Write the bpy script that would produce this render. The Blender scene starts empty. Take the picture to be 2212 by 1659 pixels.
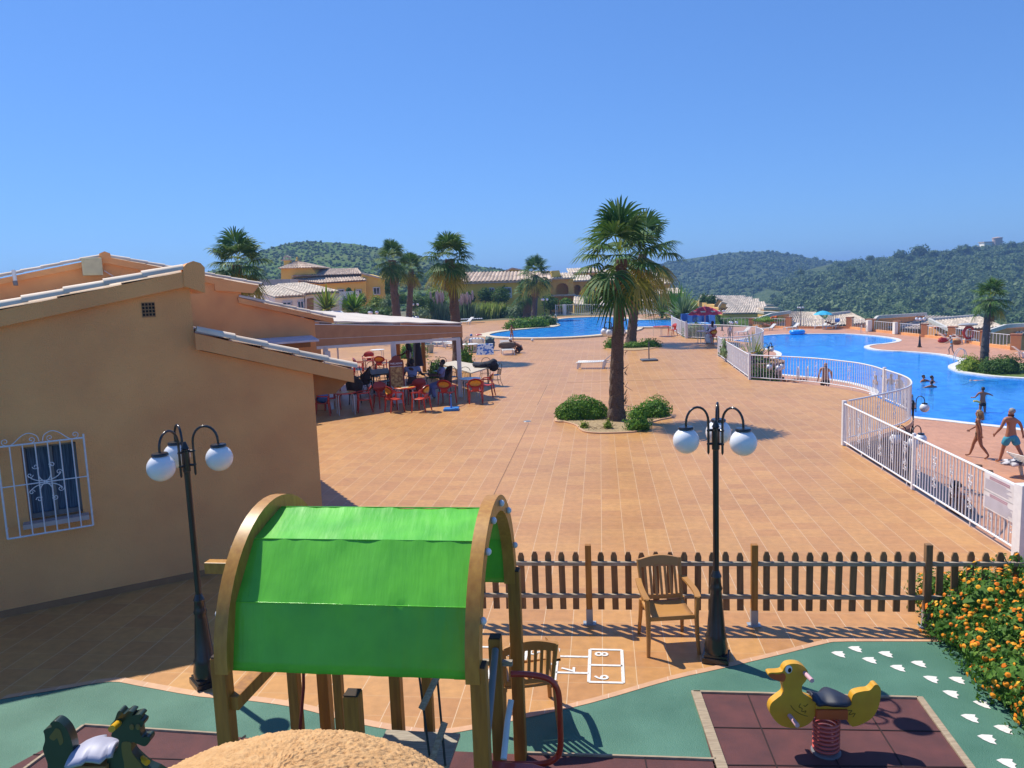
import bpy, math, random
from mathutils import Vector as V, Matrix, noise
from mathutils.geometry import tessellate_polygon
SC = bpy.context.scene
COL = SC.collection
R = math.radians
pi = math.pi
random.seed(7)

# ------------------------------------------------------------------ camera model
FPX, CX, CY = 1640.0, 1106.0, 829.5
TH = math.atan(213 / FPX); ROLL = R(2.1); CAMZ = 4.0
_F = V((0, math.cos(TH), -math.sin(TH))); _U = V((0, math.sin(TH), math.cos(TH))); _R = V((1, 0, 0))
_CX = math.cos(ROLL) * _R - math.sin(ROLL) * _U
_CY = math.sin(ROLL) * _R + math.cos(ROLL) * _U
CAM = V((0, 0, CAMZ))
def ray(x, y): return _F + _CX * ((x - CX) / FPX) - _CY * ((y - CY) / FPX)
def g(x, y, z=0.0):
    d = ray(x, y); return CAM + d * ((z - CAMZ) / d.z)
def yd(x, y, yy):
    d = ray(x, y); return CAM + d * (yy / d.y)

# ------------------------------------------------------------------ objects
def tag(o, label=None, cat=None, group=None, kind=None):
    if label: o['label'] = label
    if cat: o['category'] = cat
    if group: o['group'] = group
    if kind: o['kind'] = kind
    return o
def thing(name, label, cat, loc=(0, 0, 0), rz=0.0, group=None):
    o = bpy.data.objects.new(name, None); COL.objects.link(o)
    o.location = loc; o.rotation_euler = (0, 0, rz); o.empty_display_size = .2
    return tag(o, label, cat, group)
def copy_tree(o, parent=None):
    c = o.copy(); COL.objects.link(c)
    if parent: c.parent = parent
    for ch in [x for x in bpy.data.objects if x.parent == o]: copy_tree(ch, c)
    return c
def kids(o): return [x for x in bpy.data.objects if x.parent == o]
def dup(o, loc, rz, label=None, scale=None, group=None):
    c = copy_tree(o); c.location = loc; c.rotation_euler = (0, 0, rz)
    if scale: c.scale = (scale,) * 3 if not hasattr(scale, '__len__') else scale
    if label: c['label'] = label
    if group: c['group'] = group
    return c
def wloc(o):
    p = V((0, 0, 0))
    while o: p += V(o.location); o = o.parent
    return p

class MB:
    def __init__(s): s.v = []; s.f = []; s.m = []; s.mat = 0
    def add(s, vs, fs):
        n = len(s.v); s.v += [tuple(p) for p in vs]
        for q in fs: s.f.append(tuple(i + n for i in q)); s.m.append(s.mat)
        return s
    def box(s, c, size, rot=None):
        x, y, z = [a / 2 for a in size]; c = V(c)
        P = [V((i * x, j * y, k * z)) for i in (-1, 1) for j in (-1, 1) for k in (-1, 1)]
        if rot is not None: P = [rot @ p for p in P]
        return s.add([p + c for p in P], [(0, 1, 3, 2), (4, 6, 7, 5), (0, 4, 5, 1), (2, 3, 7, 6), (0, 2, 6, 4), (1, 5, 7, 3)])
    def bar(s, p, q, w, h, up=(0, 0, 1)):
        p = V(p); q = V(q); d = q - p; L = d.length; d.normalize()
        u = V(up); x = d.cross(u)
        if x.length < 1e-4: x = d.cross(V((1, 0, 0)))
        x.normalize(); z = x.cross(d)
        m = Matrix((x, d, z)).transposed()
        return s.box((p + q) / 2, (w, L, h), m)
    def tube(s, pts, r, n=8, cap=True):
        pts = [V(p) for p in pts]; rs = r if hasattr(r, '__len__') else [r] * len(pts)
        vs = []; fs = []; u = None
        for i, p in enumerate(pts):
            a = pts[max(i - 1, 0)]; b = pts[min(i + 1, len(pts) - 1)]
            t = (b - a).normalized()
            if u is None:
                u = t.cross(V((0, 0, 1)))
                if u.length < 1e-3: u = t.cross(V((1, 0, 0)))
            u = (u - t * u.dot(t)).normalized(); w = t.cross(u)
            for k in range(n):
                an = 2 * pi * k / n; vs.append(p + (u * math.cos(an) + w * math.sin(an)) * rs[i])
        for i in range(len(pts) - 1):
            for k in range(n):
                a = i * n + k; b = i * n + (k + 1) % n; fs.append((a, b, b + n, a + n))
        if cap: fs.append(tuple(range(n))[::-1]); fs.append(tuple(range((len(pts) - 1) * n, len(pts) * n)))
        return s.add(vs, fs)
    def lathe(s, prof, c=(0, 0, 0), n=16, sq=None):
        c = V(c); vs = []; fs = []
        for (r, z) in prof:
            for k in range(n):
                a = 2 * pi * (k + .5) / n; vs.append(c + V((r * math.cos(a), r * math.sin(a), z)))
        for i in range(len(prof) - 1):
            for k in range(n):
                a = i * n + k; b = i * n + (k + 1) % n; fs.append((a, b, b + n, a + n))
        fs.append(tuple(range(n))[::-1]); fs.append(tuple(range((len(prof) - 1) * n, len(prof) * n)))
        return s.add(vs, fs)
    def sph(s, c, r, nu=14, nv=9, rot=None):
        c = V(c); rr = V(r) if hasattr(r, '__len__') else V((r, r, r)); vs = []; fs = []
        for j in range(1, nv):
            b = -pi / 2 + pi * j / nv
            for i in range(nu):
                a = 2 * pi * i / nu
                p = V((rr.x * math.cos(a) * math.cos(b), rr.y * math.sin(a) * math.cos(b), rr.z * math.sin(b)))
                vs.append(c + (rot @ p if rot is not None else p))
        for j in range(nv - 2):
            for i in range(nu):
                a = j * nu + i; b = j * nu + (i + 1) % nu; fs.append((a, b, b + nu, a + nu))
        lo = V((0, 0, -rr.z)); hi = V((0, 0, rr.z))
        if rot is not None: lo = rot @ lo; hi = rot @ hi
        vs += [c + lo, c + hi]; m = len(vs)
        for i in range(nu):
            fs.append((m - 2, (i + 1) % nu, i)); k = (nv - 2) * nu; fs.append((m - 1, k + i, k + (i + 1) % nu))
        return s.add(vs, fs)
    def extr(s, poly, vec):
        """closed outline of 3-D points, extruded along vec (caps triangulated)."""
        poly = [V(p) for p in poly]; vec = V(vec); n = len(poly)
        tri = tessellate_polygon([poly])
        fs = [tuple(t) for t in tri] + [tuple(i + n for i in t)[::-1] for t in tri]
        fs += [(i, (i + 1) % n, (i + 1) % n + n, i + n) for i in range(n)]
        return s.add(poly + [p + vec for p in poly], fs)
    def sheet(s, loops):
        loops = [[V(p) for p in l] for l in loops]; allv = [p for l in loops for p in l]
        tri = tessellate_polygon(loops)
        fs = []
        for t in tri:
            a, b, c = [allv[i] for i in t]
            fs.append(tuple(t) if (b - a).cross(c - a).z >= 0 else tuple(t)[::-1])
        return s.add(allv, fs)
    def strip(s, A, B, close=False):
        A = list(A); B = list(B); n = len(A)
        fs = [(i, (i + 1) % n, (i + 1) % n + n, i + n) for i in range(n if close else n - 1)]
        return s.add(A + B, fs)
    def build(s, name, mats, parent=None, local=False, loc=None, smooth=None, bevel=None, fix=True):
        me = bpy.data.meshes.new(name)
        off = V((0, 0, 0))
        if parent is not None and not local: off = wloc(parent)
        if loc is not None: off = V(loc)
        me.from_pydata([tuple(V(p) - off) for p in s.v], [], s.f)
        for m in (mats if isinstance(mats, (list, tuple)) else [mats]): me.materials.append(m)
        if len(me.materials) > 1: me.polygons.foreach_set('material_index', s.m)
        me.validate()
        if fix:
            import bmesh
            b = bmesh.new(); b.from_mesh(me); bmesh.ops.recalc_face_normals(b, faces=b.faces); b.to_mesh(me); b.free()
        if smooth is not None:
            me.shade_smooth()
            if smooth < 179: me.set_sharp_from_angle(angle=R(smooth))
        o = bpy.data.objects.new(name, me); COL.objects.link(o)
        if parent is not None: o.parent = parent
        if loc is not None: o.location = loc
        if bevel:
            b = o.modifiers.new('b', 'BEVEL'); b.width = bevel; b.segments = 2; b.limit_method = 'ANGLE'; b.angle_limit = R(40)
        return o

def arc(c, r, a0, a1, n, ax=(1, 0, 0), ay=(0, 0, 1)):
    c = V(c); ax = V(ax); ay = V(ay)
    return [c + ax * (r * math.cos(a0 + (a1 - a0) * i / n)) + ay * (r * math.sin(a0 + (a1 - a0) * i / n)) for i in range(n + 1)]
def smoothline(P, k=6, close=False):
    P = [V(p) for p in P]; n = len(P); out = []
    rng = range(n if close else n - 1)
    for i in rng:
        p0 = P[(i - 1) % n] if close or i > 0 else P[0]; p1 = P[i]; p2 = P[(i + 1) % n]
        p3 = P[(i + 2) % n] if close or i + 2 < n else P[-1]
        for j in range(k):
            t = j / k
            out.append(.5 * ((2 * p1) + (p2 - p0) * t + (2 * p0 - 5 * p1 + 4 * p2 - p3) * t * t + (3 * p1 - p0 - 3 * p2 + p3) * t ** 3))
    if not close: out.append(P[-1])
    return out
def offset_loop(P, d):
    n = len(P); area = sum(P[i].x * P[(i + 1) % n].y - P[(i + 1) % n].x * P[i].y for i in range(n))
    sg = 1 if area > 0 else -1; out = []
    for i in range(n):
        t = (P[(i + 1) % n] - P[i - 1]); t.z = 0; t.normalize()
        out.append(P[i] + V((t.y, -t.x, 0)) * (d * sg))
    return out

# ------------------------------------------------------------------ materials
def newmat(name):
    m = bpy.data.materials.new(name); m.use_nodes = True
    nt = m.node_tree; b = nt.nodes['Principled BSDF']
    return m, nt, b
def node(nt, t, **kw):
    n = nt.nodes.new(t)
    for k, v in kw.items():
        if k in n.inputs: n.inputs[k].default_value = v
        else: setattr(n, k, v)
    return n
def rgba(c): return (c[0], c[1], c[2], 1)
def M(name, col, rough=.6, col2=None, scale=4, detail=4, bump=0, bscale=60, metal=0, spec=.5, coat=0, lo=.35, hi=.65, stretch=None, island=0, objvar=0):
    m, nt, b = newmat(name)
    b.inputs['Roughness'].default_value = rough; b.inputs['Metallic'].default_value = metal
    b.inputs['Specular IOR Level'].default_value = spec; b.inputs['Coat Weight'].default_value = coat
    b.inputs['Coat Roughness'].default_value = .12
    tc = node(nt, 'ShaderNodeTexCoord'); src = tc.outputs['Object']
    if stretch:
        mp = node(nt, 'ShaderNodeMapping'); mp.inputs['Scale'].default_value = stretch
        nt.links.new(src, mp.inputs[0]); src = mp.outputs[0]
    if col2 is None: col2 = tuple(c * .82 for c in col)
    nz = node(nt, 'ShaderNodeTexNoise', Scale=scale, Detail=detail)
    nt.links.new(src, nz.inputs['Vector'])
    rp = node(nt, 'ShaderNodeValToRGB'); rp.color_ramp.elements[0].position = lo; rp.color_ramp.elements[1].position = hi
    rp.color_ramp.elements[0].color = rgba(col); rp.color_ramp.elements[1].color = rgba(col2)
    nt.links.new(nz.outputs[0], rp.inputs[0]); out = rp.outputs[0]
    if island:
        ge = node(nt, 'ShaderNodeNewGeometry'); hs = node(nt, 'ShaderNodeHueSaturation')
        mr = node(nt, 'ShaderNodeMapRange'); mr.inputs['To Min'].default_value = 1 - island; mr.inputs['To Max'].default_value = 1 + island
        nt.links.new(ge.outputs['Random Per Island'], mr.inputs[0]); nt.links.new(mr.outputs[0], hs.inputs['Value']); nt.links.new(out, hs.inputs['Color']); out = hs.outputs[0]
    if objvar:
        oi = node(nt, 'ShaderNodeObjectInfo'); hs = node(nt, 'ShaderNodeHueSaturation'); mr = node(nt, 'ShaderNodeMapRange'); mr.inputs['To Min'].default_value = 1 - objvar; mr.inputs['To Max'].default_value = 1 + objvar
        nt.links.new(oi.outputs['Random'], mr.inputs[0]); nt.links.new(mr.outputs[0], hs.inputs['Value']); nt.links.new(out, hs.inputs['Color']); out = hs.outputs[0]
    nt.links.new(out, b.inputs['Base Color'])
    if bump:
        n2 = node(nt, 'ShaderNodeTexNoise', Scale=bscale, Detail=3); nt.links.new(src, n2.inputs['Vector'])
        bp = node(nt, 'ShaderNodeBump', Strength=bump, Distance=.02); nt.links.new(n2.outputs[0], bp.inputs['Height']); nt.links.new(bp.outputs[0], b.inputs['Normal'])
    return m
def leafmat(name, c1, c2, c3=None, trans=.3, rough=.45, isl=.35):
    """leaf colour differs from leaf to leaf; part of the light passes through."""
    m, nt, b = newmat(name)
    ge = node(nt, 'ShaderNodeNewGeometry')
    rp = node(nt, 'ShaderNodeValToRGB'); e = rp.color_ramp.elements
    e[0].color = rgba(c1); e[1].color = rgba(c2); e[0].position = .1; e[1].position = .75
    if c3: x = e.new(.97); x.color = rgba(c3)
    nt.links.new(ge.outputs['Random Per Island'], rp.inputs[0]); nt.links.new(rp.outputs[0], b.inputs['Base Color'])
    b.inputs['Roughness'].default_value = max(rough, .6); b.inputs['Specular IOR Level'].default_value = .22
    tr = node(nt, 'ShaderNodeBsdfTranslucent'); mx = node(nt, 'ShaderNodeMixShader'); mx.inputs[0].default_value = trans
    nt.links.new(rp.outputs[0], tr.inputs[0]); nt.links.new(b.outputs[0], mx.inputs[1]); nt.links.new(tr.outputs[0], mx.inputs[2])
    nt.links.new(mx.outputs[0], nt.nodes['Material Output'].inputs[0])
    return m
def tilemat(name, c1, c2, mortar, size, msize, yaw, rough=.45, off=(0, 0, 0), bump=.25, big=None, tint=.5, cross=.35):
    """square tiles: per-tile colour, strong joints along one direction and fainter ones across."""
    m, nt, b = newmat(name); L = nt.links.new
    tc = node(nt, 'ShaderNodeTexCoord'); mp = node(nt, 'ShaderNodeMapping'); mp.inputs['Rotation'].default_value = (0, 0, yaw); mp.inputs['Location'].default_value = off
    L(tc.outputs['Object'], mp.inputs[0])
    sp = node(nt, 'ShaderNodeSeparateXYZ'); L(mp.outputs[0], sp.inputs[0])
    def mth(op, a, v2=None, lk=None):
        n = node(nt, 'ShaderNodeMath', operation=op); L(a, n.inputs[0])
        if v2 is not None: n.inputs[1].default_value = v2
        if lk is not None: L(lk, n.inputs[1])
        return n.outputs[0]
    jo = []; ids = []
    for ax, sz, k in ((0, size[0], 1.0), (1, size[1], cross)):
        u = mth('DIVIDE', sp.outputs[ax], sz); ids.append(mth('FLOOR', u)); f = mth('FRACT', u)
        d = mth('ABSOLUTE', mth('SUBTRACT', f, .5)); w = .5 - msize / sz / 2
        jo.append(mth('MULTIPLY', mth('GREATER_THAN', d, w), k))
    J = mth('MAXIMUM', jo[0], lk=jo[1])
    cb = node(nt, 'ShaderNodeCombineXYZ'); L(ids[0], cb.inputs[0]); L(ids[1], cb.inputs[1])
    wn_ = node(nt, 'ShaderNodeTexWhiteNoise'); wn_.noise_dimensions = '2D'; L(cb.outputs[0], wn_.inputs['Vector'])
    mx = node(nt, 'ShaderNodeMix', data_type='RGBA'); mx.inputs[6].default_value = rgba(c1); mx.inputs[7].default_value = rgba(c2); L(wn_.outputs['Value'], mx.inputs[0])
    n1 = node(nt, 'ShaderNodeTexNoise', Scale=.35, Detail=5); L(mp.outputs[0], n1.inputs['Vector'])
    n2 = node(nt, 'ShaderNodeTexNoise', Scale=9., Detail=5); L(mp.outputs[0], n2.inputs['Vector'])
    ad = mth('ADD', n1.outputs[0], lk=n2.outputs[0])
    mr = node(nt, 'ShaderNodeMapRange'); mr.inputs['From Min'].default_value = .6; mr.inputs['From Max'].default_value = 1.4
    mr.inputs['To Min'].default_value = 1 - .35 * tint; mr.inputs['To Max'].default_value = 1 + .35 * tint; L(ad, mr.inputs[0])
    hs = node(nt, 'ShaderNodeHueSaturation'); L(mx.outputs[2], hs.inputs['Color']); L(mr.outputs[0], hs.inputs['Value'])
    m2 = node(nt, 'ShaderNodeMix', data_type='RGBA'); L(J, m2.inputs[0]); L(hs.outputs[0], m2.inputs[6]); m2.inputs[7].default_value = rgba(mortar)
    L(m2.outputs[2], b.inputs['Base Color']); b.inputs['Roughness'].default_value = rough
    return m

def leaf_blob(mb, c, r, n, ls, seed=0, lump=.22, squash_bottom=.3, fill=True, up=.0):
    """leaf-sized faces through the outer volume of a lumpy ellipsoid, over a darker inner mass of leaves."""
    rd = random.Random(seed); c = V(c); r = V(r) if hasattr(r, '__len__') else V((r, r, r))
    sd = V((seed * 1.7 + 3, seed * .9, seed * 2.3))
    for i in range(n):
        z = rd.uniform(-squash_bottom, 1); a = rd.uniform(0, 2 * pi); h = math.sqrt(max(0, 1 - z * z))
        d = V((h * math.cos(a), h * math.sin(a), z))
        k = 1 + lump * noise.noise(d * 2.2 + sd) * 2 + lump * .6 * noise.noise(d * 5.5 + sd)
        k *= rd.uniform(.62, 1.0) ** .5 if rd.random() < .45 else rd.uniform(.95, 1.04)
        p = c + V((d.x * r.x, d.y * r.y, d.z * r.z)) * k
        nn = (V((d.x / r.x, d.y / r.y, d.z / r.z)).normalized() + V((rd.gauss(0, .55), rd.gauss(0, .55), rd.gauss(0, .45) + up))).normalized()
        t = nn.cross(V((rd.gauss(0, 1), rd.gauss(0, 1), rd.gauss(0, 1)))).normalized(); w = nn.cross(t)
        l = ls * rd.uniform(.7, 1.4); b = l * rd.uniform(.4, .6)
        mb.add([p - t * l, p + w * b, p + t * l, p - w * b], [(0, 1, 2, 3)])
    if fill:
        vs = []; nu, nv = 12, 7; n0 = len(mb.v)
        mb.sph(c, r * .74, nu, nv)
        for i in range(n0, len(mb.v)):
            d = V(mb.v[i]) - c; q = V((d.x / r.x, d.y / r.y, d.z / r.z)).normalized()
            k = 1 + lump * noise.noise(q * 2.2 + sd) * 2
            if d.z < -r.z * squash_bottom: d.z = -r.z * squash_bottom
            mb.v[i] = tuple(c + d * k)
    return mb
TILE = .3455; TYAW = R(6.8)
m_tile = tilemat('terracotta_tile', (.525, .268, .088), (.455, .216, .074), (.62, .44, .27), (TILE, TILE), .0075, TYAW, rough=.42, off=(.055, .03, 0), tint=.6)
m_decktile = tilemat('deck_tile', (.55, .27, .15), (.48, .23, .125), (.62, .42, .29), (.34, .34), .006, TYAW, rough=.5, off=(.1, .2, 0))
m_border = tilemat('border_tile', (.60, .35, .20), (.53, .30, .17), (.68, .52, .38), (.30, 5.), .006, TYAW, rough=.5)
m_green = M('green_rubber', (.085, .215, .150), .62, (.040, .135, .090), 1.3, 10, bump=.5, bscale=130, lo=.3, hi=.7)
m_red = M('red_rubber', (.135, .042, .040), .8, (.085, .03, .032), 5, 8, bump=.5, bscale=220, lo=.3, hi=.7)
m_joint = M('dark_joint', (.03, .012, .012), .9)
m_white = M('white_paint', (.80, .80, .79), .5, (.70, .70, .69), 20)
m_linepaint = M('line_paint', (.74, .72, .68), .7, (.55, .50, .44), 25, 6, lo=.4, hi=.8)
m_oldwood = M('weathered_wood', (.42, .33, .22), .8, (.28, .21, .14), 6, 8, stretch=(1, 12, 1))
m_coping_w = M('white_coping', (.74, .73, .70), .6, (.62, .60, .56), 4)
m_coping_s = M('stone_coping', (.66, .55, .40), .7, (.54, .44, .31), 5)
m_soil = M('gravel_soil', (.50, .36, .19), .9, (.33, .23, .12), 18, 8, bump=1., bscale=120)
m_lawn = M('lawn_green', (.13, .19, .03), .8, (.09, .14, .02), 6, 8, bump=.8, bscale=200)
m_stone = M('dark_stone', (.20, .13, .09), .85, (.10, .07, .055), 7, 6, bump=.8, bscale=12)
m_earth = M('dry_earth', (.20, .16, .09), .95, (.10, .11, .05), .08, 8)
m_pooltile = tilemat('pool_mosaic', (.04, .40, .92), (.03, .34, .86), (.14, .50, .90), (.3, .3), .01, 0, rough=.3, bump=0, tint=.35)
m_pooledge = M('dark_mosaic', (.01, .10, .50), .3, (.012, .13, .55), 30)

def watermat(name, tint, bscale, bstr):
    m, nt, b = newmat(name); nt.nodes.remove(b)
    tc = node(nt, 'ShaderNodeTexCoord'); mp = node(nt, 'ShaderNodeMapping'); mp.inputs['Scale'].default_value = (1, .8, 1)
    nt.links.new(tc.outputs['Object'], mp.inputs[0])
    nz = node(nt, 'ShaderNodeTexNoise', Scale=bscale, Detail=4); nt.links.new(mp.outputs[0], nz.inputs['Vector'])
    bp = node(nt, 'ShaderNodeBump', Strength=bstr, Distance=.06); nt.links.new(nz.outputs[0], bp.inputs['Height'])
    df = node(nt, 'ShaderNodeBsdfDiffuse'); n3 = node(nt, 'ShaderNodeTexNoise', Scale=bscale * .45, Detail=5, Distortion=.8); nt.links.new(mp.outputs[0], n3.inputs['Vector']); rp = node(nt, 'ShaderNodeValToRGB'); rp.color_ramp.elements[0].color = (.012, .22, .78, 1); rp.color_ramp.elements[1].color = (.05, .40, .95, 1); rp.color_ramp.elements[0].position = .38; rp.color_ramp.elements[1].position = .68; nt.links.new(n3.outputs[0], rp.inputs[0]); nt.links.new(rp.outputs[0], df.inputs['Color'])   # scattered blue as plain colour; lighter ripple and caustic light painted in by noise
    gl = node(nt, 'ShaderNodeBsdfGlossy'); gl.inputs['Roughness'].default_value = .06; gl.inputs['Color'].default_value = (1, 1, 1, 1)
    nt.links.new(bp.outputs[0], gl.inputs['Normal'])
    tr = node(nt, 'ShaderNodeBsdfTransparent'); tr.inputs['Color'].default_value = rgba(tint)
    fr = node(nt, 'ShaderNodeFresnel', IOR=1.33); nt.links.new(bp.outputs[0], fr.inputs['Normal'])
    ml = node(nt, 'ShaderNodeMath', operation='MULTIPLY'); ml.inputs[1].default_value = .30; nt.links.new(fr.outputs[0], ml.inputs[0])
    mx = node(nt, 'ShaderNodeMixShader'); nt.links.new(ml.outputs[0], mx.inputs[0]); m0 = node(nt, 'ShaderNodeMixShader'); m0.inputs[0].default_value = .55; nt.links.new(tr.outputs[0], m0.inputs[1]); nt.links.new(df.outputs[0], m0.inputs[2]); nt.links.new(m0.outputs[0], mx.inputs[1]); nt.links.new(gl.outputs[0], mx.inputs[2])
    nt.links.new(mx.outputs[0], nt.nodes['Material Output'].inputs[0])
    return m
m_water = watermat('pool_water', (.42, .80, 1.0), 3.2, .22)

DZ = -2.4
# ------------------------------------------------------------------ outlines
bulge1 = [(1831, 954), (1880, 942), (1934, 927), (1958, 917), (1967, 907), (1963, 895), (1950, 885), (1934, 877), (1909, 866)]
fenceC = [(1909, 866), (1890, 857), (1862, 848), (1834, 842), (1769, 832), (1704, 826), (1659, 823), (1619, 820)]
bulge2 = [(1556, 770), (1585, 769), (1615, 766), (1640, 759), (1649, 753), (1645, 747), (1634, 741)]
fenceF = [(1634, 741), (1600, 737.5), (1572, 735), (1530, 733), (1484, 731)]
A0 = V((6.93, 10.05, 0)); A1 = g(1822, 962)
pb1 = smoothline([g(*p) for p in bulge1], 4); pC = smoothline([g(*p) for p in fenceC], 3)
pD = [g(1619, 820), g(1553, 770)]; pb2 = smoothline([g(*p) for p in bulge2], 4); pF = [g(*p) for p in fenceF]
pE = [g(1481, 731), g(1472, 726), g(1452, 713)]
edge = [V((15, 9.2, 0)), A0, A1] + pb1 + pC[1:] + pD[1:] + pb2 + pF[1:] + pE[1:] + [g(1462, 690), g(1446, 677), V((g(1446, 677).x, 139, 0))]
bp_o = [(1057, 723), (1093, 715), (1168, 708), (1196, 706), (1210, 702), (1203, 698), (1190, 694), (1218, 688), (1268, 685), (1318, 684.5), (1355, 688), (1375, 691), (1415, 690.5), (1450, 690), (1452, 699), (1449, 705), (1410, 705.5), (1370, 706.5), (1355, 712.7), (1305, 721), (1243, 726.5), (1168, 729), (1093, 728)]
bpool = smoothline([g(x, y, .1) for x, y in bp_o], 5, True)
bcop = offset_loop(bpool, .95)
plaza_outer = edge + [V((-70, 140, 0)), V((-70, -6, 0)), V((15, -6, 0))]
flat = lambda P, z: [V((p.x, p.y, z)) for p in P]
tag(MB().sheet([plaza_outer, flat(offset_loop(bpool, .3), 0)]).build('plaza', m_tile), kind='structure')

def pool(loop, cop, ztop, zdeck, mcop, depth, name):
    b = MB(); b.strip(flat(loop, ztop), flat(cop, ztop), True); b.strip(flat(cop, ztop), flat(cop, zdeck), True); b.strip(flat(loop, ztop), flat(loop, ztop - depth), True)
    tag(b.build(name + '_coping', mcop), kind='structure')
    b = MB(); b.sheet([flat(offset_loop(loop, .02), ztop - depth)]); b.strip(flat(offset_loop(loop, .004), ztop - .02), flat(offset_loop(loop, .004), ztop - depth), True)
    tag(b.build(name + '_basin', m_pooltile), kind='structure')
    tag(MB().sheet([flat(loop, ztop - .08)]).build(name + '_water', m_water), kind='structure')
pool(bpool, bcop, .12, 0, m_coping_s, 1.3, 'far_pool')

big_o = [(1584, 737), (1604, 733), (1644, 726), (1680, 723), (1714, 722), (1760, 721.5), (1826, 721.5), (1879, 725), (1910, 728.5), (1929, 731.5), (1937, 735), (1931, 738.5), (1910, 742), (1885, 744), (1869, 747.3), (1867, 750), (1876, 753.5), (1895, 756.5), (1930, 759), (1958, 760), (2010, 764), (2040, 768), (2058, 773), (2070, 776.5), (2072, 780), (2060, 785), (2050, 789), (2048, 793), (2056, 798), (2070, 803), (2100, 808), (2150, 814), (2212, 818), (2300, 824), (2450, 845), (2500, 890), (2420, 940), (2300, 937), (2212, 927), (2159, 920), (2100, 914), (2040, 907), (1981, 901), (1950, 893), (1920, 879), (1903, 866), (1894, 856), (1899, 847), (1890, 840), (1871, 834), (1841, 826.5), (1779, 817), (1729, 812.5), (1679, 807), (1655, 797), (1640, 788), (1643, 781), (1656, 779), (1670, 775.5), (1684, 771), (1689, 766), (1685, 761), (1672, 757), (1650, 752), (1620, 747), (1592, 742)]
bigp = smoothline([g(x, y, DZ) for x, y in big_o], 3, True)
bigc = offset_loop(bigp, .42)
pool(bigp, bigc, DZ + .03, DZ, m_coping_w, 1.35, 'main_pool')
far_l = [(1480, 712), (1560, 706), (1625, 706), (1705, 709.5), (1837, 709.5), (1884, 715.5), (1939, 721.5), (1999, 728), (2060, 735), (2130, 747.5), (2200, 756), (2300, 770)]
farline = [g(x, y, DZ) for x, y in far_l]
deck_outer = [V((8, 6, DZ)), V((75, 6, DZ)), V((80, 40, DZ))] + farline[::-1] + [V((22, 80, DZ)), V((10, 40, DZ))]
tag(MB().sheet([deck_outer, flat(offset_loop(bigp, .1), DZ)]).build('pool_deck', m_decktile), kind='structure')
# underwater step of the shallow end
st = smoothline([g(x, y, DZ - .35) for x, y in [(1978, 903), (2000, 893), (2040, 886.5), (2090, 883.5), (2150, 884), (2212, 887), (2300, 897), (2420, 925)]], 4)
se = [g(x, y, DZ - .35) for x, y in [(2420, 945), (2300, 940), (2212, 930), (2100, 917), (2040, 910), (1990, 904)]]
tag(MB().sheet([st + se]).build('pool_step', m_pooltile), kind='structure')
b = MB(); st2 = [p + V((.0, .38, 0)) for p in st]; b.strip(flat(st, DZ - .346), flat(st2, DZ - .346)); b.strip(flat(st2, DZ - .346), flat(st2, DZ - 1.2))
tag(b.build('pool_step_edge', m_pooledge), kind='structure')
# retaining wall under the plaza edge
b = MB(); w = edge[:-2]; b.strip(flat(w, -.02), flat(w, DZ)); tag(b.build('retaining_wall', m_stone), 'rough dark stone retaining wall carrying the edge of the terracotta plaza above the pool deck', 'wall')
b = MB(); w2 = offset_loop(edge + [V((-70, 140, 0))], 0)
for i in range(1, len(w) - 1): b.bar(w[i] + V((0, 0, -.05)), w[i + 1] + V((0, 0, -.05)), .14, .09)
tag(b.build('plaza_kerb', m_border), kind='structure')
# lawn by the palm at the pool
tag(MB().sheet([smoothline([g(x, y, DZ + .012) for x, y in [(2060, 793), (2066, 800), (2100, 805.5), (2150, 811), (2230, 814), (2235, 790), (2150, 778), (2090, 780)]], 3, True)]).build('lawn', m_lawn), kind='structure')

# ------------------------------------------------------------------ playground ground
gr = [g(x, y) for x, y in [(0, 1512), (120, 1492), (235, 1474), (300, 1483), (430, 1506), (520, 1513), (640, 1530), (760, 1562), (900, 1586), (990, 1583), (1132, 1553), (1280, 1519), (1450, 1470), (1560, 1445), (1700, 1412), (1780, 1392), (1830, 1387), (2060, 1387)]]
gr = smoothline(gr, 3)
gr2 = [V((9.5, 7.8, 0)), V((9.5, -5, 0)), V((-12, -5, 0)), V((-12, 5.6, 0))]
tag(MB().sheet([flat(gr + gr2, .004)]).build('rubber_ground', m_green), kind='structure')
b = MB(); go = [p + V((.02, .085, 0)) for p in gr]; b.strip(flat(gr, .008), flat(go, .008)); tag(b.build('border_strip', m_border), kind='structure')
def mat_area(c, name):
    P = [g(*p) for p in c]; tag(MB().sheet([flat(P, .010)]).build(name, m_red), kind='structure'); return P
P1 = mat_area([(1497, 1500), (1981, 1512), (2150, 1740), (1566, 1740)], 'red_rubber_mat')
P2 = mat_area([(183, 1572), (472, 1590), (700, 1612), (1110, 1631), (1545, 1646), (1600, 1760), (-160, 1760)], 'red_rubber_mat')
b = MB()
for P, us in ((P1, (.25, .5, .75)), (P2, (.12, .28, .44, .6, .76, .9))):
    if P is P1: q = P
    else: q = [P[0], P[4], P[5], P[6]]
    for u in us: b.bar((q[0].lerp(q[1], u)).xy.to_3d() + V((0, 0, .0135)), (q[3].lerp(q[2], u)).xy.to_3d() + V((0, 0, .0135)), .012, .004)
    for v in (.36, .70): b.bar(q[0].lerp(q[3], v).xy.to_3d() + V((0, 0, .014)), q[1].lerp(q[2], v).xy.to_3d() + V((0, 0, .014)), .012, .004)
tag(b.build('mat_joint_lines', m_joint), kind='structure')
def edging(p, q, lab, w=.09):
    o = MB().bar(g(*p) + V((0, 0, .012)), g(*q) + V((0, 0, .012)), w, .036).build('timber_edging', m_oldwood, loc=g(*p), bevel=.004)
    tag(o, lab, 'edging', 'timber edging round the rubber mats')
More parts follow.
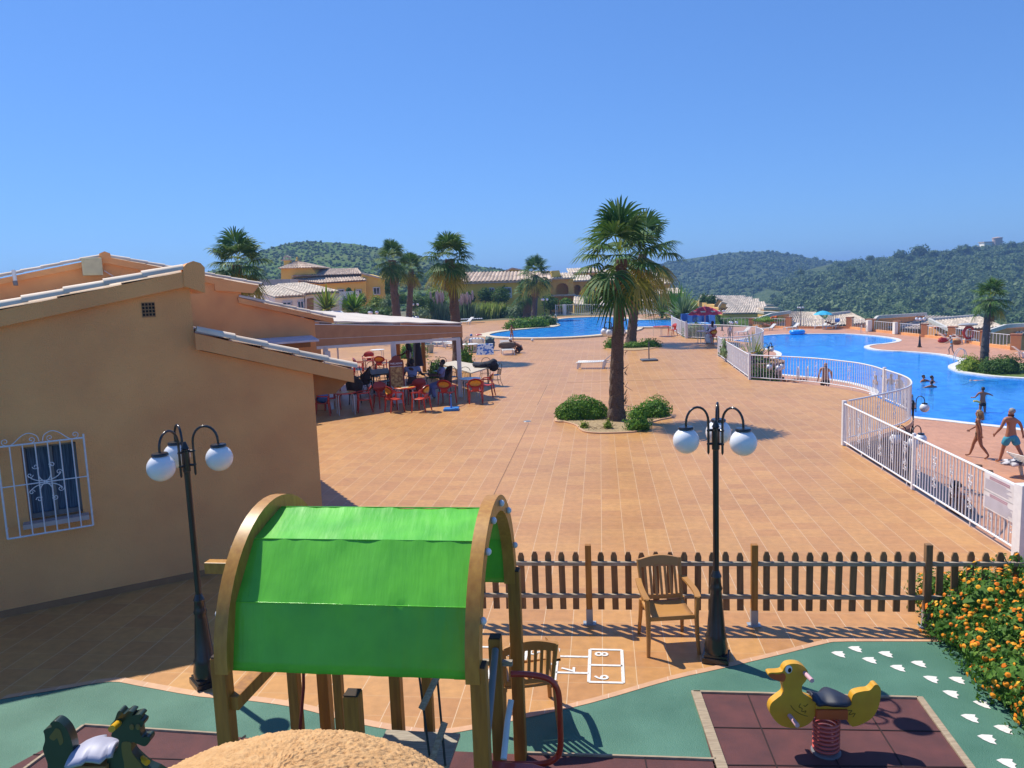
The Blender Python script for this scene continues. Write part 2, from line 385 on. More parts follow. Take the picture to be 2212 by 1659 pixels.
edging((1503, 1497), (1562, 1668), 'broad pale timber edging left of the red mat under the yellow duck')
edging((1497, 1498), (1984, 1511), 'thin timber edging along the back of the red mat under the yellow duck', .028)
edging((1986, 1510), (2110, 1680), 'timber edging right of the red mat beside the duck footprints', .06)
edging((183, 1570), (472, 1589), 'thin timber edging behind the green dragon rider', .022)
edging((181, 1571), (20, 1690), 'timber edging slanting left of the green dragon rider', .03)
edging((1112, 1630), (1548, 1645), 'thin timber edging right of the play tower along the green rubber', .022)

# hopscotch
t = thing('hopscotch', 'white hopscotch grid with numbers painted on terracotta tiles beside the picket fence', 'marking', g(1330, 1440))
hs0 = g(1274.5, 1403.5); ux = V((math.cos(R(-7.1)), math.sin(R(-7.1)), 0)); vx = V((-ux.y, ux.x, 0)) * -1
q = TILE
def hp(i, j): return hs0 + ux * (q * i) + vx * (q * j) + V((0, 0, .005))
b = MB(); lw = .034
def ln(a, c): b.bar(hp(*a), hp(*c), lw, .004)
for a, c in [((0, 0), (1, 0)), ((0, 1), (1, 1)), ((0, 2), (1, 2)), ((0, 0), (0, 2)), ((1, 0), (1, 2)), ((-1, .5), (0, .5)), ((-1, 1.5), (0, 1.5)), ((-1, 0), (-1, 2)), ((-2, 0), (-1, 0)), ((-2, 1), (-1, 1)), ((-2, 2), (-1, 2)), ((-2, 0), (-2, 2)), ((-3, .5), (-2, .5)), ((-3, 1.5), (-2, 1.5)), ((-3, .0), (-3, 2)), ((-4, 0), (-3, 0)), ((-4, 2), (-3, 2)), ((-4, 1), (-3, 1)), ((-4, 0), (-4, 2)), ((-5, .5), (-4, .5)), ((-5, 1.5), (-4, 1.5)), ((-5, .5), (-5, 1.5))]: ln(a, c)
b.build('grid', m_linepaint, t)
def digit(ch, i, j, rot, s=.15):
    cu = bpy.data.curves.new('digit', 'FONT'); cu.body = ch; cu.size = s * 1.35; cu.align_x = 'CENTER'; cu.align_y = 'CENTER'; cu.offset = .004; cu.resolution_u = 3
    cu.materials.append(m_linepaint); tmp = bpy.data.objects.new('digit', cu); COL.objects.link(tmp)
    me = bpy.data.meshes.new_from_object(tmp.evaluated_get(bpy.context.evaluated_depsgraph_get())); bpy.data.objects.remove(tmp)
    o = bpy.data.objects.new('digit', me); COL.objects.link(o)
    o.parent = t; o.location = hp(i, j) + V((0, 0, .002)) - wloc(t); o.rotation_euler = (0, 0, rot)
for ch, i, j in [('8', .34, .3), ('9', .34, 1.72), ('7', -.66, 1.3), ('5', -1.72, .32), ('6', -1.7, 1.7), ('4', -2.7, 1.), ('2', -3.7, .3), ('3', -3.7, 1.7), ('1', -4.6, 1.)]: digit(ch, i, j, R(-97))

# duck footprints painted on the rubber
FP = [(1812, 1414), (1848, 1403), (1879, 1427), (1914, 1414), (1940, 1444), (1985, 1435), (2012, 1468), (2068, 1470), (2055, 1500), (2122, 1522), (2096, 1552), (2133, 1597), (2168, 1576), (2176, 1650)]
FPL = ['duck footprint nearest the fence corner end of the painted trail', 'duck footprint at the upper end of the trail closest to the fence shadow', 'duck footprint third along the trail from the fence', 'duck footprint fourth along the trail from the fence', 'duck footprint fifth along the trail from the fence', 'duck footprint sixth along the trail from the fence', 'duck footprint seventh along the trail from the fence', 'duck footprint eighth along the trail just beside the flowering hedge', 'duck footprint ninth along the trail from the fence', 'duck footprint partly under the edge of the flowering hedge', 'duck footprint on the inner side of the trail near the mat corner', 'duck footprint low in the trail beside the timber edging', 'duck footprint half hidden by a stray hedge flower', 'duck footprint at the bottom end of the painted trail']
for (x, y), lab in zip(FP, FPL):
    c = g(x, y); rx = R(-14) if x < 2000 else R(-28)
    if x > 2060: rx = R(-20)
    ol = [(u_ * .62, v_ * .62) for u_, v_ in [(-.12, .03), (-.05, .085), (.03, .10), (.085, .105), (.065, .045), (.105, .0), (.07, -.045), (.085, -.12), (.01, -.10), (-.06, -.045)]]
    cs, sn = math.cos(rx), math.sin(rx)
    P = [V((c.x + u * cs - v * sn, c.y + u * sn + v * cs, .0085)) for u, v in ol]
    o = MB().sheet([P]).build('footprint_marking', m_linepaint, loc=V((c.x, c.y, .0085)))
    tag(o, 'white painted ' + lab, 'marking', 'white duck footprints painted on the rubber')

# dark expansion joints across the plaza
b = MB(); s4 = lambda x, y: g(x * .54, y * .54, .004)
for a, c in ((s4(2115.6, 1692), s4(1930, 2070)), (s4(2270, 1531), s4(2910, 1512)), (s4(2150, 1620), s4(2190, 1540))): b.bar(a, c, .012, .003)
tag(b.build('expansion_joint', M('joint_grey', (.27, .15, .09), .9)), kind='structure')
# floor drain
c = g(1139, 910); t = thing('floor_drain', 'small round metal floor drain set in the open plaza tiles', 'drain', c)
MB().lathe([(.0, .002), (.10, .003), (.115, .006), (.12, .003)], c, 20).build('drain_cover', M('drain_metal', (.35, .36, .34), .35, metal=.6), t)
# planting bed of the near palm and of the second palm
m_bedrim = M('bed_rim', (.60, .36, .21), .6, (.52, .30, .17), 6)
def bed(px, lab):
    P = smoothline([g(*p) for p in px], 5, True); c = sum(P, V((0, 0, 0))) / len(P)
    t = thing('planting_bed', lab, 'planter', V((c.x, c.y, 0)))
    b = MB(); O = offset_loop(P, .07); b.strip(flat(P, .035), flat(O, .035), True); b.strip(flat(O, .035), flat(O, 0), True); b.strip(flat(P, .035), flat(P, .0), True)
    b.build('rim', m_bedrim, t); MB().sheet([flat(P, .016)]).build('soil', m_soil, t)
bed([(1203, 910), (1222, 912), (1248, 920), (1262, 932), (1290, 936), (1345, 935), (1378, 931), (1388, 918), (1420, 908), (1450, 901), (1425, 893), (1360, 890), (1290, 890), (1220, 893)], 'curved planting bed of sandy gravel round the tall near palm')
bed([(1310, 752), (1340, 757), (1380, 757), (1412, 752), (1418, 747), (1390, 742), (1340, 741), (1312, 745)], 'small planting bed with low green hedge round the second palm')
m_stucco = M('ochre_stucco', (.90, .44, .165), .9, (.74, .335, .130), 1.1, 10, bump=.7, bscale=75, lo=.3, hi=.7)
m_stucco_y = M('yellow_stucco', (.88, .60, .14), .9, (.80, .52, .12), .6, 5, bump=.3, bscale=60)
m_orange = M('orange_stucco', (.86, .50, .14), .9, (.76, .42, .11), .6, 5)
m_cream = M('cream_stucco', (.86, .83, .74), .9, (.78, .75, .66), .6, 5)
m_rtile = M('pale_roof_tile', (.76, .63, .49), .75, (.58, .44, .32), 2.2, 7, lo=.3, hi=.75, island=.14)
m_rtile_far = M('roof_tile_mixed', (.56, .45, .35), .8, (.38, .26, .19), 3.5, 6, lo=.35, hi=.68, island=.22)
m_rtile_lt = M('roof_tile_light', (.60, .52, .42), .8, (.44, .35, .27), 3.5, 6, lo=.35, hi=.68, island=.22)
m_grille = M('white_iron', (.72, .73, .78), .4, (.62, .63, .70), 20)
m_glass = M('window_glass', (.03, .05, .075), .08, (.02, .03, .045), 2, spec=.8)
m_frame = M('window_frame', (.20, .20, .21), .5)
m_curtain = M('blue_curtain', (.10, .16, .24), .9, (.05, .08, .13), 14, 2, stretch=(6, 6, .2), lo=.4, hi=.6)
m_black = M('black_paint', (.012, .012, .013), .28, (.018, .018, .02), 8, spec=.5, coat=.25)
m_dark = M('dark_gap', (.01, .009, .008), .9)
m_wpl = M('white_plastic', (.74, .74, .72), .4, (.68, .68, .66), 6)
wd = (g(703, 1190) - g(0, 1335)).normalized(); wn = V((-wd.y, wd.x, 0))
c1 = V((-3.004, 11.425, 0))
def wp(s, z, n=0.0, o=c1): return o + wd * s + wn * n + V((0, 0, z))
def prismw(poly, n0, n1, o=c1, b=None):
    b = b or MB(); b.extr([wp(s, z, n0, o) for s, z in poly], wn * (n1 - n0)); return b
def tile_run(b, p, q, r, L, out, up=V((0, 0, 1))):
    """overlapping barrel tiles laid along p-q (convex side up), each its own piece."""
    d = q - p; n = max(1, round(d.length / L)); d.normalize(); L = (q - p).length / n
    side = d.cross(up).normalized(); u = side.cross(d).normalized()
    for i in range(n):
        a = p + d * (L * i); e = a + d * (L * 1.12)
        vs = []
        for (o_, rr, lift) in ((a, r * .86, 0), (e, r, .012)):
            for k in range(7):
                an = pi * k / 6; vs.append(o_ + side * (rr * math.cos(an)) + u * (rr * math.sin(an) * .85 + lift))
        for (o_, rr, lift) in ((a, r * .74, 0), (e, r * .88, .012)):
            for k in range(7):
                an = pi * k / 6; vs.append(o_ + side * (rr * math.cos(an)) + u * (rr * math.sin(an) * .85 + lift))
        fs = []
        for k in range(6): fs += [(k, k + 1, k + 8, k + 7), (14 + k, 21 + k, 22 + k, 15 + k), (k, 14 + k, 15 + k, k + 1), (7 + k, 8 + k, 22 + k, 21 + k)]
        b.add(vs, fs)
def tile_field(b, p00, p10, p11, p01, pitch=.22, step=.4, amp=.045, n=5):
    """barrel-tiled slope: p00-p10 is the eave, p01-p11 the ridge; each tile column piece is its own island."""
    e = (p10 - p00).length; s = ((p01 - p00).length + (p11 - p10).length) / 2
    nc = max(2, round(e / pitch)); nr = max(1, round(s / step))
    nn = (p10 - p00).cross(p01 - p00).normalized()
    if nn.z < 0: nn = -nn
    P = lambda u, v: (p00.lerp(p10, u)).lerp(p01.lerp(p11, u), v)
    for i in range(nc):
        for j in range(nr):
            vs = []
            for (v, h) in ((j / nr, .028), (min(1, (j + 1.04) / nr), 0)):
                for k in range(n + 1):
                    t = k / n; vs.append(P((i + t) / nc, v) + nn * (amp * (math.sin(pi * t) ** .8 if 0 < t < 1 else 0) * 1.6 + h))
            b.add(vs, [(k, k + 1, k + n + 2, k + n + 1) for k in range(n)])
            b.add([vs[k] for k in range(n + 1)] + [vs[0] - nn * .03, vs[n] - nn * .03], [tuple(range(n + 1)) + (n + 2, n + 1)])
# ---------- near house
H = thing('ochre_house', 'ochre stucco house end wall with sloping pale tiled roofline and grilled window', 'house', wp(0, 0))
zl = lambda s: 4.20 + (s + 1.65) * .197           # soffit line of the left slope
L0 = -10.0
wallp = [(0, 0), (0, 2.78), (-1.62, 3.27), (-1.62, 4.14), (-1.70, 4.14), (-3.86, 3.72), (L0, 2.5), (L0, 0)]
WX0, WX1, WZ0, WZ1 = -3.80, -3.19, 1.20, 2.17
b = MB()
fr = [[wp(s, z) for s, z in wallp], [wp(s, z) for s, z in [(WX0, WZ0), (WX1, WZ0), (WX1, WZ1), (WX0, WZ1)]]]
def vsheet(b, loops):
    tri = tessellate_polygon(loops); allv = [p for l in loops for p in l]; b.add(allv, [tuple(t) for t in tri])
vsheet(b, fr)
for i in range(len(wallp)):
    s0, z0 = wallp[i]; s1, z1 = wallp[(i + 1) % len(wallp)]
    b.add([wp(s0, z0), wp(s1, z1), wp(s1, z1, 14.1), wp(s0, z0, 14.1)], [(0, 1, 2, 3)])
R4 = [(WX0, WZ0), (WX1, WZ0), (WX1, WZ1), (WX0, WZ1)]
for i in range(4):
    s0, z0 = R4[i]; s1, z1 = R4[(i + 1) % 4]; b.add([wp(s0, z0), wp(s1, z1), wp(s1, z1, .2), wp(s0, z0, .2)], [(0, 1, 2, 3)])
b.build('wall', m_stucco, H)
MB().box(wp(-5, .045, -.008), (10, .016, .09), Matrix((wd, wn, V((0, 0, 1)))).transposed()).build('skirting', M('skirting', (.33, .17, .075), .8), H)
# verge boards
b = MB()
b.extr([wp(s, z, -.10) for s, z in [(L0, 2.50), (-3.86, 3.72), (-1.70, 4.14), (-1.53, 4.10), (-1.53, 4.36), (-1.70, 4.345), (-3.86, 3.92), (L0, 2.70)]], wn * .30)
b.extr([wp(s, z, -.10) for s, z in [(-1.55, 3.26), (.60, 2.60), (.60, 2.80), (-1.62, 3.50), (-1.62, 3.27)]], wn * .30)
b.build('verge', m_stucco, H)
b = MB(); prismw([(-1.70, 4.15), (-1.44, 4.05), (-1.42, 4.40), (-1.47, 4.46), (-1.56, 4.49), (-1.64, 4.46), (-1.70, 4.40)], -.115, 14.0, b=b); b.build('ridge_cap', m_stucco, H)
b = MB()
tile_run(b, wp(-1.68, 4.38, -.03), wp(L0, 2.74, -.03), .10, .46, 0)
tile_run(b, wp(-1.60, 3.53, -.03), wp(.60, 2.83, -.03), .095, .44, 0)
tile_field(b, wp(.62, 2.80, .06), wp(.62, 2.80, 14), wp(-1.6, 3.50, 14), wp(-1.6, 3.50, .06), .21, .44)
tile_field(b, wp(L0, 2.70, .06), wp(L0, 2.70, 14), wp(-1.7, 4.34, 14), wp(-1.7, 4.34, .06), .24, .8, n=4)
b.build('roof_tiles', m_rtile, H, smooth=50)
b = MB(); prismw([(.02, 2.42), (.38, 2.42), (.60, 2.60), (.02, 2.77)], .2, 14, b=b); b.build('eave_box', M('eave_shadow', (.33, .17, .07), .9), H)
# vent
b = MB(); vx0, vz0 = -2.235, 3.755
b.box(wp(-2.165, 3.85, -.004), (.165, .006, .20), Matrix((wd, wn, V((0, 0, 1)))).transposed()); v = b.build('vent', M('vent_clay', (.36, .20, .10), .9), H)
b = MB()
for i in range(4):
    for j in range(4): b.box(wp(-2.226 + .041 * i, 3.785 + .046 * j, -.008), (.028, .006, .032), Matrix((wd, wn, V((0, 0, 1)))).transposed())
b.build('vent_holes', m_dark, v)
# window
RM = Matrix((wd, wn, V((0, 0, 1)))).transposed()
W = MB(); W.box(wp(-3.495, WZ0 + .03, .15), (.61, .05, .06), RM); W.box(wp(-3.495, WZ1 - .02, .15), (.61, .05, .04), RM)
for s in (-3.785, -3.205, -3.49): W.box(wp(s, 1.685, .15), (.045, .05, .97), RM)
W = W.build('window', m_frame, H)
MB().box(wp(-3.495, 1.685, .185), (.6, .004, .95), RM).build('pane', m_curtain, W)
MB().box(wp(-3.495, 1.17, -.03), (.74, .26, .06), RM).build('sill', M('sill', (.48, .40, .38), .7), W)
# window grille
G = thing('window_grille', 'white wrought iron window grille with scrolls standing off the ochre wall', 'grille', wp(-3.57, 1.06, -.16))
b = MB(); gz0, gz1, gx0, gx1, gn = 1.055, 2.235, -4.04, -3.09, -.16
for s in [gx0 + (gx1 - gx0) * i / 7 for i in range(8)]: b.tube([wp(s, gz0, gn), wp(s, gz1 + (.05 if s in (gx0,) or abs(s - gx1) < .01 else 0), gn)], .008 if gx0 < s < gx1 - .01 else .012, 6)
for z in (gz0, 1.72, gz1): b.tube([wp(gx0, z, gn), wp(gx1, z, gn)], .008 if z == 1.72 else .012, 6)
for s in (gx0, gx1):
    for z in (gz0 + .1, gz1 - .1): b.tube([wp(s, z, gn), wp(s, z, 0)], .009, 6)
b.build('bars', m_grille, G)
def spiral(c, r, turns, a0, sgn, n=22):
    return [wp(c[0] + r * (1 - i / n * .82) * math.cos(a0 + sgn * turns * 2 * pi * i / n), c[1] + r * (1 - i / n * .82) * math.sin(a0 + sgn * turns * 2 * pi * i / n), gn) for i in range(n + 1)]
b = MB(); cx = (gx0 + gx1) / 2
for sg in (-1, 1):
    top = [wp(cx + sg * a, gz1 + h, gn) for a, h in [(.02, .02), (.04, .09), (.12, .135), (.20, .11), (.29, .03), (.34, .0)]]
    b.tube(smoothline(top, 4), .006, 5)
    b.tube(spiral((cx + sg * .38, gz1 + .055), .045, 1.2, -pi / 2, sg), .005, 5); b.tube(spiral((cx + sg * .10, gz1 + .05), .04, 1.2, -pi / 2, -sg), .005, 5)
    for sv in (-1, 1):
        b.tube(smoothline([wp(cx + sg * a, 1.72 + sv * h, gn) for a, h in [(.0, .0), (.05, .05), (.07, .12), (.06, .20)]], 4), .006, 5)
        b.tube(spiral((cx + sg * .09, 1.72 + sv * .215), .035, 1.2, pi, -sg * sv), .005, 5)
        b.tube(smoothline([wp(cx + sg * a, 1.72 + sv * h, gn) for a, h in [(.0, .02), (.08, .03), (.14, .06), (.18, .10)]], 4), .006, 5)
        b.tube(spiral((cx + sg * .16, 1.72 + sv * .11), .035, 1.2, 0, sg * sv), .005, 5)
b.build('scrolls', m_grille, G)

# ---------- bar building behind, same gable form
c2 = g(693, 886)
B = thing('bar_building', 'long ochre gabled bar building behind the near house joining the terrace canopy', 'building', c2)
w2 = lambda s, z, n=0.0: wp(s, z, n, c2)
p2 = [(0.15, 0), (.15, 3.02), (-2.30, 3.78), (-2.30, 4.20), (-6.06, 5.1), (-8.6, 4.58), (-16, 3.0), (-16, 0)]
b = MB(); b.extr([w2(s, z) for s, z in p2], wn * 12); b.build('wall', m_stucco, B)
b = MB()
for pl in ([(-16, 3.0), (-8.6, 4.56), (-6.06, 5.08), (-6.06, 5.25), (-8.6, 4.72), (-16, 3.2)], [(-6.06, 5.08), (-3.1, 4.38), (-3.1, 4.18), (-1.95, 4.05), (-1.75, 4.28), (-6.06, 5.27)], [(-2.42, 3.76), (.62, 2.95), (.62, 3.10), (-2.42, 3.93)]):
    b.extr([w2(s, z, -.12) for s, z in pl], wn * .4)
b.build('verge', m_stucco, B)
b = MB()
tile_run(b, w2(-6.15, 5.27, -.04), w2(-16, 3.24, -.04), .10, .5, 0); tile_run(b, w2(-5.95, 5.26, -.04), w2(-1.72, 4.32, -.04), .10, .5, 0); tile_run(b, w2(-2.4, 3.95, -.04), w2(.64, 3.13, -.04), .10, .45, 0)
tile_field(b, w2(.66, 3.08, .1), w2(.66, 3.08, 12), w2(-2.4, 3.92, 12), w2(-2.4, 3.92, .1), .24, .8, n=4)
tile_field(b, w2(-1.72, 4.27, .1), w2(-1.72, 4.27, 12), w2(-6.06, 5.26, 12), w2(-6.06, 5.26, .1), .3, 1.2, n=4)
b.build('roof_tiles', m_rtile, B, smooth=50)
b = MB(); prismw([(-6.22, 5.20), (-5.9, 5.20), (-5.92, 5.36), (-6.06, 5.42), (-6.2, 5.36)], -.15, 12, c2, b); b.build('ridge_cap', m_stucco, B)
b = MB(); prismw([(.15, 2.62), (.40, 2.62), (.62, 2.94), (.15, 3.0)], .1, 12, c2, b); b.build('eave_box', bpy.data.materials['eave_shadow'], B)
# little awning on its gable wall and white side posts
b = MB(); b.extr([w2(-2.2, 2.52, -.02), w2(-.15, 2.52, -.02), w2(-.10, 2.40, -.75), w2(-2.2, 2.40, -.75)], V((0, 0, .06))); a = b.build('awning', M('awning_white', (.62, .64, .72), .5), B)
MB().box(w2(-1.2, 2.28, -.02), (2.0, .03, .18), RM).build('beam', bpy.data.materials['eave_shadow'], B)  # thin brown strip painting the shade under the awning, no real timber
b = MB()
for s in (-.32, .33): b.box(w2(s, 1.0, -.02), (.20, .2, 2.0), RM)
b.build('side_posts', m_wpl, B)
# things on the far gable: meter cabinet, floodlight, flue
t = thing('meter_box', 'pale cabinet mounted high on the bar building gable near its ridge', 'cabinet', w2(-6.4, 5.0, -.25))
MB().box(w2(-6.42, 4.98, -.2), (.52, .22, .50), RM).build('body', M('meter_cream', (.62, .58, .36), .6), t, bevel=.015); MB().box(w2(-6.42, 4.98, -.315), (.42, .02, .40), RM).build('door', M('meter_cream2', (.58, .54, .34), .5), t)
t = thing('flood_lamp', 'small white floodlight hanging under the cabinet on the gable wall', 'lamp', w2(-5.95, 4.6, -.1))
MB().box(w2(-6.02, 4.56, -.16), (.17, .12, .14), RM).build('head', m_wpl, t); MB().tube([w2(-6.05, 4.62, -.16), w2(-5.9, 4.7, -.1), w2(-6.12, 4.86, -.1)], .012, 6).build('bracket', m_grille, t)
t = thing('flue_pipe', 'short white flue pipe on the left slope of the bar building roof', 'pipe', w2(-8.3, 4.6, -.3))
MB().tube([w2(-8.35, 4.92, -.22), w2(-8.33, 4.60, -.28)], .05, 10).build('pipe', m_wpl, t); MB().tube([w2(-8.34, 4.62, -.28), w2(-8.33, 4.50, -.3)], .06, 10).build('cowl', m_frame, t)
m_wood = M('varnished_wood', (.44, .19, .030), .5, (.27, .105, .018), 3, 8, stretch=(9, 9, .8), bump=.15, bscale=30, spec=.4, lo=.3, hi=.7)
m_woodarch = M('honey_wood', (.50, .25, .045), .42, (.36, .15, .025), 4, 6, stretch=(7, 7, 2), spec=.4, lo=.3, hi=.75)
m_wooddk = M('dark_end_grain', (.045, .028, .018), .8)
m_woodgrey = M('grey_wood', (.42, .36, .28), .8, (.26, .21, .16), 8, 6, stretch=(1, 12, 12))
m_red_p = M('red_paint', (.50, .035, .012), .3, (.42, .028, .010), 5, coat=.3)
m_rope = M('dark_rope', (.035, .045, .04), .9)
m_ropered = M('red_rope', (.22, .025, .018), .9)
m_cap = M('white_cap', (.75, .76, .80), .3)
# green tarpaulin with creases
def tarpmat():
    m = M('green_tarpaulin', (.125, .54, .035), .33, (.085, .42, .028), 3.5, 7, spec=.5)
    nt = m.node_tree; b = nt.nodes['Principled BSDF']; tc = nt.nodes['Texture Coordinate']
    mp = node(nt, 'ShaderNodeMapping'); mp.inputs['Scale'].default_value = (9, 1.6, 1.6); nt.links.new(tc.outputs['Object'], mp.inputs[0])
    nz = node(nt, 'ShaderNodeTexNoise', Scale=1.6, Detail=3); nt.links.new(mp.outputs[0], nz.inputs['Vector'])
    bp = node(nt, 'ShaderNodeBump', Strength=.24, Distance=.03); nt.links.new(nz.outputs[0], bp.inputs['Height']); nt.links.new(bp.outputs[0], b.inputs['Normal'])
    return m
m_tarp = tarpmat()
PO = V((-.30, 4.44, 0)); PU = V((.989, -.145, 0)).normalized(); PV = V((-PU.y, PU.x, 0))
def pt(a, b, z=0): return PO + PU * a + PV * b + V((0, 0, z))
PR = Matrix((PU, PV, V((0, 0, 1)))).transposed()
T = thing('play_tower', 'wooden climbing tower under an arched bright green tarpaulin roof', 'playground tower', pt(-.83, .8))
AW, AD = 1.65, 1.58
def post(a, b, z0, z1, w=.10, name='post', capped=True):
    o = MB().box(pt(a, b, (z0 + z1) / 2), (w, w, z1 - z0), PR).build(name, m_wood, T, bevel=.008)
    if capped: MB().box(pt(a, b, z1 + .004), (w - .012, w - .012, .01), PR).build('post_cap', m_wooddk, o)
    return o
for a in (0, -AW):
    for b_ in (0, AD): post(a + (.03 if a == 0 else -.03), b_, 0, 1.68)
for a in (0, -AW):
    b = MB(); n = 28
    for i in range(n + 1):
        t = pi * i / n; c, s = math.cos(t), math.sin(t)
        for (dr, da) in ((.06, -.045), (.06, .045), (-.055, .045), (-.055, -.045)):
            b.v.append(tuple(pt(a + da, AD / 2 - (AD / 2 + dr) * c, 1.58 + (.87 + dr) * s)))
    for i in range(n):
        for k in range(4): p = i * 4 + k; q = i * 4 + (k + 1) % 4; b.f.append((p, q, q + 4, p + 4)); b.m.append(0)
    b.f += [(0, 1, 2, 3), (n * 4, n * 4 + 1, n * 4 + 2, n * 4 + 3)]; b.m += [0, 0]
    arch = b.build('arch', m_woodarch, T, smooth=40)
    b = MB()
    for t in (-.02, .42, .95, 1.3, 1.75, 2.2, 2.75, 3.16):
        p = pt(a + (.058 if a == 0 else -.058), AD / 2 - AD / 2 * math.cos(t), 1.58 + .87 * math.sin(t)); MB().sph(p, (.022, .025, .025), 10, 7).build('bolt_cap', m_cap, arch, smooth=60)
# roof: six flat facets with small sags and wrinkles near the seams
seams = [0, 30, 62, 95, 125, 152, 180]; b = MB(); na = 56; rows = []
for si in range(6):
    for k in range(7 if si < 5 else 8):
        f = k / 7; c0, c1_ = [pt(0, AD / 2 - .782 * math.cos(R(seams[si + j])), 1.575 + .848 * math.sin(R(seams[si + j]))) for j in (0, 1)]
        rows.append((c0.lerp(c1_, f), si + f))
for (p, f) in rows:
    fr = f - math.floor(f); near = max(0, 1 - min(fr, 1 - fr) * 5)
    for i in range(na + 1):
        a = -AW + .01 + (AW - .02) * i / na; e = min(i, na - i) / na
        wr = noise.noise(V((a * 9, f * .8, 3.1))) * .011 * near * min(1, e * 12) + noise.noise(V((a * 2.4, f * 1.3, 7))) * .008
        dr = (p - pt(0, AD / 2, 1.5)).normalized(); q = p + PU * a + dr * wr
        b.v.append(tuple(q))
nr = len(rows)
for j in range(nr - 1):
    for i in range(na): k = j * (na + 1) + i; b.f.append((k, k + 1, k + na + 2, k + na + 1)); b.m.append(0)
o = b.build('canopy', m_tarp, T, smooth=22)
md = o.modifiers.new('s', 'SOLIDIFY'); md.thickness = .004
# seam hems
b = MB()
for s in (30, 62, 95, 125):
    q = pt(0, AD / 2 - .784 * math.cos(R(s)), 1.575 + .850 * math.sin(R(s))); b.bar(q + PU * -.05, q + PU * (-AW + .05), .007, .007)
b.build('hem', m_tarp, o)
# inner posts, rails, brace, beam
for (a, b_, z1, w) in ((-1.82, 1.30, 1.72, .09), (-1.47, 1.38, 1.72, .075), (-.98, 1.42, 1.72, .095), (-.71, 1.42, 1.72, .08)): post(a, b_, 0, z1, w)
post(-1.05, .63, 0, 1.09, .115, 'short_post'); post(-.11, 1.36, 0, 1.20, .10, 'side_post')
b = MB(); b.box(pt(-.72, 1.05, .40), (.62, .42, .03), PR); b.build('platform', m_woodgrey, T, bevel=.004)
MB().bar(pt(-1.62, -.02, 1.36), pt(-1.55, 1.34, 1.40), .095, .095).build('brace', m_wood, T, bevel=.006)
MB().bar(pt(-2.62, 1.48, 1.70), pt(-1.5, 1.48, 1.70), .095, .10).build('beam', m_woodarch, T, bevel=.006)
MB().bar(pt(-.6, 1.38, .97), pt(.02, 1.38, .97), .04, .04).build('rail', m_woodgrey, T)
MB().bar(pt(-.85, .9, .30), pt(.0, .75, .30), .06, .07).build('lower_rail', m_wooddk, T)
MB().tube([pt(-1.56, .98, 1.36), pt(-1.60, 1.0, .9), pt(-1.68, 1.02, .45)], .013, 6).build('climbing_rope', m_ropered, T)
b = MB()
for (p, q) in ((yd(905, 1455, 5.6), yd(930, 1650, 5.3)), (yd(944, 1458, 5.6), yd(962, 1655, 5.3))):
    b.tube([p, p.lerp(q, .5), q], .009, 6)
lad = b.build('rope_ladder', m_rope, T)
for (p, q) in ((yd(946, 1458, 5.58), yd(910, 1532, 5.42)), (yd(961, 1560, 5.44), yd(934, 1640, 5.3))):
    MB().tube([p, q], .026, 10).build('rung', m_woodgrey, lad, smooth=40)
MB().tube([pt(-.02, .05, .62), pt(-.1, 1.3, 1.12)], .028, 10).build('hand_pole', m_frame, T, smooth=40)
MB().tube([yd(1104, 1512, 5.5), yd(1096, 1560, 5.4), yd(1088, 1640, 5.2)], .024, 10).build('hand_grip', m_cap, T, smooth=40)
rl = smoothline([yd(x, y, 5.42) for x, y in [(1103, 1456), (1130, 1456), (1168, 1461), (1190, 1470), (1203, 1487), (1208, 1510), (1210, 1560), (1211, 1605), (1207, 1628), (1195, 1642), (1170, 1650), (1120, 1651), (1060, 1650)]], 4)
MB().tube(rl, .0235, 10).build('slide_rail', m_red_p, T, smooth=60)
b = MB(); b.extr([yd(x, y, 5.2) for x, y in [(1035, 1664), (1036, 1656), (1052, 1655), (1058, 1662), (1110, 1664), (1150, 1667), (1180, 1676), (1180, 1720), (1035, 1720)]], PV * .10); b.build('slide', m_red_p, T, bevel=.01)

# ---------- stucco pillar top in front of the camera
pc = V((-.655, 1.80, 0)); b = MB(); nu, nv = 620, 210; zt = 2.785
for j in range(nv + 1):
    for i in range(nu):
        a = 2 * pi * i / nu; f = j / nv
        if f < .72: ph = (f / .72) * pi / 2; rr = math.sin(ph); zz = zt - .34 * (1 - math.cos(ph))
        else: rr = 1; zz = zt - .34 - (f - .72) / .28 * 1.0
        p = V((.585 * rr * math.cos(a), .50 * rr * math.sin(a), zz))
        k = noise.noise(p * 46) * .55 - abs(noise.noise(p * 88 + V((5, 2, 9)))) * 1.25 + noise.noise(p * 150) * .35 + noise.noise(p * 9) * .4
        d = V((math.cos(a) * rr, math.sin(a) * rr, .9 if f < .6 else .1)).normalized()
        b.v.append(tuple(pc + p + d * k * .009))
for j in range(nv):
    for i in range(nu): b.f.append((j * nu + i, j * nu + (i + 1) % nu, (j + 1) * nu + (i + 1) % nu, (j + 1) * nu + i)); b.m.append(0)
b.extr([pc + V((.585 * math.cos(a * pi / 20), .50 * math.sin(a * pi / 20), 0)) for a in range(40)], (0, 0, 1.5))
o = b.build('stucco_pillar', M('sandy_stucco', (.62, .37, .165), .95, (.52, .29, .12), 30, 5, bump=.3, bscale=240), loc=pc, smooth=179)  # the plaster's own sandy tone, finely mottled
tag(o, 'rounded top of a coarse sandy stucco pillar in the lower foreground below the tower', 'pillar')

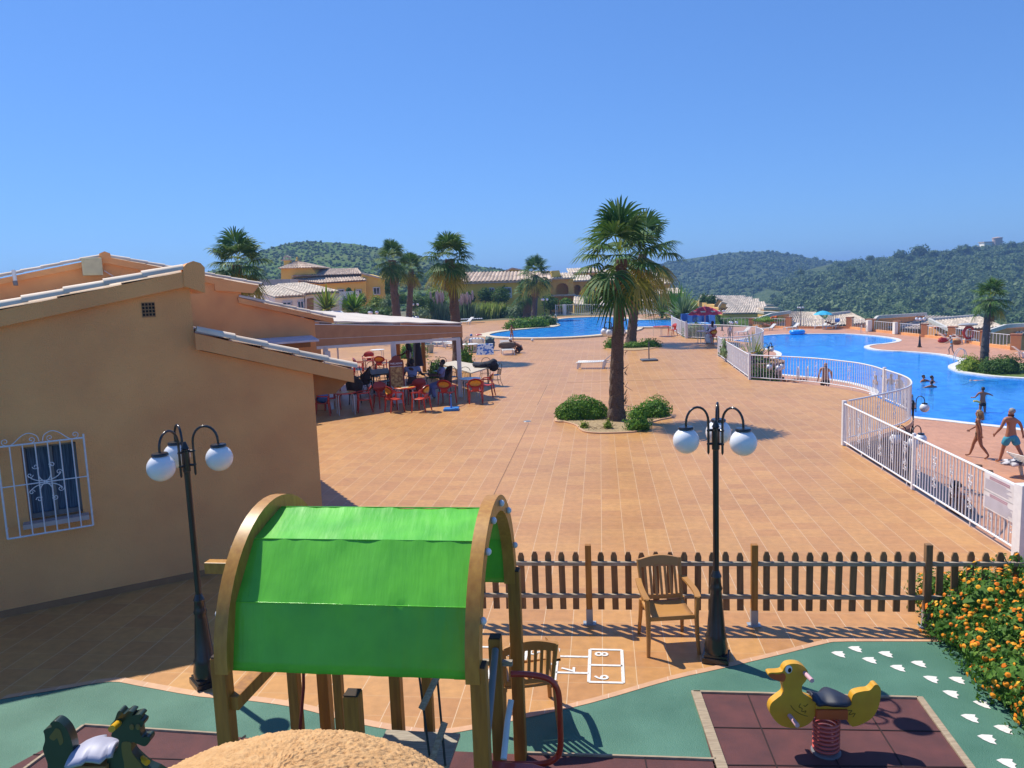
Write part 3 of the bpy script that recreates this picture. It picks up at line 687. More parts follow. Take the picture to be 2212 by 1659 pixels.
# ---------- duck spring rider
def plate(pix, yy, th, mat, name, parent, bev=.012, dz=0):
    P = [yd(x, y, yy) for x, y in pix]
    if len(P) > 4: P = smoothline(P, 4, True)
    return MB().extr([p + V((0, -th / 2, dz)) for p in P], V((0, th, 0))).build(name, mat, parent, bevel=bev)
Z3 = lambda x, y: (1620 + .1709 * x, 1404 + .1709 * y)
m_duck = M('yellow_panel', (.66, .34, .014), .45, (.58, .28, .012), 6, coat=.2)
m_beak = M('orange_beak', (.55, .095, .018), .5); m_seatb = M('navy_seat', (.018, .026, .048), .6, (.014, .02, .04), 10)
m_spring = M('coral_spring', (.60, .10, .075), .35, coat=.3); m_pink = M('pink_grip', (.72, .42, .46), .4)
DY = 5.98; db = g(1784, 1626)
D = thing('duck_spring_rider', 'yellow duck shaped spring rider with navy seat on a coral spring', 'spring rider', db)
body = [(250, 650), (330, 580), (400, 525), (410, 480), (395, 420), (390, 375), (300, 352), (232, 318), (212, 285), (235, 262), (330, 258), (390, 245), (410, 205), (450, 165), (520, 148), (600, 155), (665, 190), (708, 240), (712, 310), (680, 372), (640, 425), (640, 490), (670, 545), (760, 590), (812, 650), (812, 760), (770, 860), (690, 925), (590, 955), (470, 952), (360, 915), (275, 830), (232, 740)]
bo = plate([Z3(*p) for p in body], DY, .07, m_duck, 'body', D)
bk = plate([Z3(*p) for p in [(218, 290), (260, 275), (340, 282), (405, 265), (432, 300), (425, 345), (395, 372), (300, 350), (240, 318)]], DY, .078, m_beak, 'beak', bo, .004)
e = Z3(490, 247); p = yd(e[0], e[1], DY - .036); MB().sph(p, (.030, .006, .036), 14, 8).build('eye', m_white, bo); p2_ = yd(e[0] + 2, e[1] + 1.5, DY - .04); MB().sph(p2_, (.016, .006, .022), 12, 8).build('pupil', m_dark, bo)
b = MB()
def wiggle(pts): b.tube(smoothline([yd(*Z3(x, y), DY - .037) for x, y in pts], 4), .0022, 4)
wiggle([(515, 700), (560, 760), (640, 810), (730, 840)]); wiggle([(640, 680), (620, 720), (660, 740), (655, 780), (710, 770), (690, 800)]); wiggle([(735, 680), (700, 715), (680, 700)]); wiggle([(1240, 770), (1290, 765), (1250, 820), (1330, 800), (1300, 850)])
b.build('feather_lines', m_dark, bo)
tail = [(1200, 700), (1258, 660), (1262, 590), (1300, 525), (1400, 495), (1480, 485), (1520, 455), (1555, 415), (1600, 420), (1630, 480), (1622, 600), (1590, 720), (1520, 830), (1410, 900), (1300, 938), (1250, 925), (1205, 840)]
plate([Z3(*p) for p in tail], DY, .07, m_duck, 'tail', D)
plate([Z3(*p) for p in [(806, 712), (1203, 712), (1203, 835), (806, 835)]], DY, .12, m_beak, 'crossbar', D, .006); plate([Z3(*p) for p in [(800, 655), (1215, 665), (1210, 715), (800, 715)]], DY, .085, m_duck, 'seat_support', D, .006)
sp = smoothline([yd(*Z3(x, y), DY) for x, y in [(770, 585), (830, 610), (930, 615), (1030, 585), (1120, 600), (1240, 640)]], 5); b = MB()
hw = [.10, .14, .16, .17, .17, .17, .16, .15, .14, .14, .15, .17, .19, .205, .215, .22, .22, .22, .215, .21, .20, .19, .17, .14, .10, .05]
for i, p in enumerate(sp):
    h = hw[min(i, len(hw) - 1)] * .62
    for k in range(9):
        x_ = (k / 4 - 1); b.v.append(tuple(p + V((0, h * x_, .022 - .03 * x_ * x_)))); 
for i in range(len(sp) - 1):
    for k in range(8): b.f.append((i * 9 + k, i * 9 + k + 1, i * 9 + k + 10, i * 9 + k + 9)); b.m.append(0)
o = b.build('seat', m_seatb, D, smooth=60); md = o.modifiers.new('s', 'SOLIDIFY'); md.thickness = .028; md.offset = 0
pts = []; zt_ = yd(*Z3(960, 850), DY).z
for i in range(200):
    a = i / 199 * 2 * pi * 7; pts.append(db + V((.098 * math.cos(a), .098 * math.sin(a), .03 + (zt_ - .03) * i / 199)))
MB().tube(pts, .0125, 8).build('spring', m_spring, D, smooth=60)
MB().lathe([(.12, 0), (.12, .02), (.05, .025), (.05, .03)], db, 18).build('base_plate', m_frame, D)
for (x, y, l) in ((672, 265, .13), (480, 800, .15)):
    p = yd(*Z3(x, y), DY); MB().tube([p + V((0, .02 + l * .8, 0)), p + V((0, -.03, 0)), p + V((.012, -.03 - l, -.0))], [.018, .018, .019], 10).build('grip', m_pink, D, smooth=40)

# ---------- dragon spring rider
Z4 = lambda x, y: (.1709 * x, 1485 + .1709 * y)
m_drag = M('dark_green_panel', (.016, .034, .020), .35, (.012, .028, .016), 6, coat=.3); m_olive = M('olive_belly', (.17, .125, .03), .5); m_oran = M('tan_board', (.30, .16, .05), .6); m_yel = M('yellow_grip', (.72, .40, .01), .4)
GY = 4.7; gb = V((yd(205, 1700, GY).x, GY, 0))
D2 = thing('dragon_spring_rider', 'dark green dragon shaped spring rider with pale seat beside the stucco house', 'spring rider', gb)
tl = [(600, 560), (588, 510), (640, 480), (690, 460), (672, 420), (730, 385), (800, 410), (870, 480), (915, 560), (945, 650), (960, 740), (960, 850), (985, 900), (990, 1100), (660, 1100), (640, 930), (595, 800), (580, 730), (605, 640)]
o = plate([Z4(*p) for p in tl], GY, .07, m_drag, 'tail', D2); plate([Z4(*p) for p in [(665, 590), (720, 510), (750, 475), (800, 500), (830, 580), (840, 650), (800, 690), (780, 640), (760, 600), (720, 630)]], GY, .076, m_olive, 'tail_spot', o, .002)
hd = [(1400, 860), (1440, 800), (1500, 760), (1530, 700), (1530, 620), (1440, 580), (1460, 500), (1430, 440), (1480, 380), (1520, 275), (1560, 262), (1600, 300), (1660, 262), (1720, 280), (1700, 320), (1790, 300), (1830, 330), (1800, 365), (1850, 400), (1835, 450), (1800, 480), (1805, 560), (1830, 590), (1900, 585), (1930, 620), (1900, 680), (1850, 705), (1780, 680), (1700, 655), (1690, 740), (1720, 800), (1800, 880), (1900, 960), (2030, 1020), (2060, 1100), (1360, 1100), (1380, 950)]
o = plate([Z4(*p) for p in hd], GY, .07, m_drag, 'head', D2)
plate([Z4(*p) for p in [(1580, 655), (1690, 655), (1695, 760), (1750, 850), (1830, 950), (1860, 1100), (1640, 1100), (1600, 900), (1575, 780)]], GY, .076, m_olive, 'belly', o, .002)
for x in (1665, 1745):
    e = Z4(x, 500); MB().sph(yd(e[0], e[1], GY - .038), (.016, .006, .022), 12, 8).build('eye', m_olive, o)
p = yd(*Z4(1520, 430), GY); MB().tube([p + V((.01, .12, 0)), p, yd(*Z4(1410, 525), GY - .16)], .022, 10).build('grip', m_yel, D2, smooth=40)
p = yd(*Z4(1850, 895), GY); MB().tube([p + V((-.03, 0, 0)), p + V((.03, -.05, 0))], .02, 8).build('foot_rest', m_yel, D2, smooth=40)
plate([Z4(*p) for p in [(985, 915), (1410, 915), (1410, 1100), (985, 1100)]], GY, .14, m_oran, 'crossbar', D2, .006)
b = MB(); sp = smoothline([yd(*Z4(x, y), GY) for x, y in [(955, 850), (1050, 800), (1160, 770), (1280, 770), (1390, 785), (1480, 770)]], 5)
for i, p in enumerate(sp):
    h = .155 * (1 if 3 < i < 12 else .8) * (.6 if i > 20 or i < 1 else 1)
    for k in range(9): x_ = (k / 4 - 1); b.v.append(tuple(p + V((0, h * x_, .03 - .045 * x_ * x_))))
for i in range(len(sp) - 1):
    for k in range(8): b.f.append((i * 9 + k, i * 9 + k + 1, i * 9 + k + 10, i * 9 + k + 9)); b.m.append(0)
o = b.build('seat', M('pale_seat', (.40, .40, .50), .5, (.36, .36, .46), 8), D2, smooth=60); md = o.modifiers.new('s', 'SOLIDIFY'); md.thickness = .028; md.offset = 0
pts = [gb + V((.1 * math.cos(i / 150 * 40), .1 * math.sin(i / 150 * 40), .02 + .38 * i / 150)) for i in range(151)]
MB().tube(pts, .0125, 6).build('spring', m_spring, D2, smooth=60)

# ---------- garden chairs of wood coloured plastic
m_tan = M('tan_plastic', (.47, .23, .065), .42, (.40, .19, .05), 3, 5, spec=.4)
def garden_chair(lab, loc, rz):
    t = thing('garden_chair', lab, 'chair', (0, 0, 0), 0, 'wood coloured plastic garden chairs')
    b = MB(); w, d = .235, .22                      # faces -Y (front), seat .43 high
    rows = []
    for i in range(9):
        y = -d + 2 * d * i / 8; rows.append([V((x * (w - .0), y, .425 + .012 * (x * x) - .02 * math.sin(pi * i / 8) + (.0 if i else -.02))) for x in [k / 4 - 1 for k in range(9)]])
    for r_ in rows: b.v += [tuple(p) for p in r_]
    for i in range(8):
        for k in range(8): b.f.append((i * 9 + k, i * 9 + k + 1, i * 9 + k + 10, i * 9 + k + 9)); b.m.append(0)
    o = b.build('seat', m_tan, t, True, smooth=60); md = o.modifiers.new('s', 'SOLIDIFY'); md.thickness = .03
    bk = MB(); A = lambda x, h: V((x, .20 + .16 * h / .5 - .02 * (1 - (x / .24) ** 2) + .02, .43 + h))
    for sx in (-1, 1): bk.tube([A(.215 * sx, -.06), A(.225 * sx, .2), A(.235 * sx, .43)], [.02, .021, .024], 8)
    top = [A(x * .235, .43 + .045 * math.cos(x * pi / 2)) for x in [k / 8 - 1 for k in range(17)]]
    lo = [A(x * .235, .345 + .03 * math.cos(x * pi / 2)) for x in [k / 8 - 1 for k in range(17)]]
    bk.strip([p + V((0, -.016, 0)) for p in top], [p + V((0, -.016, 0)) for p in lo]); bk.strip([p + V((0, .016, 0)) for p in top], [p + V((0, .016, 0)) for p in lo]); bk.strip([p + V((0, -.016, 0)) for p in top], [p + V((0, .016, 0)) for p in top]); bk.strip([p + V((0, -.016, 0)) for p in lo], [p + V((0, .016, 0)) for p in lo])
    bk.bar(A(-.22, .035), A(.22, .035), .03, .045)
    o = bk.build('backrest', m_tan, t, True, smooth=45)
    sl_ = MB()
    for k in range(7):
        x = -.168 + .056 * k; sl_.bar(A(x, .04), A(x, .37), .028, .014, up=(0, 1, 0))
    sl_.build('slats', m_tan, o, True)
    for sx in (-1, 1):
        b = MB(); ar = smoothline([V((.255 * sx, .28, .66)), V((.275 * sx, .12, .655)), V((.285 * sx, -.1, .645)), V((.275 * sx, -.235, .625))], 4)
        b.strip([p + V((-.032, 0, .012)) for p in ar], [p + V((.032, 0, .012)) for p in ar]); b.strip([p + V((-.032, 0, -.012)) for p in ar], [p + V((.032, 0, -.012)) for p in ar]); b.strip([p + V((-.032, 0, .012)) for p in ar], [p + V((-.032, 0, -.012)) for p in ar]); b.strip([p + V((.032, 0, .012)) for p in ar], [p + V((.032, 0, -.012)) for p in ar])
        b.build('armrest', m_tan, t, True, smooth=40)
        MB().tube([V((.275 * sx, -.225, .635)), V((.262 * sx, -.215, .42)), V((.265 * sx, -.235, .2)), V((.275 * sx, -.26, 0))], [.026, .027, .024, .02], 8).build('leg', m_tan, t, True, smooth=45)
        MB().tube([V((.235 * sx, .24, .44)), V((.24 * sx, .27, .22)), V((.25 * sx, .31, 0))], [.027, .024, .019], 8).build('leg', m_tan, t, True, smooth=45)
    MB().bar((-.25, -.215, .405), (.25, -.215, .405), .02, .05).build('apron', m_tan, t, True, bevel=.006)
    t.location = loc; t.rotation_euler = (0, 0, rz); return t
ch = garden_chair('tan slatted garden chair standing empty in front of the picket fence', g(1442, 1392), R(3))
dup(ch, g(1138, 1560) + V((0, .12, 0)), R(180 + 8), 'tan slatted garden chair seen from behind through the red slide rail')

# ---------- picket fence
m_picket = M('stained_picket', (.27, .15, .065), .75, (.16, .085, .038), 4, 8, stretch=(8, 8, 1), lo=.3, hi=.7, objvar=.22)
m_rail = M('greyed_rail', (.42, .36, .29), .8, (.24, .17, .10), 5, 7, stretch=(1.5, 12, 12), lo=.3, hi=.7)
m_galv = M('galvanised', (.42, .44, .46), .5, metal=.5)
fp0 = g(1274, 1347); fp2 = g(2006, 1354); fd = (fp2 - fp0).normalized(); fr_ = V((-fd.y, fd.x, 0)); FR = Matrix((fd, fr_, V((0, 0, 1)))).transposed()
PF = thing('picket_fence', 'low brown wooden picket fence with square posts across the playground edge', 'fence', fp0)
fl = (g(1630, 1353) - fp0).length; ftot = fl * 2.05
rd = random.Random(3)
for k in range(-1, 3):
    p = fp0 + fd * fl * k
    if k == 0 or k == 1 or k == 2 or k == -1:
        po = MB().box(p + V((0, 0, .52)), (.072, .072, .90), FR).build('post', m_wood if k in (0, 1) else m_picket, PF, bevel=.004)
        b = MB(); b.box(p + V((0, 0, .10)), (.078, .078, .18), FR); b.box(p + V((0, 0, .005)), (.15, .11, .01), FR); b.build('post_shoe', m_galv, po)
        s = 0
for z in (.74, .345): MB().bar(fp0 - fd * fl * .98 + fr_ * -.0 + V((0, 0, z)), fp0 + fd * fl * 2.62 + V((0, 0, z)), .045, .045).build('rail', m_rail, PF, bevel=.004)
npk = 11
for k in range(-1, 3):
    for i in range(npk if k < 2 else 6):
        u = fl * k + fl * (i + .9) / (npk + .85); p = fp0 + fd * u + fr_ * .034
        if k == -1 and i < 2: continue
        h = .70 + rd.uniform(-.008, .008); w = .037; z0 = .165
        ol = [(-w, z0), (w, z0), (w, z0 + h - .05), (w * .5, z0 + h), (-w * .5, z0 + h), (-w, z0 + h - .05)]
        tl = rd.uniform(-.018, .018); MB().extr([p + fd * (a + tl * (z - .5)) + V((0, 0, z)) + fr_ * -.011 for a, z in ol], fr_ * .022).build('picket', m_picket, PF)

# ---------- lamps
m_globe = M('opal_globe', (.80, .80, .82), .25, (.78, .78, .80), 3, spec=.5)
m_globe.node_tree.nodes['Principled BSDF'].inputs['Subsurface Weight'].default_value = .0
def lamp(lab, loc, rz, narm=3, group='black three globe lamps'):
    t = thing('street_lamp', lab, 'lamp', (0, 0, 0), 0, group)
    b = MB(); b.box((0, 0, .03), (.27, .27, .06)); b.box((0, 0, .075), (.235, .235, .03))
    b.lathe([(.118, .09), (.122, .16), (.108, .24), (.112, .27), (.096, .30), (.062, .72), (.058, .76), (.068, .79), (.056, .82), (.05, .90), (.058, .92), (.046, .95), (.034, .98)], (0, 0, 0), 16)
    b.build('base', m_black, t, True, smooth=40, bevel=None)
    MB().lathe([(.031, .96), (.031, 2.26), (.040, 2.27), (.040, 2.47), (.031, 2.475), (.031, 2.49), (.04, 2.50), (.026, 2.535), (.012, 2.57)], (0, 0, 0), 14).build('pole', m_black, t, True, smooth=40)
    for k in range(narm):
        a = 2 * pi * k / narm; ca, sa = math.cos(a), math.sin(a); P = lambda r, z: V((r * ca, r * sa, z))
        pts = [P(.08, 2.24), P(.08, 2.56)] + [P(.20 - .12 * math.cos(th), 2.56 + .155 * math.sin(th)) for th in [pi * i / 12 for i in range(1, 13)]] + [P(.32, 2.52)]
        b = MB(); b.tube(pts, .0125, 8); b.tube([P(.02, 2.47), P(.085, 2.47)], .014, 6); b.tube([P(.02, 2.33), P(.085, 2.33)], .014, 6); b.sph(P(.08, 2.47), .018, 8, 6); b.sph(P(.08, 2.33), .018, 8, 6); b.lathe([(.004, 2.22), (.013, 2.24)], P(.08, 0), 8)
        arm = b.build('arm', m_black, t, True, smooth=60)
        b = MB(); b.lathe([(.02, 2.53), (.07, 2.525), (.078, 2.515), (.078, 2.50), (.065, 2.495)], P(.32, 0), 18); b.build('globe_cap', m_black, arm, True, smooth=40)
        MB().sph(P(.32, 2.38), .132, 26, 16).build('globe', m_globe, arm, True, smooth=179)
    t.location = loc; t.rotation_euler = (0, 0, rz); return t
L0_ = lamp('black three globe lamp on the tiles behind the yellow duck rider', g(1547, 1424), R(70))
dup(L0_, g(447, 1476), R(129), 'black three globe lamp in front of the ochre house wall')
LL = [(1322, 872, 0, 24.6, 10, 'three globe lamp mostly hidden behind the tall near palm trunk'),
      (1318, 729, 0, None, 60, 'three globe lamp rising beside the second palm near the far pool'),
      (995, 691, 0, None, 0, 'black globe lamp before the tall grasses and the yellow house'),
      (1177, 695, 0, None, 10, 'black globe lamp beside the island palm in front of a trimmed bush'),
      (806, 0, 0, 56, 20, 'globe lamp behind the bar canopy left of the two close palms'),
      (898, 0, 0, 80, 0, 'globe lamp standing right of the two close palms near the grasses'),
      (892, 0, 0, 42, 50, 'globe lamp with only its globes showing over the bar canopy'),
      (1560, 0, DZ, 92, 30, 'globe lamp just behind the red parasol'), (1583, 0, DZ, 68, 0, 'globe lamp on the pool deck right of the red parasol'),
      (1729, 0, DZ, 94, 5, 'globe lamp at the far pool edge near the turquoise parasol'), (1988, 0, DZ, 63.5, 0, 'globe lamp on the far deck left of the pool palm'),
      (1661, 0, DZ, 42, 40, 'globe lamp on the deck peninsula beside the round planter'), (1677, 0, DZ, 33.4, 25, 'globe lamp low behind the curved fence near the pool ladder'),
      (1972, 0, DZ, 22.3, 70, 'upper of two globe lamps below the curved fence'), (1967, 0, DZ, 17.8, 15, 'lower of two globe lamps below the curved fence, in front of the other')]
for (x, y, z, d, rot, lab) in LL:
    if d is None: p = g(x, y, z)
    else: q = yd(x, 700 if z == 0 or d > 40 else 900, d); p = V((q.x, q.y, z))
    dup(L0_, p, R(rot), lab)

# ---------- white metal fences
m_fence = M('fence_white', (.78, .78, .80), .4, (.70, .70, .73), 12)
def metal_fence(P, lab, posts=(), h=1.0, gap=.105, scroll=0, thick=.011, z0=0.0, grp='white metal railings'):
    P = [V(p) for p in P]; base = P[0]
    t = thing('metal_railing', lab, 'railing', base, 0, grp); up = V((0, 0, 1))
    for (z, r_) in ((h - .03, .022), (.10, .018)):
        b = MB(); b.tube([p + up * z for p in P], r_, 8); b.build('rail', m_fence, t, smooth=50)
    ln_ = [0]
    for i in range(1, len(P)): ln_.append(ln_[-1] + (P[i] - P[i - 1]).length)
    def at(s):
        for i in range(1, len(P)):
            if s <= ln_[i] or i == len(P) - 1:
                f = (s - ln_[i - 1]) / max(1e-6, ln_[i] - ln_[i - 1]); return P[i - 1].lerp(P[i], f), (P[i] - P[i - 1]).normalized()
    n = max(2, int(ln_[-1] / gap)); b = MB()
    for i in range(1, n):
        p, d = at(ln_[-1] * i / n); b.tube([p + up * .10, p + up * (h - .03)], thick, 5 if thick < .02 else 6, False)
    for i in range(1, int(ln_[-1] / 1.2) + 1):
        p, d = at(min(ln_[-1], i * 1.2)); b.tube([p, p + up * .1], .012, 5)
    b.build('bars', m_fence, t)
    if scroll:
        s = scroll * .6
        while s < ln_[-1] - .1:
            p, d = at(s); b = MB()
            for sg in (-1, 1):
                for sv in (-1, 1):
                    b.tube(smoothline([p + d * (sg * a) + up * (.55 + sv * z) for a, z in [(.012, .0), (.03, .06), (.055, .10), (.05, .15), (.02, .155), (.018, .12), (.035, .115)]], 3), .007, 4)
                    b.tube(smoothline([p + d * (sg * a) + up * (.55 + sv * z) for a, z in [(.012, .16), (.03, .20), (.06, .22), (.062, .26), (.03, .262), (.03, .235)]], 3), .006, 4)
            b.build('scroll', m_fence, t); s += scroll
    for q, w in posts:
        q = V(q); b = MB(); b.box(q + up * (h + .04) / 2, (w, w, h + .04)); b.build('post', m_fence, t, bevel=.006)
    return t
metal_fence([A1, A0], 'straight white railing with scrolls running down to the notice board post', [(A0, .17), (A1, .085), (A1.lerp(A0, .52), .055)], 1.02, .112, .62)
metal_fence(pb1, 'white railing curving round the near plaza bulge with scrolls', [(pb1[-1], .085)], 1.02, .112, .8)
metal_fence(pC, 'long white railing sweeping above the pool bay and man in black shorts', [(pC[-1], .09)], 1.0, .12, 1.6)
metal_fence(pD, 'short white railing overgrown by a flowering climber', [(pD[-1], .10), (pD[0].lerp(pD[1], .45), .05)], 1.0, .10, .7)
metal_fence(pb2, 'white railing curving round the far plaza bulge above the planter', [(pb2[-1], .10)], 1.0, .12)
metal_fence(pF, 'white railing behind the table under the red parasol', [(pF[-1], .10)], 1.0, .12)
metal_fence([g(1484, 731), g(1472, 726), g(1452, 713), g(1450, 711)], 'white railing with gate posts beside the red chair and far pool', [(g(1481.5, 731), .10), (g(1472, 726), .12), (g(1452, 712), .1)], 1.1, .12)
metal_fence([A0 + V((.55, -.05, 0)), V((9.6, 9.5, 0))], 'white gate post and railing at the right frame edge beyond the notice board', [(A0 + V((.36, -.03, 0)), .12)], .9, .12)
metal_fence([g(1200, 682), g(1219, 681.5), g(1330, 680.5), g(1400, 680), g(1434, 678)], 'white railing with bars behind the far pool', [(g(1220, 681.5), .35), (g(1434, 678), .4), (g(1201, 682), .12)], 1.35, .3, 0, .03)
metal_fence([g(1436, 676), g(1456, 687)], 'short white railing slanting at the right end of the far pool', [(g(1456, 687), .35)], 1.5, .3, 0, .03)

# ---------- notice board on the railing
dn = (A0 - A1).normalized(); sn_ = V((dn.y, -dn.x, 0))
t = thing('notice_board', 'white rules notice board hung on the railing beside the gate post', 'sign', A0 - dn * .55)
q0 = A0 - dn * .98 - sn_ * -.03; fa = V((-dn.y, dn.x, 0))
if fa.x > 0: fa = -fa
q0 = A0 - dn * .98 + fa * .03; q1 = A0 - dn * .12 + fa * .03
b = MB(); b.extr([q0 + V((0, 0, .46)), q1 + V((0, 0, .46)), q1 + V((0, 0, .99)), q0 + V((0, 0, .99))], fa * .008); b.build('board', M('board_white', (.72, .71, .74), .4), t)
b = MB(); rd = random.Random(5); ql = (q1 - q0).length
def tl_(z, x0, x1, h):
    x = x0
    while x < x1:
        w_ = rd.uniform(.012, .045); b.bar(q0 + dn * x + fa * .0105 + V((0, 0, z)), q0 + dn * min(x1, x + w_) + fa * .0105 + V((0, 0, z)), .003, h); x += w_ + .008
for z in (.955, .93): tl_(z, .16, ql - .16, .014)
for z in (.695, .67): tl_(z, .18, ql - .2, .014)
tx = b.build('heading_text', M('sign_red', (.45, .22, .30), .6), t)
b = MB()
for z in [.90 - .022 * i for i in range(7)] + [.645 - .022 * i for i in range(8)]: tl_(z, .04, ql - .05 - rd.uniform(0, .2), .008)
b.build('rules_text', M('sign_grey', (.42, .38, .48), .6), t)
b = MB(); b.bar(q0 + fa * .0105 + V((0, 0, .725)), q1 + fa * .0105 + V((0, 0, .725)), .003, .004); b.build('divider', m_frame, t)
# ------------------------------------------------------------------ bar terrace
m_redpl = M('red_plastic', (.52, .045, .018), .35, (.46, .035, .014), 4, spec=.5)
m_yel2 = M('yellow_emblem', (.72, .36, .02), .4, (.62, .26, .012), 12)
m_steel = M('painted_tube', (.62, .62, .60), .35)
m_wicker = M('brown_wicker', (.075, .032, .016), .6, (.04, .018, .010), 40, 2)
m_iron = M('dark_iron', (.022, .022, .024), .5)
m_canvas = M('awning_canvas', (.52, .27, .13), .8, (.46, .23, .11), 5)
m_canvtop = M('pale_canvas', (.62, .55, .48), .8, (.54, .47, .41), 1.2)
m_stonetop = M('pale_table_top', (.58, .50, .40), .6, (.50, .43, .34), 8)
m_blue = M('blue_plastic', (.03, .22, .62), .4)
m_umbdark = M('dark_canvas', (.016, .014, .022), .9)
EMB = M('emblem_white', (.75, .68, .5), .5)

# canopy over the terrace
cl = g(693, 886); cr = g(997, 857); cd = (cr - cl).normalized(); cn = V((-cd.y, cd.x, 0)); CW = (cr - cl).length
CN = thing('terrace_canopy', 'ochre valance terrace canopy with pale sloping awning roof on white posts', 'canopy', cl)
def cp(s, n, z): return cl + cd * s + cn * n + V((0, 0, z))
CDp = 8.6; zL, zR, zb = 2.96, 2.62, 2.16
b = MB(); b.extr([cp(0, 0, zb + .02), cp(CW + .1, 0, zb + .05), cp(CW + .1, 0, zR), cp(0, 0, zL)], cn * .05)
b.build('valance', m_canvas, CN)
b = MB(); b.extr([cp(CW + .1, 0, zb + .02), cp(CW + .1, CDp, zb + .02), cp(CW + .1, CDp, zR + .05), cp(CW + .1, 0, zR)], cd * .05); b.build('side_valance', m_canvas, CN)
b = MB(); b.bar(cp(0, -.012, (zL + zb) / 2 - .12), cp(CW + .1, -.012, (zR + zb) / 2 - .02), .006, .012); b.bar(cp(0, -.012, zL - .02), cp(CW + .1, -.012, zR - .02), .006, .035); b.build('piping', m_wpl, CN)
b = MB(); b.bar(cp(0, .03, zb - .02), cp(CW + .05, .03, zb - .02), .10, .10); b.build('front_beam', m_wpl, CN, bevel=.006)
b = MB(); n = 10
for i in range(n + 1):
    s = (CW + .15) * i / n
    for k in range(5): b.v.append(tuple(cp(s, -.03 + (CDp + .05) * k / 4, zL + (zR - zL) * i / n + .05 + .32 * k / 4 * (1 - i / n * .9) - .02 * (i % 2))))
for i in range(n):
    for k in range(4): q = i * 5 + k; b.f.append((q, q + 1, q + 6, q + 5)); b.m.append(0)
o = b.build('awning_roof', m_canvtop, CN); md = o.modifiers.new('s', 'SOLIDIFY'); md.thickness = .05; md.offset = 1
b = MB()
for i in range(1, 5): b.bar(cp(CW * i / 5, 0, zb - .02), cp(CW * i / 5, CDp, zb + .02), .06, .10)
b.build('cross_beams', m_wood, CN)
for s, nn_, w, mm in ((CW - .02, .03, .15, m_wpl), (2.66, .03, .17, m_wpl), (CW - .1, CDp - .1, .17, m_wood), (.3, .03, .15, m_wpl)):
    MB().box(cp(s, nn_, zb / 2), (w, w, zb), None).build('post', mm, CN, bevel=.008)

q_ = g(917, 803); MB().box(q_ + V((0, 0, zb / 2 + .03)), (.17, .17, zb + .06), None).build('post', m_wood, CN, bevel=.008)
# red bistro chair: rounded fan back with emblem, arms, tapering legs (faces -Y)
def red_chair():
    t = thing('bistro_chair', '', 'chair', (0, 0, 0), 0, 'red plastic terrace chairs')
    b = MB()
    for i in range(6):
        for k in range(7):
            x = (k / 3 - 1) * .22; y = -.21 + .42 * i / 5; b.v.append((x, y, .44 - .025 * math.sin(pi * i / 5) + .01 * (x / .22) ** 2 - (.03 if i == 0 else 0)))
    for i in range(5):
        for k in range(6): q = i * 7 + k; b.f.append((q, q + 1, q + 8, q + 7)); b.m.append(0)
    o = b.build('seat', m_redpl, t, True, smooth=60); md = o.modifiers.new('s', 'SOLIDIFY'); md.thickness = .025
    A = lambda x, h: V((x, .20 + .30 * h * .45 - .10 * (x / .27) ** 2, .44 + h))
    ol = [(-.12, -.02), (-.13, .10), (-.25, .20), (-.265, .28), (-.22, .36), (-.12, .42), (0, .44), (.12, .42), (.22, .36), (.265, .28), (.25, .20), (.13, .10), (.12, -.02)]
    P = [A(x, h) for x, h in smoothline([V((a, c, 0)) for a, c in ol], 3) for x, h in [(x, h)]] if False else [A(p.x, p.y) for p in smoothline([V((a, c, 0)) for a, c in ol], 3)]
    b = MB(); b.extr(P, V((0, .022, 0))); o = b.build('backrest', m_redpl, t, True, smooth=35)
    for dy, s_ in ((-.006, .78), (.028, .78)):
        Q = [A(p.x * s_, .13 + (p.y - .13) * .78 + .02) + V((0, dy, 0)) for p in smoothline([V((a, c, 0)) for a, c in [(-.20, .20), (-.24, .28), (-.20, .36), (-.1, .41), (0, .42), (.1, .41), (.2, .36), (.24, .28), (.2, .20), (.1, .17), (0, .16), (-.1, .17)]], 2, True)]
        b = MB(); b.extr(Q, V((0, .004, 0))); e = b.build('emblem', m_yel2, o, True)
    b = MB()
    for dy in (-.0105, .034):
        for (x, h, w) in ((0, .30, .20), (0, .255, .14)): b.bar(A(-w / 2, h) + V((0, dy + .03, 0)), A(w / 2, h) + V((0, dy + .03, 0)), .004, .022)
    for sx in (-1, 1):
        b = MB(); ar = smoothline([A(.23 * sx, .24), V((.275 * sx, .10, .665)), V((.28 * sx, -.12, .655)), V((.265 * sx, -.20, .635))], 3)
        b.tube(ar, [.022] * len(ar), 6); b.build('armrest', m_redpl, t, True, smooth=50)
        MB().tube([V((.265 * sx, -.20, .64)), V((.245 * sx, -.19, .44)), V((.25 * sx, -.21, .22)), V((.265 * sx, -.23, 0))], [.022, .028, .026, .02], 6).build('leg', m_redpl, t, True, smooth=50)
        MB().tube([V((.21 * sx, .20, .46)), V((.215 * sx, .22, .22)), V((.23 * sx, .26, 0))], [.03, .028, .02], 6).build('leg', m_redpl, t, True, smooth=50)
    return t
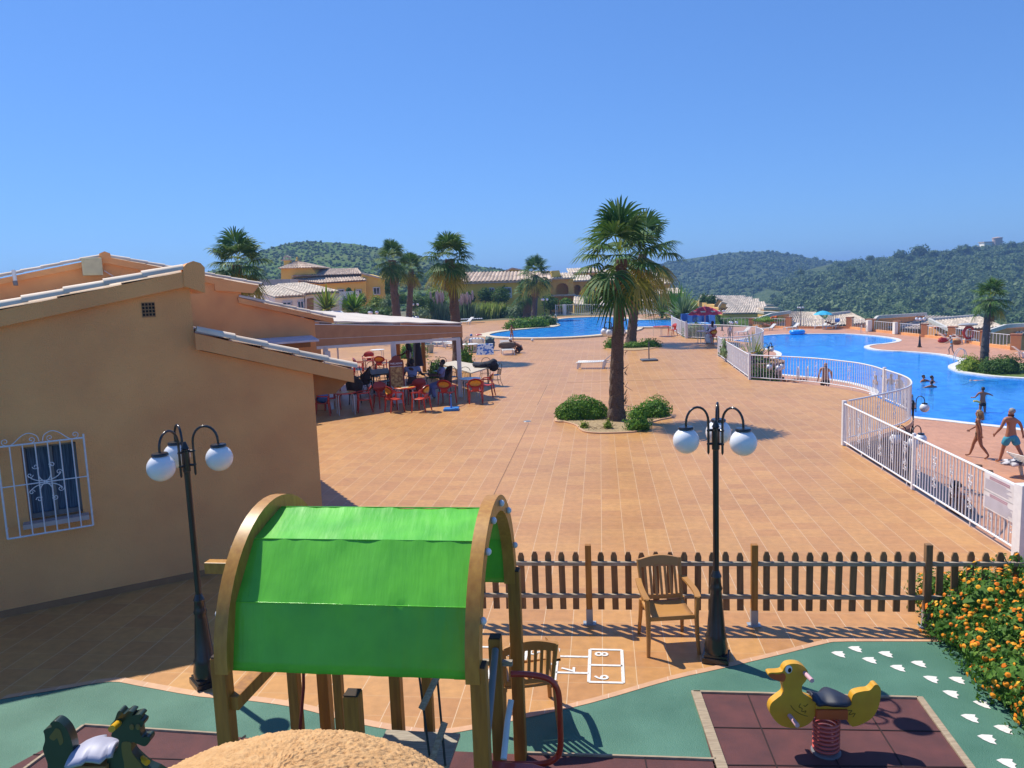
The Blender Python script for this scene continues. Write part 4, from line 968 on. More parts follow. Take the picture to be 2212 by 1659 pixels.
def bistro_table(mt, r=.37, h=.72):
    t = thing('bistro_table', '', 'table', (0, 0, 0), 0, 'round terrace tables')
    o = MB().lathe([(.0, h - .03), (r - .02, h - .03), (r, h - .015), (r, h), (r - .01, h + .006), (0, h + .004)], (0, 0, 0), 32).build('table_top', mt, t, True, smooth=30)
    if mt == m_redpl:
        b = MB()
        for k in range(6):
            a = k * pi / 3; b.extr([V((.31 * math.cos(a + da) * f, .31 * math.sin(a + da) * f, h + .007)) for da, f in [(-.3, .55), (-.35, .95), (0, 1.05), (.35, .95), (.3, .55)]], V((0, 0, .002)))
        b.build('emblem', m_yel2, o, True); MB().lathe([(0, h + .0075), (.13, h + .0075), (.13, h + .009), (0, h + .009)], (0, 0, 0), 20).build('emblem_disc', EMB, o, True)
    for k in range(4):
        a = pi / 4 + k * pi / 2; c, s = math.cos(a), math.sin(a)
        MB().tube([V((.16 * c, .16 * s, h - .04)), V((r * .86 * c, r * .86 * s, h - .05)), V((r * .96 * c, r * .96 * s, h - .12)), V((r * .98 * c, r * .98 * s, 0))], .015, 6).build('leg', m_steel, t, True, smooth=60)
    return t
RC = red_chair(); RT = bistro_table(m_redpl)
used = {}
def put(proto, lab, x, y, rz, z=0, scale=None, grp=None):
    p = V((x, y, z)) if grp == 'abs' else g(x, y, z)
    if proto.name not in used: used[proto.name] = 1; proto.location = p; proto.rotation_euler = (0, 0, R(rz)); proto['label'] = lab; o = proto
    else: o = dup(proto, p, R(rz), lab)
    if scale: o.scale = scale if hasattr(scale, '__len__') else (scale,) * 3
    return o
# rz: 0 faces the camera (-Y); 180 faces away
put(RT, 'round red table by the ochre wall, leftmost under the canopy front', 748, 894, 20)
put(RT, 'round red and yellow table in the middle of the canopy front edge', 877, 882, 10)
WT = bistro_table(m_wpl, .40); WT['group'] = 'round terrace tables'
put(WT, 'white topped round table beside the right canopy post', 1017, 860, 15)
put(RT, 'small round red table at the back left of the terrace in the sun', 800, 803, 0)
put(WT, 'white round table at the back of the terrace with brown chairs', 817, 783, 0)
for lab, x, y, rz in [('red chair behind the leftmost red table facing the camera', 719, 884, 15), ('red chair right of the leftmost red table turned sideways', 788, 889, -75),
    ('red chair at left front of the middle red table with its back to us', 853, 889, 125), ('red chair at right front of the middle red table, arms toward the table', 911, 888, -110),
    ('red chair behind the middle table in front of the menu board', 828, 880, 40), ('red chair behind the middle table on its right side in shade', 903, 872, -20),
    ('red chair left of the white table with its back toward the camera', 966, 873, 160), ('bright red chair in front of the white table showing its yellow back emblem', 1028, 870, 185),
    ('red chair right of the white table in full sun', 1053, 856, -100), ('red chair in the sunny back row facing right, farthest left', 776, 812, 95),
    ('red chair behind the small back table facing us', 797, 796, 0), ('red chair in front of the small back table', 823, 807, 175),
    ('red chair with a blue bag stuffed on it beside the house wall corner', 699, 897, 100)]:
    put(RC, lab, x, y, rz)
t = thing('blue_bag', 'blue bag lying on the red chair beside the house corner', 'bag', g(699, 897) + V((0, 0, .45)))
leaf_blob(MB(), (0, 0, 0), .1, 0, .01).build('bag_body', M('blue_bag', (.05, .16, .42), .7), None) if False else None
b = MB(); b.sph((0, 0, .14), (.2, .17, .18), 14, 9)
for i, v_ in enumerate(b.v): k = 1 + .25 * noise.noise(V(v_) * 9); b.v[i] = (v_[0] * k, v_[1] * k, v_[2] * k)
b.build('bag_body', M('blue_bag', (.05, .16, .42), .7), t, True, smooth=60); MB().tube([(-.06, 0, .28), (-.05, 0, .40), (.05, 0, .40), (.07, 0, .28)], .012, 6).build('handle', m_blue, t, True)

# wicker armchairs and dark table in the shade
def wicker():
    t = thing('wicker_chair', '', 'chair', (0, 0, 0), 0, 'brown wicker armchairs')
    MB().lathe([(.24, .36), (.27, .40), (.27, .45), (.2, .47), (0, .47)], (0, 0, 0), 18).build('seat', m_wicker, t, True, smooth=40)
    b = MB(); n = 14
    for j in range(5):
        for i in range(n + 1):
            a = R(-20) + R(220) * i / n; h = (.45 + (.62 if True else 0) * (j / 4) * (.45 + .55 * math.sin(max(0, min(pi, a)))))
            rr = .27 + .05 * j / 4; b.v.append((rr * math.cos(a), rr * math.sin(a), h))
    for j in range(4):
        for i in range(n): q = j * (n + 1) + i; b.f.append((q, q + 1, q + n + 2, q + n + 1)); b.m.append(0)
    o = b.build('backrest', m_wicker, t, True, smooth=60); md = o.modifiers.new('s', 'SOLIDIFY'); md.thickness = .03
    for k in range(4):
        a = pi / 4 + k * pi / 2; MB().tube([V((.2 * math.cos(a), .2 * math.sin(a), .38)), V((.25 * math.cos(a), .25 * math.sin(a), 0))], .018, 6).build('leg', m_wicker, t, True)
    return t
WK = wicker()
for lab, x, y, rz in [('brown wicker armchair behind the dark table nearest the house corner', 727, 855, 10), ('brown wicker armchair in front of the dark table with its back to us', 768, 872, 175), ('brown wicker armchair right of the dark table, turned aside', 786, 850, -80), ('brown wicker armchair beside the seated person with lilac trousers', 962, 852, -60)]: put(WK, lab, x, y, rz)
DT = bistro_table(m_wicker, .42); put(DT, 'dark round table among the wicker armchairs in canopy shade', 742, 862, 0)
b = MB()
t = thing('glass_jug', 'clear glass jug standing on the dark shaded table', 'jug', g(742, 862) + V((0, 0, .728)))
MB().lathe([(.04, 0), (.05, .02), (.05, .14), (.04, .17)], (0, 0, 0), 12).build('jug_body', m_glass, t, True, smooth=50); MB().tube([(.05, 0, .13), (.09, 0, .11), (.08, 0, .05), (.05, 0, .04)], .006, 5).build('handle', m_glass, t, True)
# iron cafe chairs
m_cush = M('blue_cushion', (.20, .48, .62), .8)
def iron_chair():
    t = thing('iron_chair', '', 'chair', (0, 0, 0), 0, 'dark iron cafe chairs')
    MB().lathe([(0, .44), (.19, .44), (.2, .45), (.2, .465), (0, .47)], (0, 0, 0), 20).build('seat', m_cush, t, True, smooth=40)
    b = MB(); th = [pi * i / 12 for i in range(13)]
    b.tube([V((-.19, .17, .45)), V((-.19, .22, .72))] + [V((-.19 * math.cos(a), .23 + .03 * math.sin(a), .76 + .16 * math.sin(a))) for a in th] + [V((.19, .22, .72)), V((.19, .17, .45))], .012, 6)
    b.tube([V((-.19 * math.cos(a), .215, .62 + .07 * math.sin(a))) for a in th], .009, 5)
    for x in (-.12, -.06, 0, .06, .12): b.tube([V((x, .17, .46)), V((x, .215, .62 + .07 * math.sqrt(max(0, 1 - (x / .19) ** 2))))], .008, 5)
    b.build('backrest', m_iron, t, True, smooth=60)
    for sx in (-1, 1):
        for sy in (-1, 1): MB().tube([V((.17 * sx, .15 * sy, .44)), V((.19 * sx, .18 * sy, .2)), V((.23 * sx, .25 * sy, 0))], .011, 6).build('leg', m_iron, t, True)
    MB().tube([V((.19 * math.cos(a * pi / 6), .19 * math.sin(a * pi / 6), .25)) for a in range(13)], .008, 5).build('ring', m_iron, t, True)
    return t
IC = iron_chair()
for lab, x, y, rz in [('iron chair at the back left of the long pale table', 958, 817, 10), ('iron chair at far left of the long table behind a plant', 948, 824, 60), ('iron chair in front of the long pale table, left of the post', 978, 838, 175),
    ('iron chair in front of the long pale table, right of the post', 1010, 841, 170), ('iron chair behind the dark bundle at the table end', 1049, 819, -10), ('iron chair at the right end of the table under the dark bundle', 1070, 834, -70),
    ('iron chair nearest the left edge of the dark shaded table group', 800, 848, 120), ('iron chair in the shaded group facing the camera', 813, 836, 10), ('iron chair in the shaded group beside the menu board', 834, 847, -60), ('iron chair at the back of the shaded group', 826, 829, 30), ('iron chair under the seated man in the pale shirt', 893, 862, 180), ('iron chair with dark cloth beside the seated man', 922, 858, 150), ('iron chair against the mid canopy post in the shade', 846, 838, -30), ('iron chair left of the dark shaded table, turned from us', 792, 836, 100), ('iron chair at the far side of the dark shaded table', 806, 828, 20), ('iron chair just behind the wicker armchairs', 776, 838, 60)]:
    put(IC, lab, x, y, rz)
def slab_table(lab, P4, h, mt, legs):
    c = sum([g(*p) for p in P4], V((0, 0, 0))) / 4; t = thing('terrace_table', lab, 'table', V((c.x, c.y, 0)))
    b = MB(); b.extr([V((g(*p).x, g(*p).y, h - .05)) for p in P4], V((0, 0, .05))); b.build('table_top', mt, t, bevel=.008)
    for p in P4:
        q = g(*p).lerp(V((c.x, c.y, 0)), .15); MB().box((q.x, q.y, (h - .05) / 2), (.06, .06, h - .05)).build('leg', legs, t)
    return c
ta = slab_table('long pale terrace table reaching out from under the canopy right post', [(950, 822), (985, 815), (1064, 831), (1020, 847)], .75, m_stonetop, m_stonetop)
slab_table('dark iron table in the shaded middle of the terrace', [(800, 837), (840, 832), (846, 846), (806, 850)], .74, m_iron, m_iron)
# dark bundle of clothes on the table end
t = thing('clothes_bundle', 'dark navy coats and a bag heaped on the end of the long terrace table', 'bundle', g(1050, 833) + V((0, 0, .76)))
b = MB()
for k, (dx, dy, rx, rz_) in enumerate([(0, 0, .32, .13), (-.22, .08, .28, .10), (.2, -.06, .25, .14), (.32, -.1, .16, .2)]):
    n0 = len(b.v); b.sph((dx, dy, rz_ * .7), (rx, .22, rz_), 14, 8)
    for i in range(n0, len(b.v)): v_ = V(b.v[i]); q = 1 + .3 * noise.noise(v_ * 7); b.v[i] = (v_.x * q, v_.y * q, max(.0, v_.z * q))
b.build('coat', M('navy_cloth', (.022, .028, .05), .9, (.012, .014, .024), 12), t, True, smooth=60)
b = MB(); b.sph((.34, -.14, .02), (.2, .14, .2), 12, 8); b.build('bag', m_dark, t, True, smooth=60)
# menu board
mb_ = g(861, 876); mx_ = V((.985, .17, 0)).normalized(); my_ = V((-mx_.y, mx_.x, 0)); MR = Matrix((mx_, my_, V((0, 0, 1)))).transposed()
t = thing('menu_board', 'tall wooden menu board picturing food under white capitals on red', 'sign', mb_)
def bp_(x, z, y=0):
    z = z * 1.27
    return mb_ + mx_ * x + my_ * (y + z * .10) + V((0, 0, z))
m_brd = M('red_board', (.24, .045, .018), .5)
for sx in (-1, 1): MB().bar(bp_(.235 * sx, 0), bp_(.235 * sx, 1.16), .05, .045).build('frame_side', m_brd, t)
b = MB(); b.extr([bp_(x, z, -.0) for x, z in [(-.25, 1.08), (.25, 1.08), (.25, 1.22), (.17, 1.25), (.12, 1.33), (.0, 1.37), (-.12, 1.33), (-.17, 1.25), (-.25, 1.22)]], my_ * .03); hd_ = b.build('header', m_brd, t)
b = MB(); b.extr([bp_(x, z, 0) for x, z in [(-.21, .06), (.21, .06), (.21, 1.08), (-.21, 1.08)]], my_ * .015); pn = b.build('panel', M('board_pale', (.62, .62, .66), .5), t)
b = MB(); b.extr([bp_(x, z, -.008) for x, z in [(-.21, .58)] + [(.21 * -math.cos(a * pi / 10), .58 - .10 * math.sin(a * pi / 10)) for a in range(1, 10)] + [(.21, .58), (.21, 1.06), (-.21, 1.06)]], my_ * .008)
b.build('food_picture', M('food_picture', (.62, .40, .12), .5, (.30, .13, .03), 14, 6, lo=.4, hi=.62), pn)
for i in range(3):
    for j in range(2):
        if (i, j) == (1, 1): continue
        MB().extr([bp_(-.125 + .125 * i + .048 * math.cos(a * pi / 8), .40 - .17 * j + .06 * math.sin(a * pi / 8), -.006) for a in range(16)], my_ * .006).build('dish_picture', M('dish_brown', (.30, .17, .07), .5, (.14, .07, .03), 30) if (i, j) == (0, 0) else bpy.data.materials['dish_brown'], pn)
MB().extr([bp_(x, z, -.006) for x, z in [(-.04, .22), (.04, .22), (0, .26)]], my_ * .006).build('mark', m_red_p, pn)
MB().bar(bp_(0, .9, .35), bp_(0, 0, .55), .05, .03).build('strut', m_brd, t)
def text_on(body, org, xdir, up, size, mat, name, parent, ext=.003):
    cu = bpy.data.curves.new(name, 'FONT'); cu.body = body; cu.size = size; cu.align_x = 'CENTER'; cu.align_y = 'CENTER'; cu.extrude = ext; cu.resolution_u = 2; cu.offset = .003
    cu.materials.append(mat); tmp = bpy.data.objects.new(name, cu); COL.objects.link(tmp)
    me = bpy.data.meshes.new_from_object(tmp.evaluated_get(bpy.context.evaluated_depsgraph_get())); bpy.data.objects.remove(tmp)
    zd = xdir.cross(up).normalized(); mtx = Matrix((xdir, up, zd)).transposed().to_4x4(); mtx.translation = V(org) - wloc(parent)
    me.transform(mtx); o = bpy.data.objects.new(name, me); COL.objects.link(o); o.parent = parent; return o
upb = (my_ * .10 + V((0, 0, 1))).normalized()
text_on('PAELLADOR', bp_(0, 1.145, -.004), mx_, upb, .080, m_white, 'heading_text', hd_)

# closed parasol, parasol bases
t = thing('closed_parasol', 'closed dark parasol standing on its pole behind the terrace', 'parasol', g(905, 806))
MB().tube([g(905, 806), g(905, 806) + V((0, 0, 2.2))], .025, 8).build('pole', m_iron, t); MB().lathe([(.26, .35), (.22, .5), (.16, 1.1), (.08, 1.9), (.03, 2.15)], g(905, 806), 14).build('cloth', m_umbdark, t, smooth=60)
def para_base(lab, x, y, mat, s, ph):
    c = g(x, y); t = thing('parasol_stand', lab, 'parasol base', c)
    MB().box(c + V((0, 0, .04)), (s, s * .9, .08)).build('slab', mat, t, bevel=.02); MB().tube([c + V((0, 0, .08)), c + V((0, 0, ph))], .028, 10).build('socket', mat, t, smooth=50)
    MB().tube([c + V((-.05, -.03, ph - .06)), c + V((.04, 0, ph - .06))], .012, 6).build('knob', m_dark, t)
para_base('bright blue parasol base with short pole in front of the terrace', 975, 886, m_blue, .50, .52)
para_base('grey parasol base with short pole alone on the open plaza', 1402, 779, M('grey_base', (.10, .11, .13), .6), .8, .95)

# ---------- loungers
def lounger(mat, back=40):
    t = thing('sun_lounger', '', 'sun lounger', (0, 0, 0), 0, 'white plastic sun loungers')
    b = MB(); L = 1.25; hb = .70; w = .33
    def slats(b, p, q, n):
        for i in range(n):
            f = (i + .5) / n; c = p.lerp(q, f); d = (q - p).normalized(); b.bar(c - V((w - .04, 0, 0)), c + V((w - .04, 0, 0)), (q - p).length / n * .72, .016, up=d.cross(V((1, 0, 0))))
    slats(b, V((0, -L, .31)), V((0, 0, .33)), 12); b.build('slatted_bed', mat, t, True)
    e = V((0, hb * math.cos(R(back)), .33 + hb * math.sin(R(back))))
    b = MB(); slats(b, V((0, .02, .335)), e, 8)
    for sx in (-1, 1): b.bar(V((sx * w, 0, .33)), e + V((sx * w, 0, 0)), .04, .035)
    b.build('backrest', mat, t, True)
    for sx in (-1, 1):
        b = MB(); b.tube([V((sx * w, -L - .02, .26)), V((sx * w, -L, .31)), V((sx * w, -.4, .31)), V((sx * w, -.05, .33)), V((sx * w, .3, .30))], .024, 6); b.build('side_rail', mat, t, True, smooth=60)
        for y in (-L + .05, -.02): MB().extr([V((sx * w - .02, y + a, z)) for a, z in [(-.05, 0), (.03, 0), (.14, .31), (.0, .31)]], V((.04, 0, 0))).build('leg', mat, t, True)
    return t
LG = lounger(m_wpl)
def lo(lab, x, y, rz, z=0): return put(LG, lab, x, y, rz, z)
lo('white lounger with raised back standing half behind the near palm trunk', 1305, 795, -103)
lo('white lounger under the brown roll beside the kneeling man', 1095, 764, 5)
lo('white lounger with steep back left of the heaped beach things', 1001, 752, -120)
lo('white lounger under the heaped beach things', 1035, 757, 170)
lo('white lounger in the far row seen under the canopy, left one', 938, 748, 60); lo('white lounger in the far row seen under the canopy, right one', 962, 749, 75)
lo('white lounger with striped towel behind the canopy corner', 1012, 701, -60)
lo('white lounger with patterned towel on the deck beside the walking man', 2225, 1032, 100, DZ)
lo('empty white lounger at the far deck pillar beside the orange towel lounger', 1716, 712, -80, DZ); lo('white lounger carrying the orange towel and sunbather', 1665, 714, -80, DZ)
lo('white lounger under the reader below the turquoise parasol', 1802, 710, -85, DZ); lo('second white lounger close beside the turquoise parasol', 1778, 709, -85, DZ)
lo('white lounger with blue towel and sunbather before the far pillars', 2043, 738, 80, DZ); lo('white lounger with red bag and sunbather before the far pillars', 2075, 741, 80, DZ)
lo('white lounger at the right frame edge by the last pillar', 2206, 772, 75, DZ); lo('pale lounger by the curved railing on the pool deck', 1610, 722, -70, DZ)
lo('white lounger behind the far pool near the railing', 1405, 683, 60); lo('reclined white lounger beside the far pool railing corner', 1425, 683, 70)
# ---------- beach things near the kneeling man
def cloth_item(name, lab, cat, c, size, mats, rz=0, fold=.25, group=None):
    t = thing(name, lab, cat, c, rz, group); b = MB(); b.sph((0, 0, 0), 1, 26, 16)
    se = lambda a: math.copysign(abs(a) ** .62, a)
    b.v = [(se(v_[0]) * size[0] / 2, se(v_[1]) * size[1] / 2, size[2] / 2 + se(v_[2]) * size[2] / 2) for v_ in b.v]
    for i, v_ in enumerate(b.v): q = 1 + fold * noise.noise(V(v_) * 6 + c); b.v[i] = (v_[0] * q, v_[1] * q, max(.004, v_[2] * q))
    b.build('cloth', mats, t, True, smooth=75); return t
def stripemat(name, c1, c2, s, ax=0):
    m, nt, b = newmat(name); tc = node(nt, 'ShaderNodeTexCoord'); sp = node(nt, 'ShaderNodeSeparateXYZ'); nt.links.new(tc.outputs['Object'], sp.inputs[0])
    m1 = node(nt, 'ShaderNodeMath', operation='MULTIPLY'); m1.inputs[1].default_value = s; nt.links.new(sp.outputs[ax], m1.inputs[0])
    m2 = node(nt, 'ShaderNodeMath', operation='FRACT'); nt.links.new(m1.outputs[0], m2.inputs[0]); m3 = node(nt, 'ShaderNodeMath', operation='GREATER_THAN'); m3.inputs[1].default_value = .5; nt.links.new(m2.outputs[0], m3.inputs[0])
    mx = node(nt, 'ShaderNodeMix', data_type='RGBA'); mx.inputs[6].default_value = rgba(c1); mx.inputs[7].default_value = rgba(c2); nt.links.new(m3.outputs[0], mx.inputs[0]); nt.links.new(mx.outputs[2], b.inputs['Base Color']); b.inputs['Roughness'].default_value = .85; return m
m_strb = stripemat('blue_white_stripes', (.62, .64, .68), (.10, .16, .28), 5)
def checkmat():
    m, nt, b = newmat('patterned_towel'); tc = node(nt, 'ShaderNodeTexCoord'); vo = node(nt, 'ShaderNodeTexVoronoi', Scale=9.); nt.links.new(tc.outputs['Object'], vo.inputs['Vector'])
    rp = node(nt, 'ShaderNodeValToRGB'); e = rp.color_ramp.elements; e[0].color = (.70, .72, .75, 1); e[1].color = (.05, .16, .50, 1); e[0].position = .45; e[1].position = .55
    sx = node(nt, 'ShaderNodeSeparateColor'); nt.links.new(vo.outputs['Color'], sx.inputs[0]); nt.links.new(sx.outputs[0], rp.inputs[0]); nt.links.new(rp.outputs[0], b.inputs['Base Color']); return m
m_pat = checkmat()
cloth_item('striped_roll', 'rolled blue and white striped towel on the heaped lounger', 'towel', g(1030, 755) + V((0, 0, .34)), (1.0, .5, .42), m_strb, 0, .12)
cloth_item('beach_bag', 'big dark blue beach bag with green patch on the heap beside the lounger', 'bag', g(1058, 757), (.6, .5, .85), M('navy_bag', (.03, .07, .16), .7, (.10, .16, .10), 3), 0, .3)
cloth_item('brown_roll', 'rolled brown mat lying on the lounger beside the kneeling man', 'mat', g(1096, 765) + V((0, .1, .34)), (1.0, .40, .36), M('brown_mat', (.14, .095, .07), .9), 0, .06)
t = thing('patterned_towel', 'white and blue patterned towel hung over a lounger end beside the beach bag', 'towel', g(1049, 767)); b = MB(); b.extr([(-.55, 0, .02), (.5, 0, .02), (.45, .35, .62), (-.45, .35, .62)], V((0, .05, .02))); b.build('cloth', m_pat, t, True)
t = thing('plastic_basket', 'white slatted plastic table heaped with orange and green toys', 'basket', g(1016, 761))
b = MB(); b.lathe([(.42, 0), (.5, .45)], (0, 0, 0), 20)
b = MB()
for k in range(18): a = 2 * pi * k / 18; b.tube([V((.44 * math.cos(a), .40 * math.sin(a), 0)), V((.5 * math.cos(a), .45 * math.sin(a), .48))], .035, 5)
b.build('slats', m_wpl, t, True); MB().lathe([(.0, .47), (.52, .47), (.54, .50), (.5, .53), (0, .53)], (0, 0, 0), 22).build('top', m_wpl, t, True, smooth=40)
MB().sph((.05, .0, .25), (.3, .28, .2), 12, 8).build('toys', M('toys', (.65, .22, .03), .5, (.25, .45, .10), 6, 2, lo=.45, hi=.55), t, True)
t = thing('striped_towel', 'blue and white striped towel spread behind the canopy corner', 'towel', g(1008, 698)); b = MB(); b.box((.6, 0, .45), (2.4, 1.3, .06)); b.build('cloth', m_strb, t, True)
for (x, y, z, lab, m_, s) in [(1018, 727, 0, 'small blue toy lying on the plaza left of the far pool', m_blue, .22), (1034, 727.5, 0, 'flat red toy lying beside the far pool coping', m_red_p, .6), (1150, 737.5, .0, 'small white ball lying at the foot of the far pool coping', m_wpl, .2)]:
    t = thing('beach_toy', lab, 'toy', g(x, y, z), 0); b = MB(); b.sph((0, 0, s * .25 if s > .5 else s / 2), (s / 2, s / 2.5, s * .12 if s > .5 else s / 2), 12, 8); b.build('body', m_, t, True, smooth=60)
t = thing('flower_pot', 'pale empty plant pot standing in the sun behind the canopy', 'pot', g(930, 762)); MB().lathe([(.16, 0), (.24, .46), (.26, .46), (.26, .52), (.22, .52), (.2, .4), (0, .4)], (0, 0, 0), 18).build('pot', M('pale_pot', (.50, .50, .40), .7), t, True, smooth=40)

# ---------- red chair and table by the far pool railing, red parasol group
put(RC, 'red chair alone beside the far pool railing', 1453, 725, -70); RC2 = bistro_table(m_redpl, .6); put(RC2, 'round table with thin legs beside the lone red chair', 1429, 726.5, 30)
put(RC, 'red chair holding the seated person under the red parasol', 1538, 742, 200)
put(WT, 'round table under the red parasol', 1523, 741, 0, 0, (1.3, 1.3, 1.05))
m_redcl = M('red_canvas', (.82, .06, .10), .7, (.54, .035, .055), 3); m_turq = M('turquoise_canvas', (.02, .42, .66), .7, (.015, .36, .58), 3)
def parasol(lab, c, r, h, mat, drop, marks=False):
    t = thing('parasol', lab, 'parasol', c); MB().tube([c, c + V((0, 0, h + .1))], .024, 8).build('pole', m_wpl, t)
    b = MB(); n = 8
    for j in range(6):
        f = j / 5
        for k in range(n * 3):
            a = 2 * pi * k / (n * 3); sc = 1 - .045 * abs(math.sin(a * n / 2)) ** 1 * (f) + 0
            b.v.append(tuple(c + V((r * f * sc * math.cos(a), r * f * sc * math.sin(a), h - drop * f ** 1.7 - .05 * f * math.sin(a * n / 2) ** 2))))
    m = n * 3
    for j in range(5):
        for k in range(m): b.f.append((j * m + k, j * m + (k + 1) % m, (j + 1) * m + (k + 1) % m, (j + 1) * m + k)); b.m.append(0)
    cv = b.build('cloth', mat, t, smooth=25); b = MB()
    for k in range(n): a = 2 * pi * k / n; b.tube([c + V((0, 0, h - .35)), c + V((r * .55 * math.cos(a), r * .55 * math.sin(a), h - drop * .36 - .03))], .008, 5)
    b.build('ribs', m_steel, t)
    if marks:
        rd = random.Random(2)
        for k in range(n):
            a = 2 * pi * (k + .5) / n; b = MB()
            for i in range(7):
                da = (i - 3) * .055; f = .74; z = h - drop * f ** 1.7 - .035
                q = c + V((r * f * math.cos(a + da), r * f * math.sin(a + da), z + .025)); rad_ = V((math.cos(a), math.sin(a), -.75)).normalized()
                b.bar(q - rad_ * .05, q + rad_ * rd.uniform(.02, .09), .05, .012)
            b.build('lettering', EMB, cv)
    return t
parasol('open red parasol with white lettering shading a table by the railing', g(1523, 741), 1.08, 2.28, m_redcl, .48, True)
parasol('open turquoise parasol above a sunbather at the far deck edge', g(1777, 711, DZ), 1.1, 2.15, m_turq, .42)
# bag under table
cloth_item('white_bag', 'pale carrier bag on the ground beside the red chair under the parasol', 'bag', g(1531, 742), (.4, .35, .6), m_wpl, 0, .25)
cloth_item('orange_towel', 'bright orange towel over a lounger back at the far deck edge', 'towel', g(1672, 707, DZ) + V((0, 0, .3)), (.9, .5, 1.1), M('orange_towel', (.75, .16, .03), .9), 0, .2)
cloth_item('blue_pillow', 'blue pillow behind the reader under the turquoise parasol', 'pillow', g(1809, 711, DZ) + V((0, .1, .75)), (.55, .3, .5), M('blue_pillow', (.12, .30, .72), .9), 0, .2)
cloth_item('red_bag', 'crumpled red beach bag in front of the two sunbathers by the pillars', 'bag', g(2036, 740, DZ), (.75, .45, .42), M('red_bag', (.40, .03, .04), .8), 0, .3)
cloth_item('straw_basket', 'brown straw basket beside the crumpled red beach bag', 'basket', g(2066, 744, DZ), (.7, .45, .42), M('straw', (.34, .18, .07), .9, (.22, .11, .04), 30), 0, .15)
cloth_item('towel_heap', 'grey and black towel tossed on the near lounger at the right frame edge', 'towel', g(2200, 1027, DZ) + V((0, 0, .34)), (1.1, .5, .14), M('towel_mix', (.62, .60, .62), .9, (.06, .06, .09), 7, 3, lo=.45, hi=.55), .2, .4)
for x, y, lab in [(2110, 1006, 'pair of brown flip flops lying on the deck left of the lounger'), (2133, 1018, 'dark flip flops lying in front of the lounger end')]:
    t = thing('flip_flops', lab, 'shoes', g(x, y, DZ + .005)); 
    for s in (-.09, .09):
        P = smoothline([V((s + a, c, .0)) for a, c in [(-.04, -.13), (.04, -.13), (.05, .08), (.0, .15), (-.05, .08)]], 3, True); MB().extr([Matrix.Rotation(R(60), 3, 'Z') @ p for p in P], V((0, 0, .025))).build('sandal', M('sandal', (.16, .10, .06), .8) if s < 0 and y < 1010 else bpy.data.materials['sandal'], t, True)
# pool float, noodle, ladders
t = thing('pool_float', 'inflatable blue pool ring floating near the far pool edge', 'pool float', g(1722, 721.5, DZ + .0))
b = MB(); b.tube([V((.62 * math.cos(a * pi / 12), .5 * math.sin(a * pi / 12), .22)) for a in range(25)], .24, 10); b.build('ring', M('float_blue', (.03, .40, .85), .25, (.02, .30, .75), 3), t, True, smooth=60)
for x in (-.3, .2): MB().sph((x, -.35, .45), (.12, .09, .1), 10, 7).build('valve', m_white, t, True, smooth=60)
def ladder(lab, p, rz):
    t = thing('pool_ladder', lab, 'ladder', p, rz, 'chrome pool ladders')
    for s in (-.27, .27): MB().tube(smoothline([V((s, -.55, 0)), V((s, -.52, .6)), V((s, -.35, .82)), V((s, -.1, .78)), V((s, .12, .3)), V((s, .16, -.6))], 4), .024, 8).build('handrail', m_steel, t, True, smooth=60)
    b = MB()
    for z in (-.1, -.35): b.box((0, .16, z), (.54, .09, .03))
    b.build('steps', m_steel, t, True)
ladder('chrome pool ladder in the pool bay beside the low lamp', g(1733, 820, DZ), R(-15)); ladder('chrome pool ladder at the far pool edge between two pillars', g(1867, 720, DZ), R(165)); ladder('chrome pool ladder where the girl climbs out', g(2066, 779, DZ), R(70)); ladder('chrome ladder of the far pool near the island palm', g(1197, 697.5, .1), R(200))
for x, y, lab in [(884, 0, '')]: pass
t = thing('life_ring_stand', 'red and white life ring stand behind the pool palm', 'life ring', g(2092, 741, DZ)); MB().tube([V((.45 * math.cos(a * pi / 10), 0, .9 + .5 * math.sin(a * pi / 10))) for a in range(21)], .12, 8).build('ring', m_red_p, t, True, smooth=60); MB().box((-.2, .1, .8), (.12, .1, 1.6)).build('stand', m_wpl, t, True); MB().sph((-.1, 0, 1.6), (.9, .4, .14), 12, 6).build('hood', M('grey_hood', (.4, .42, .45), .6), t, True, smooth=60)
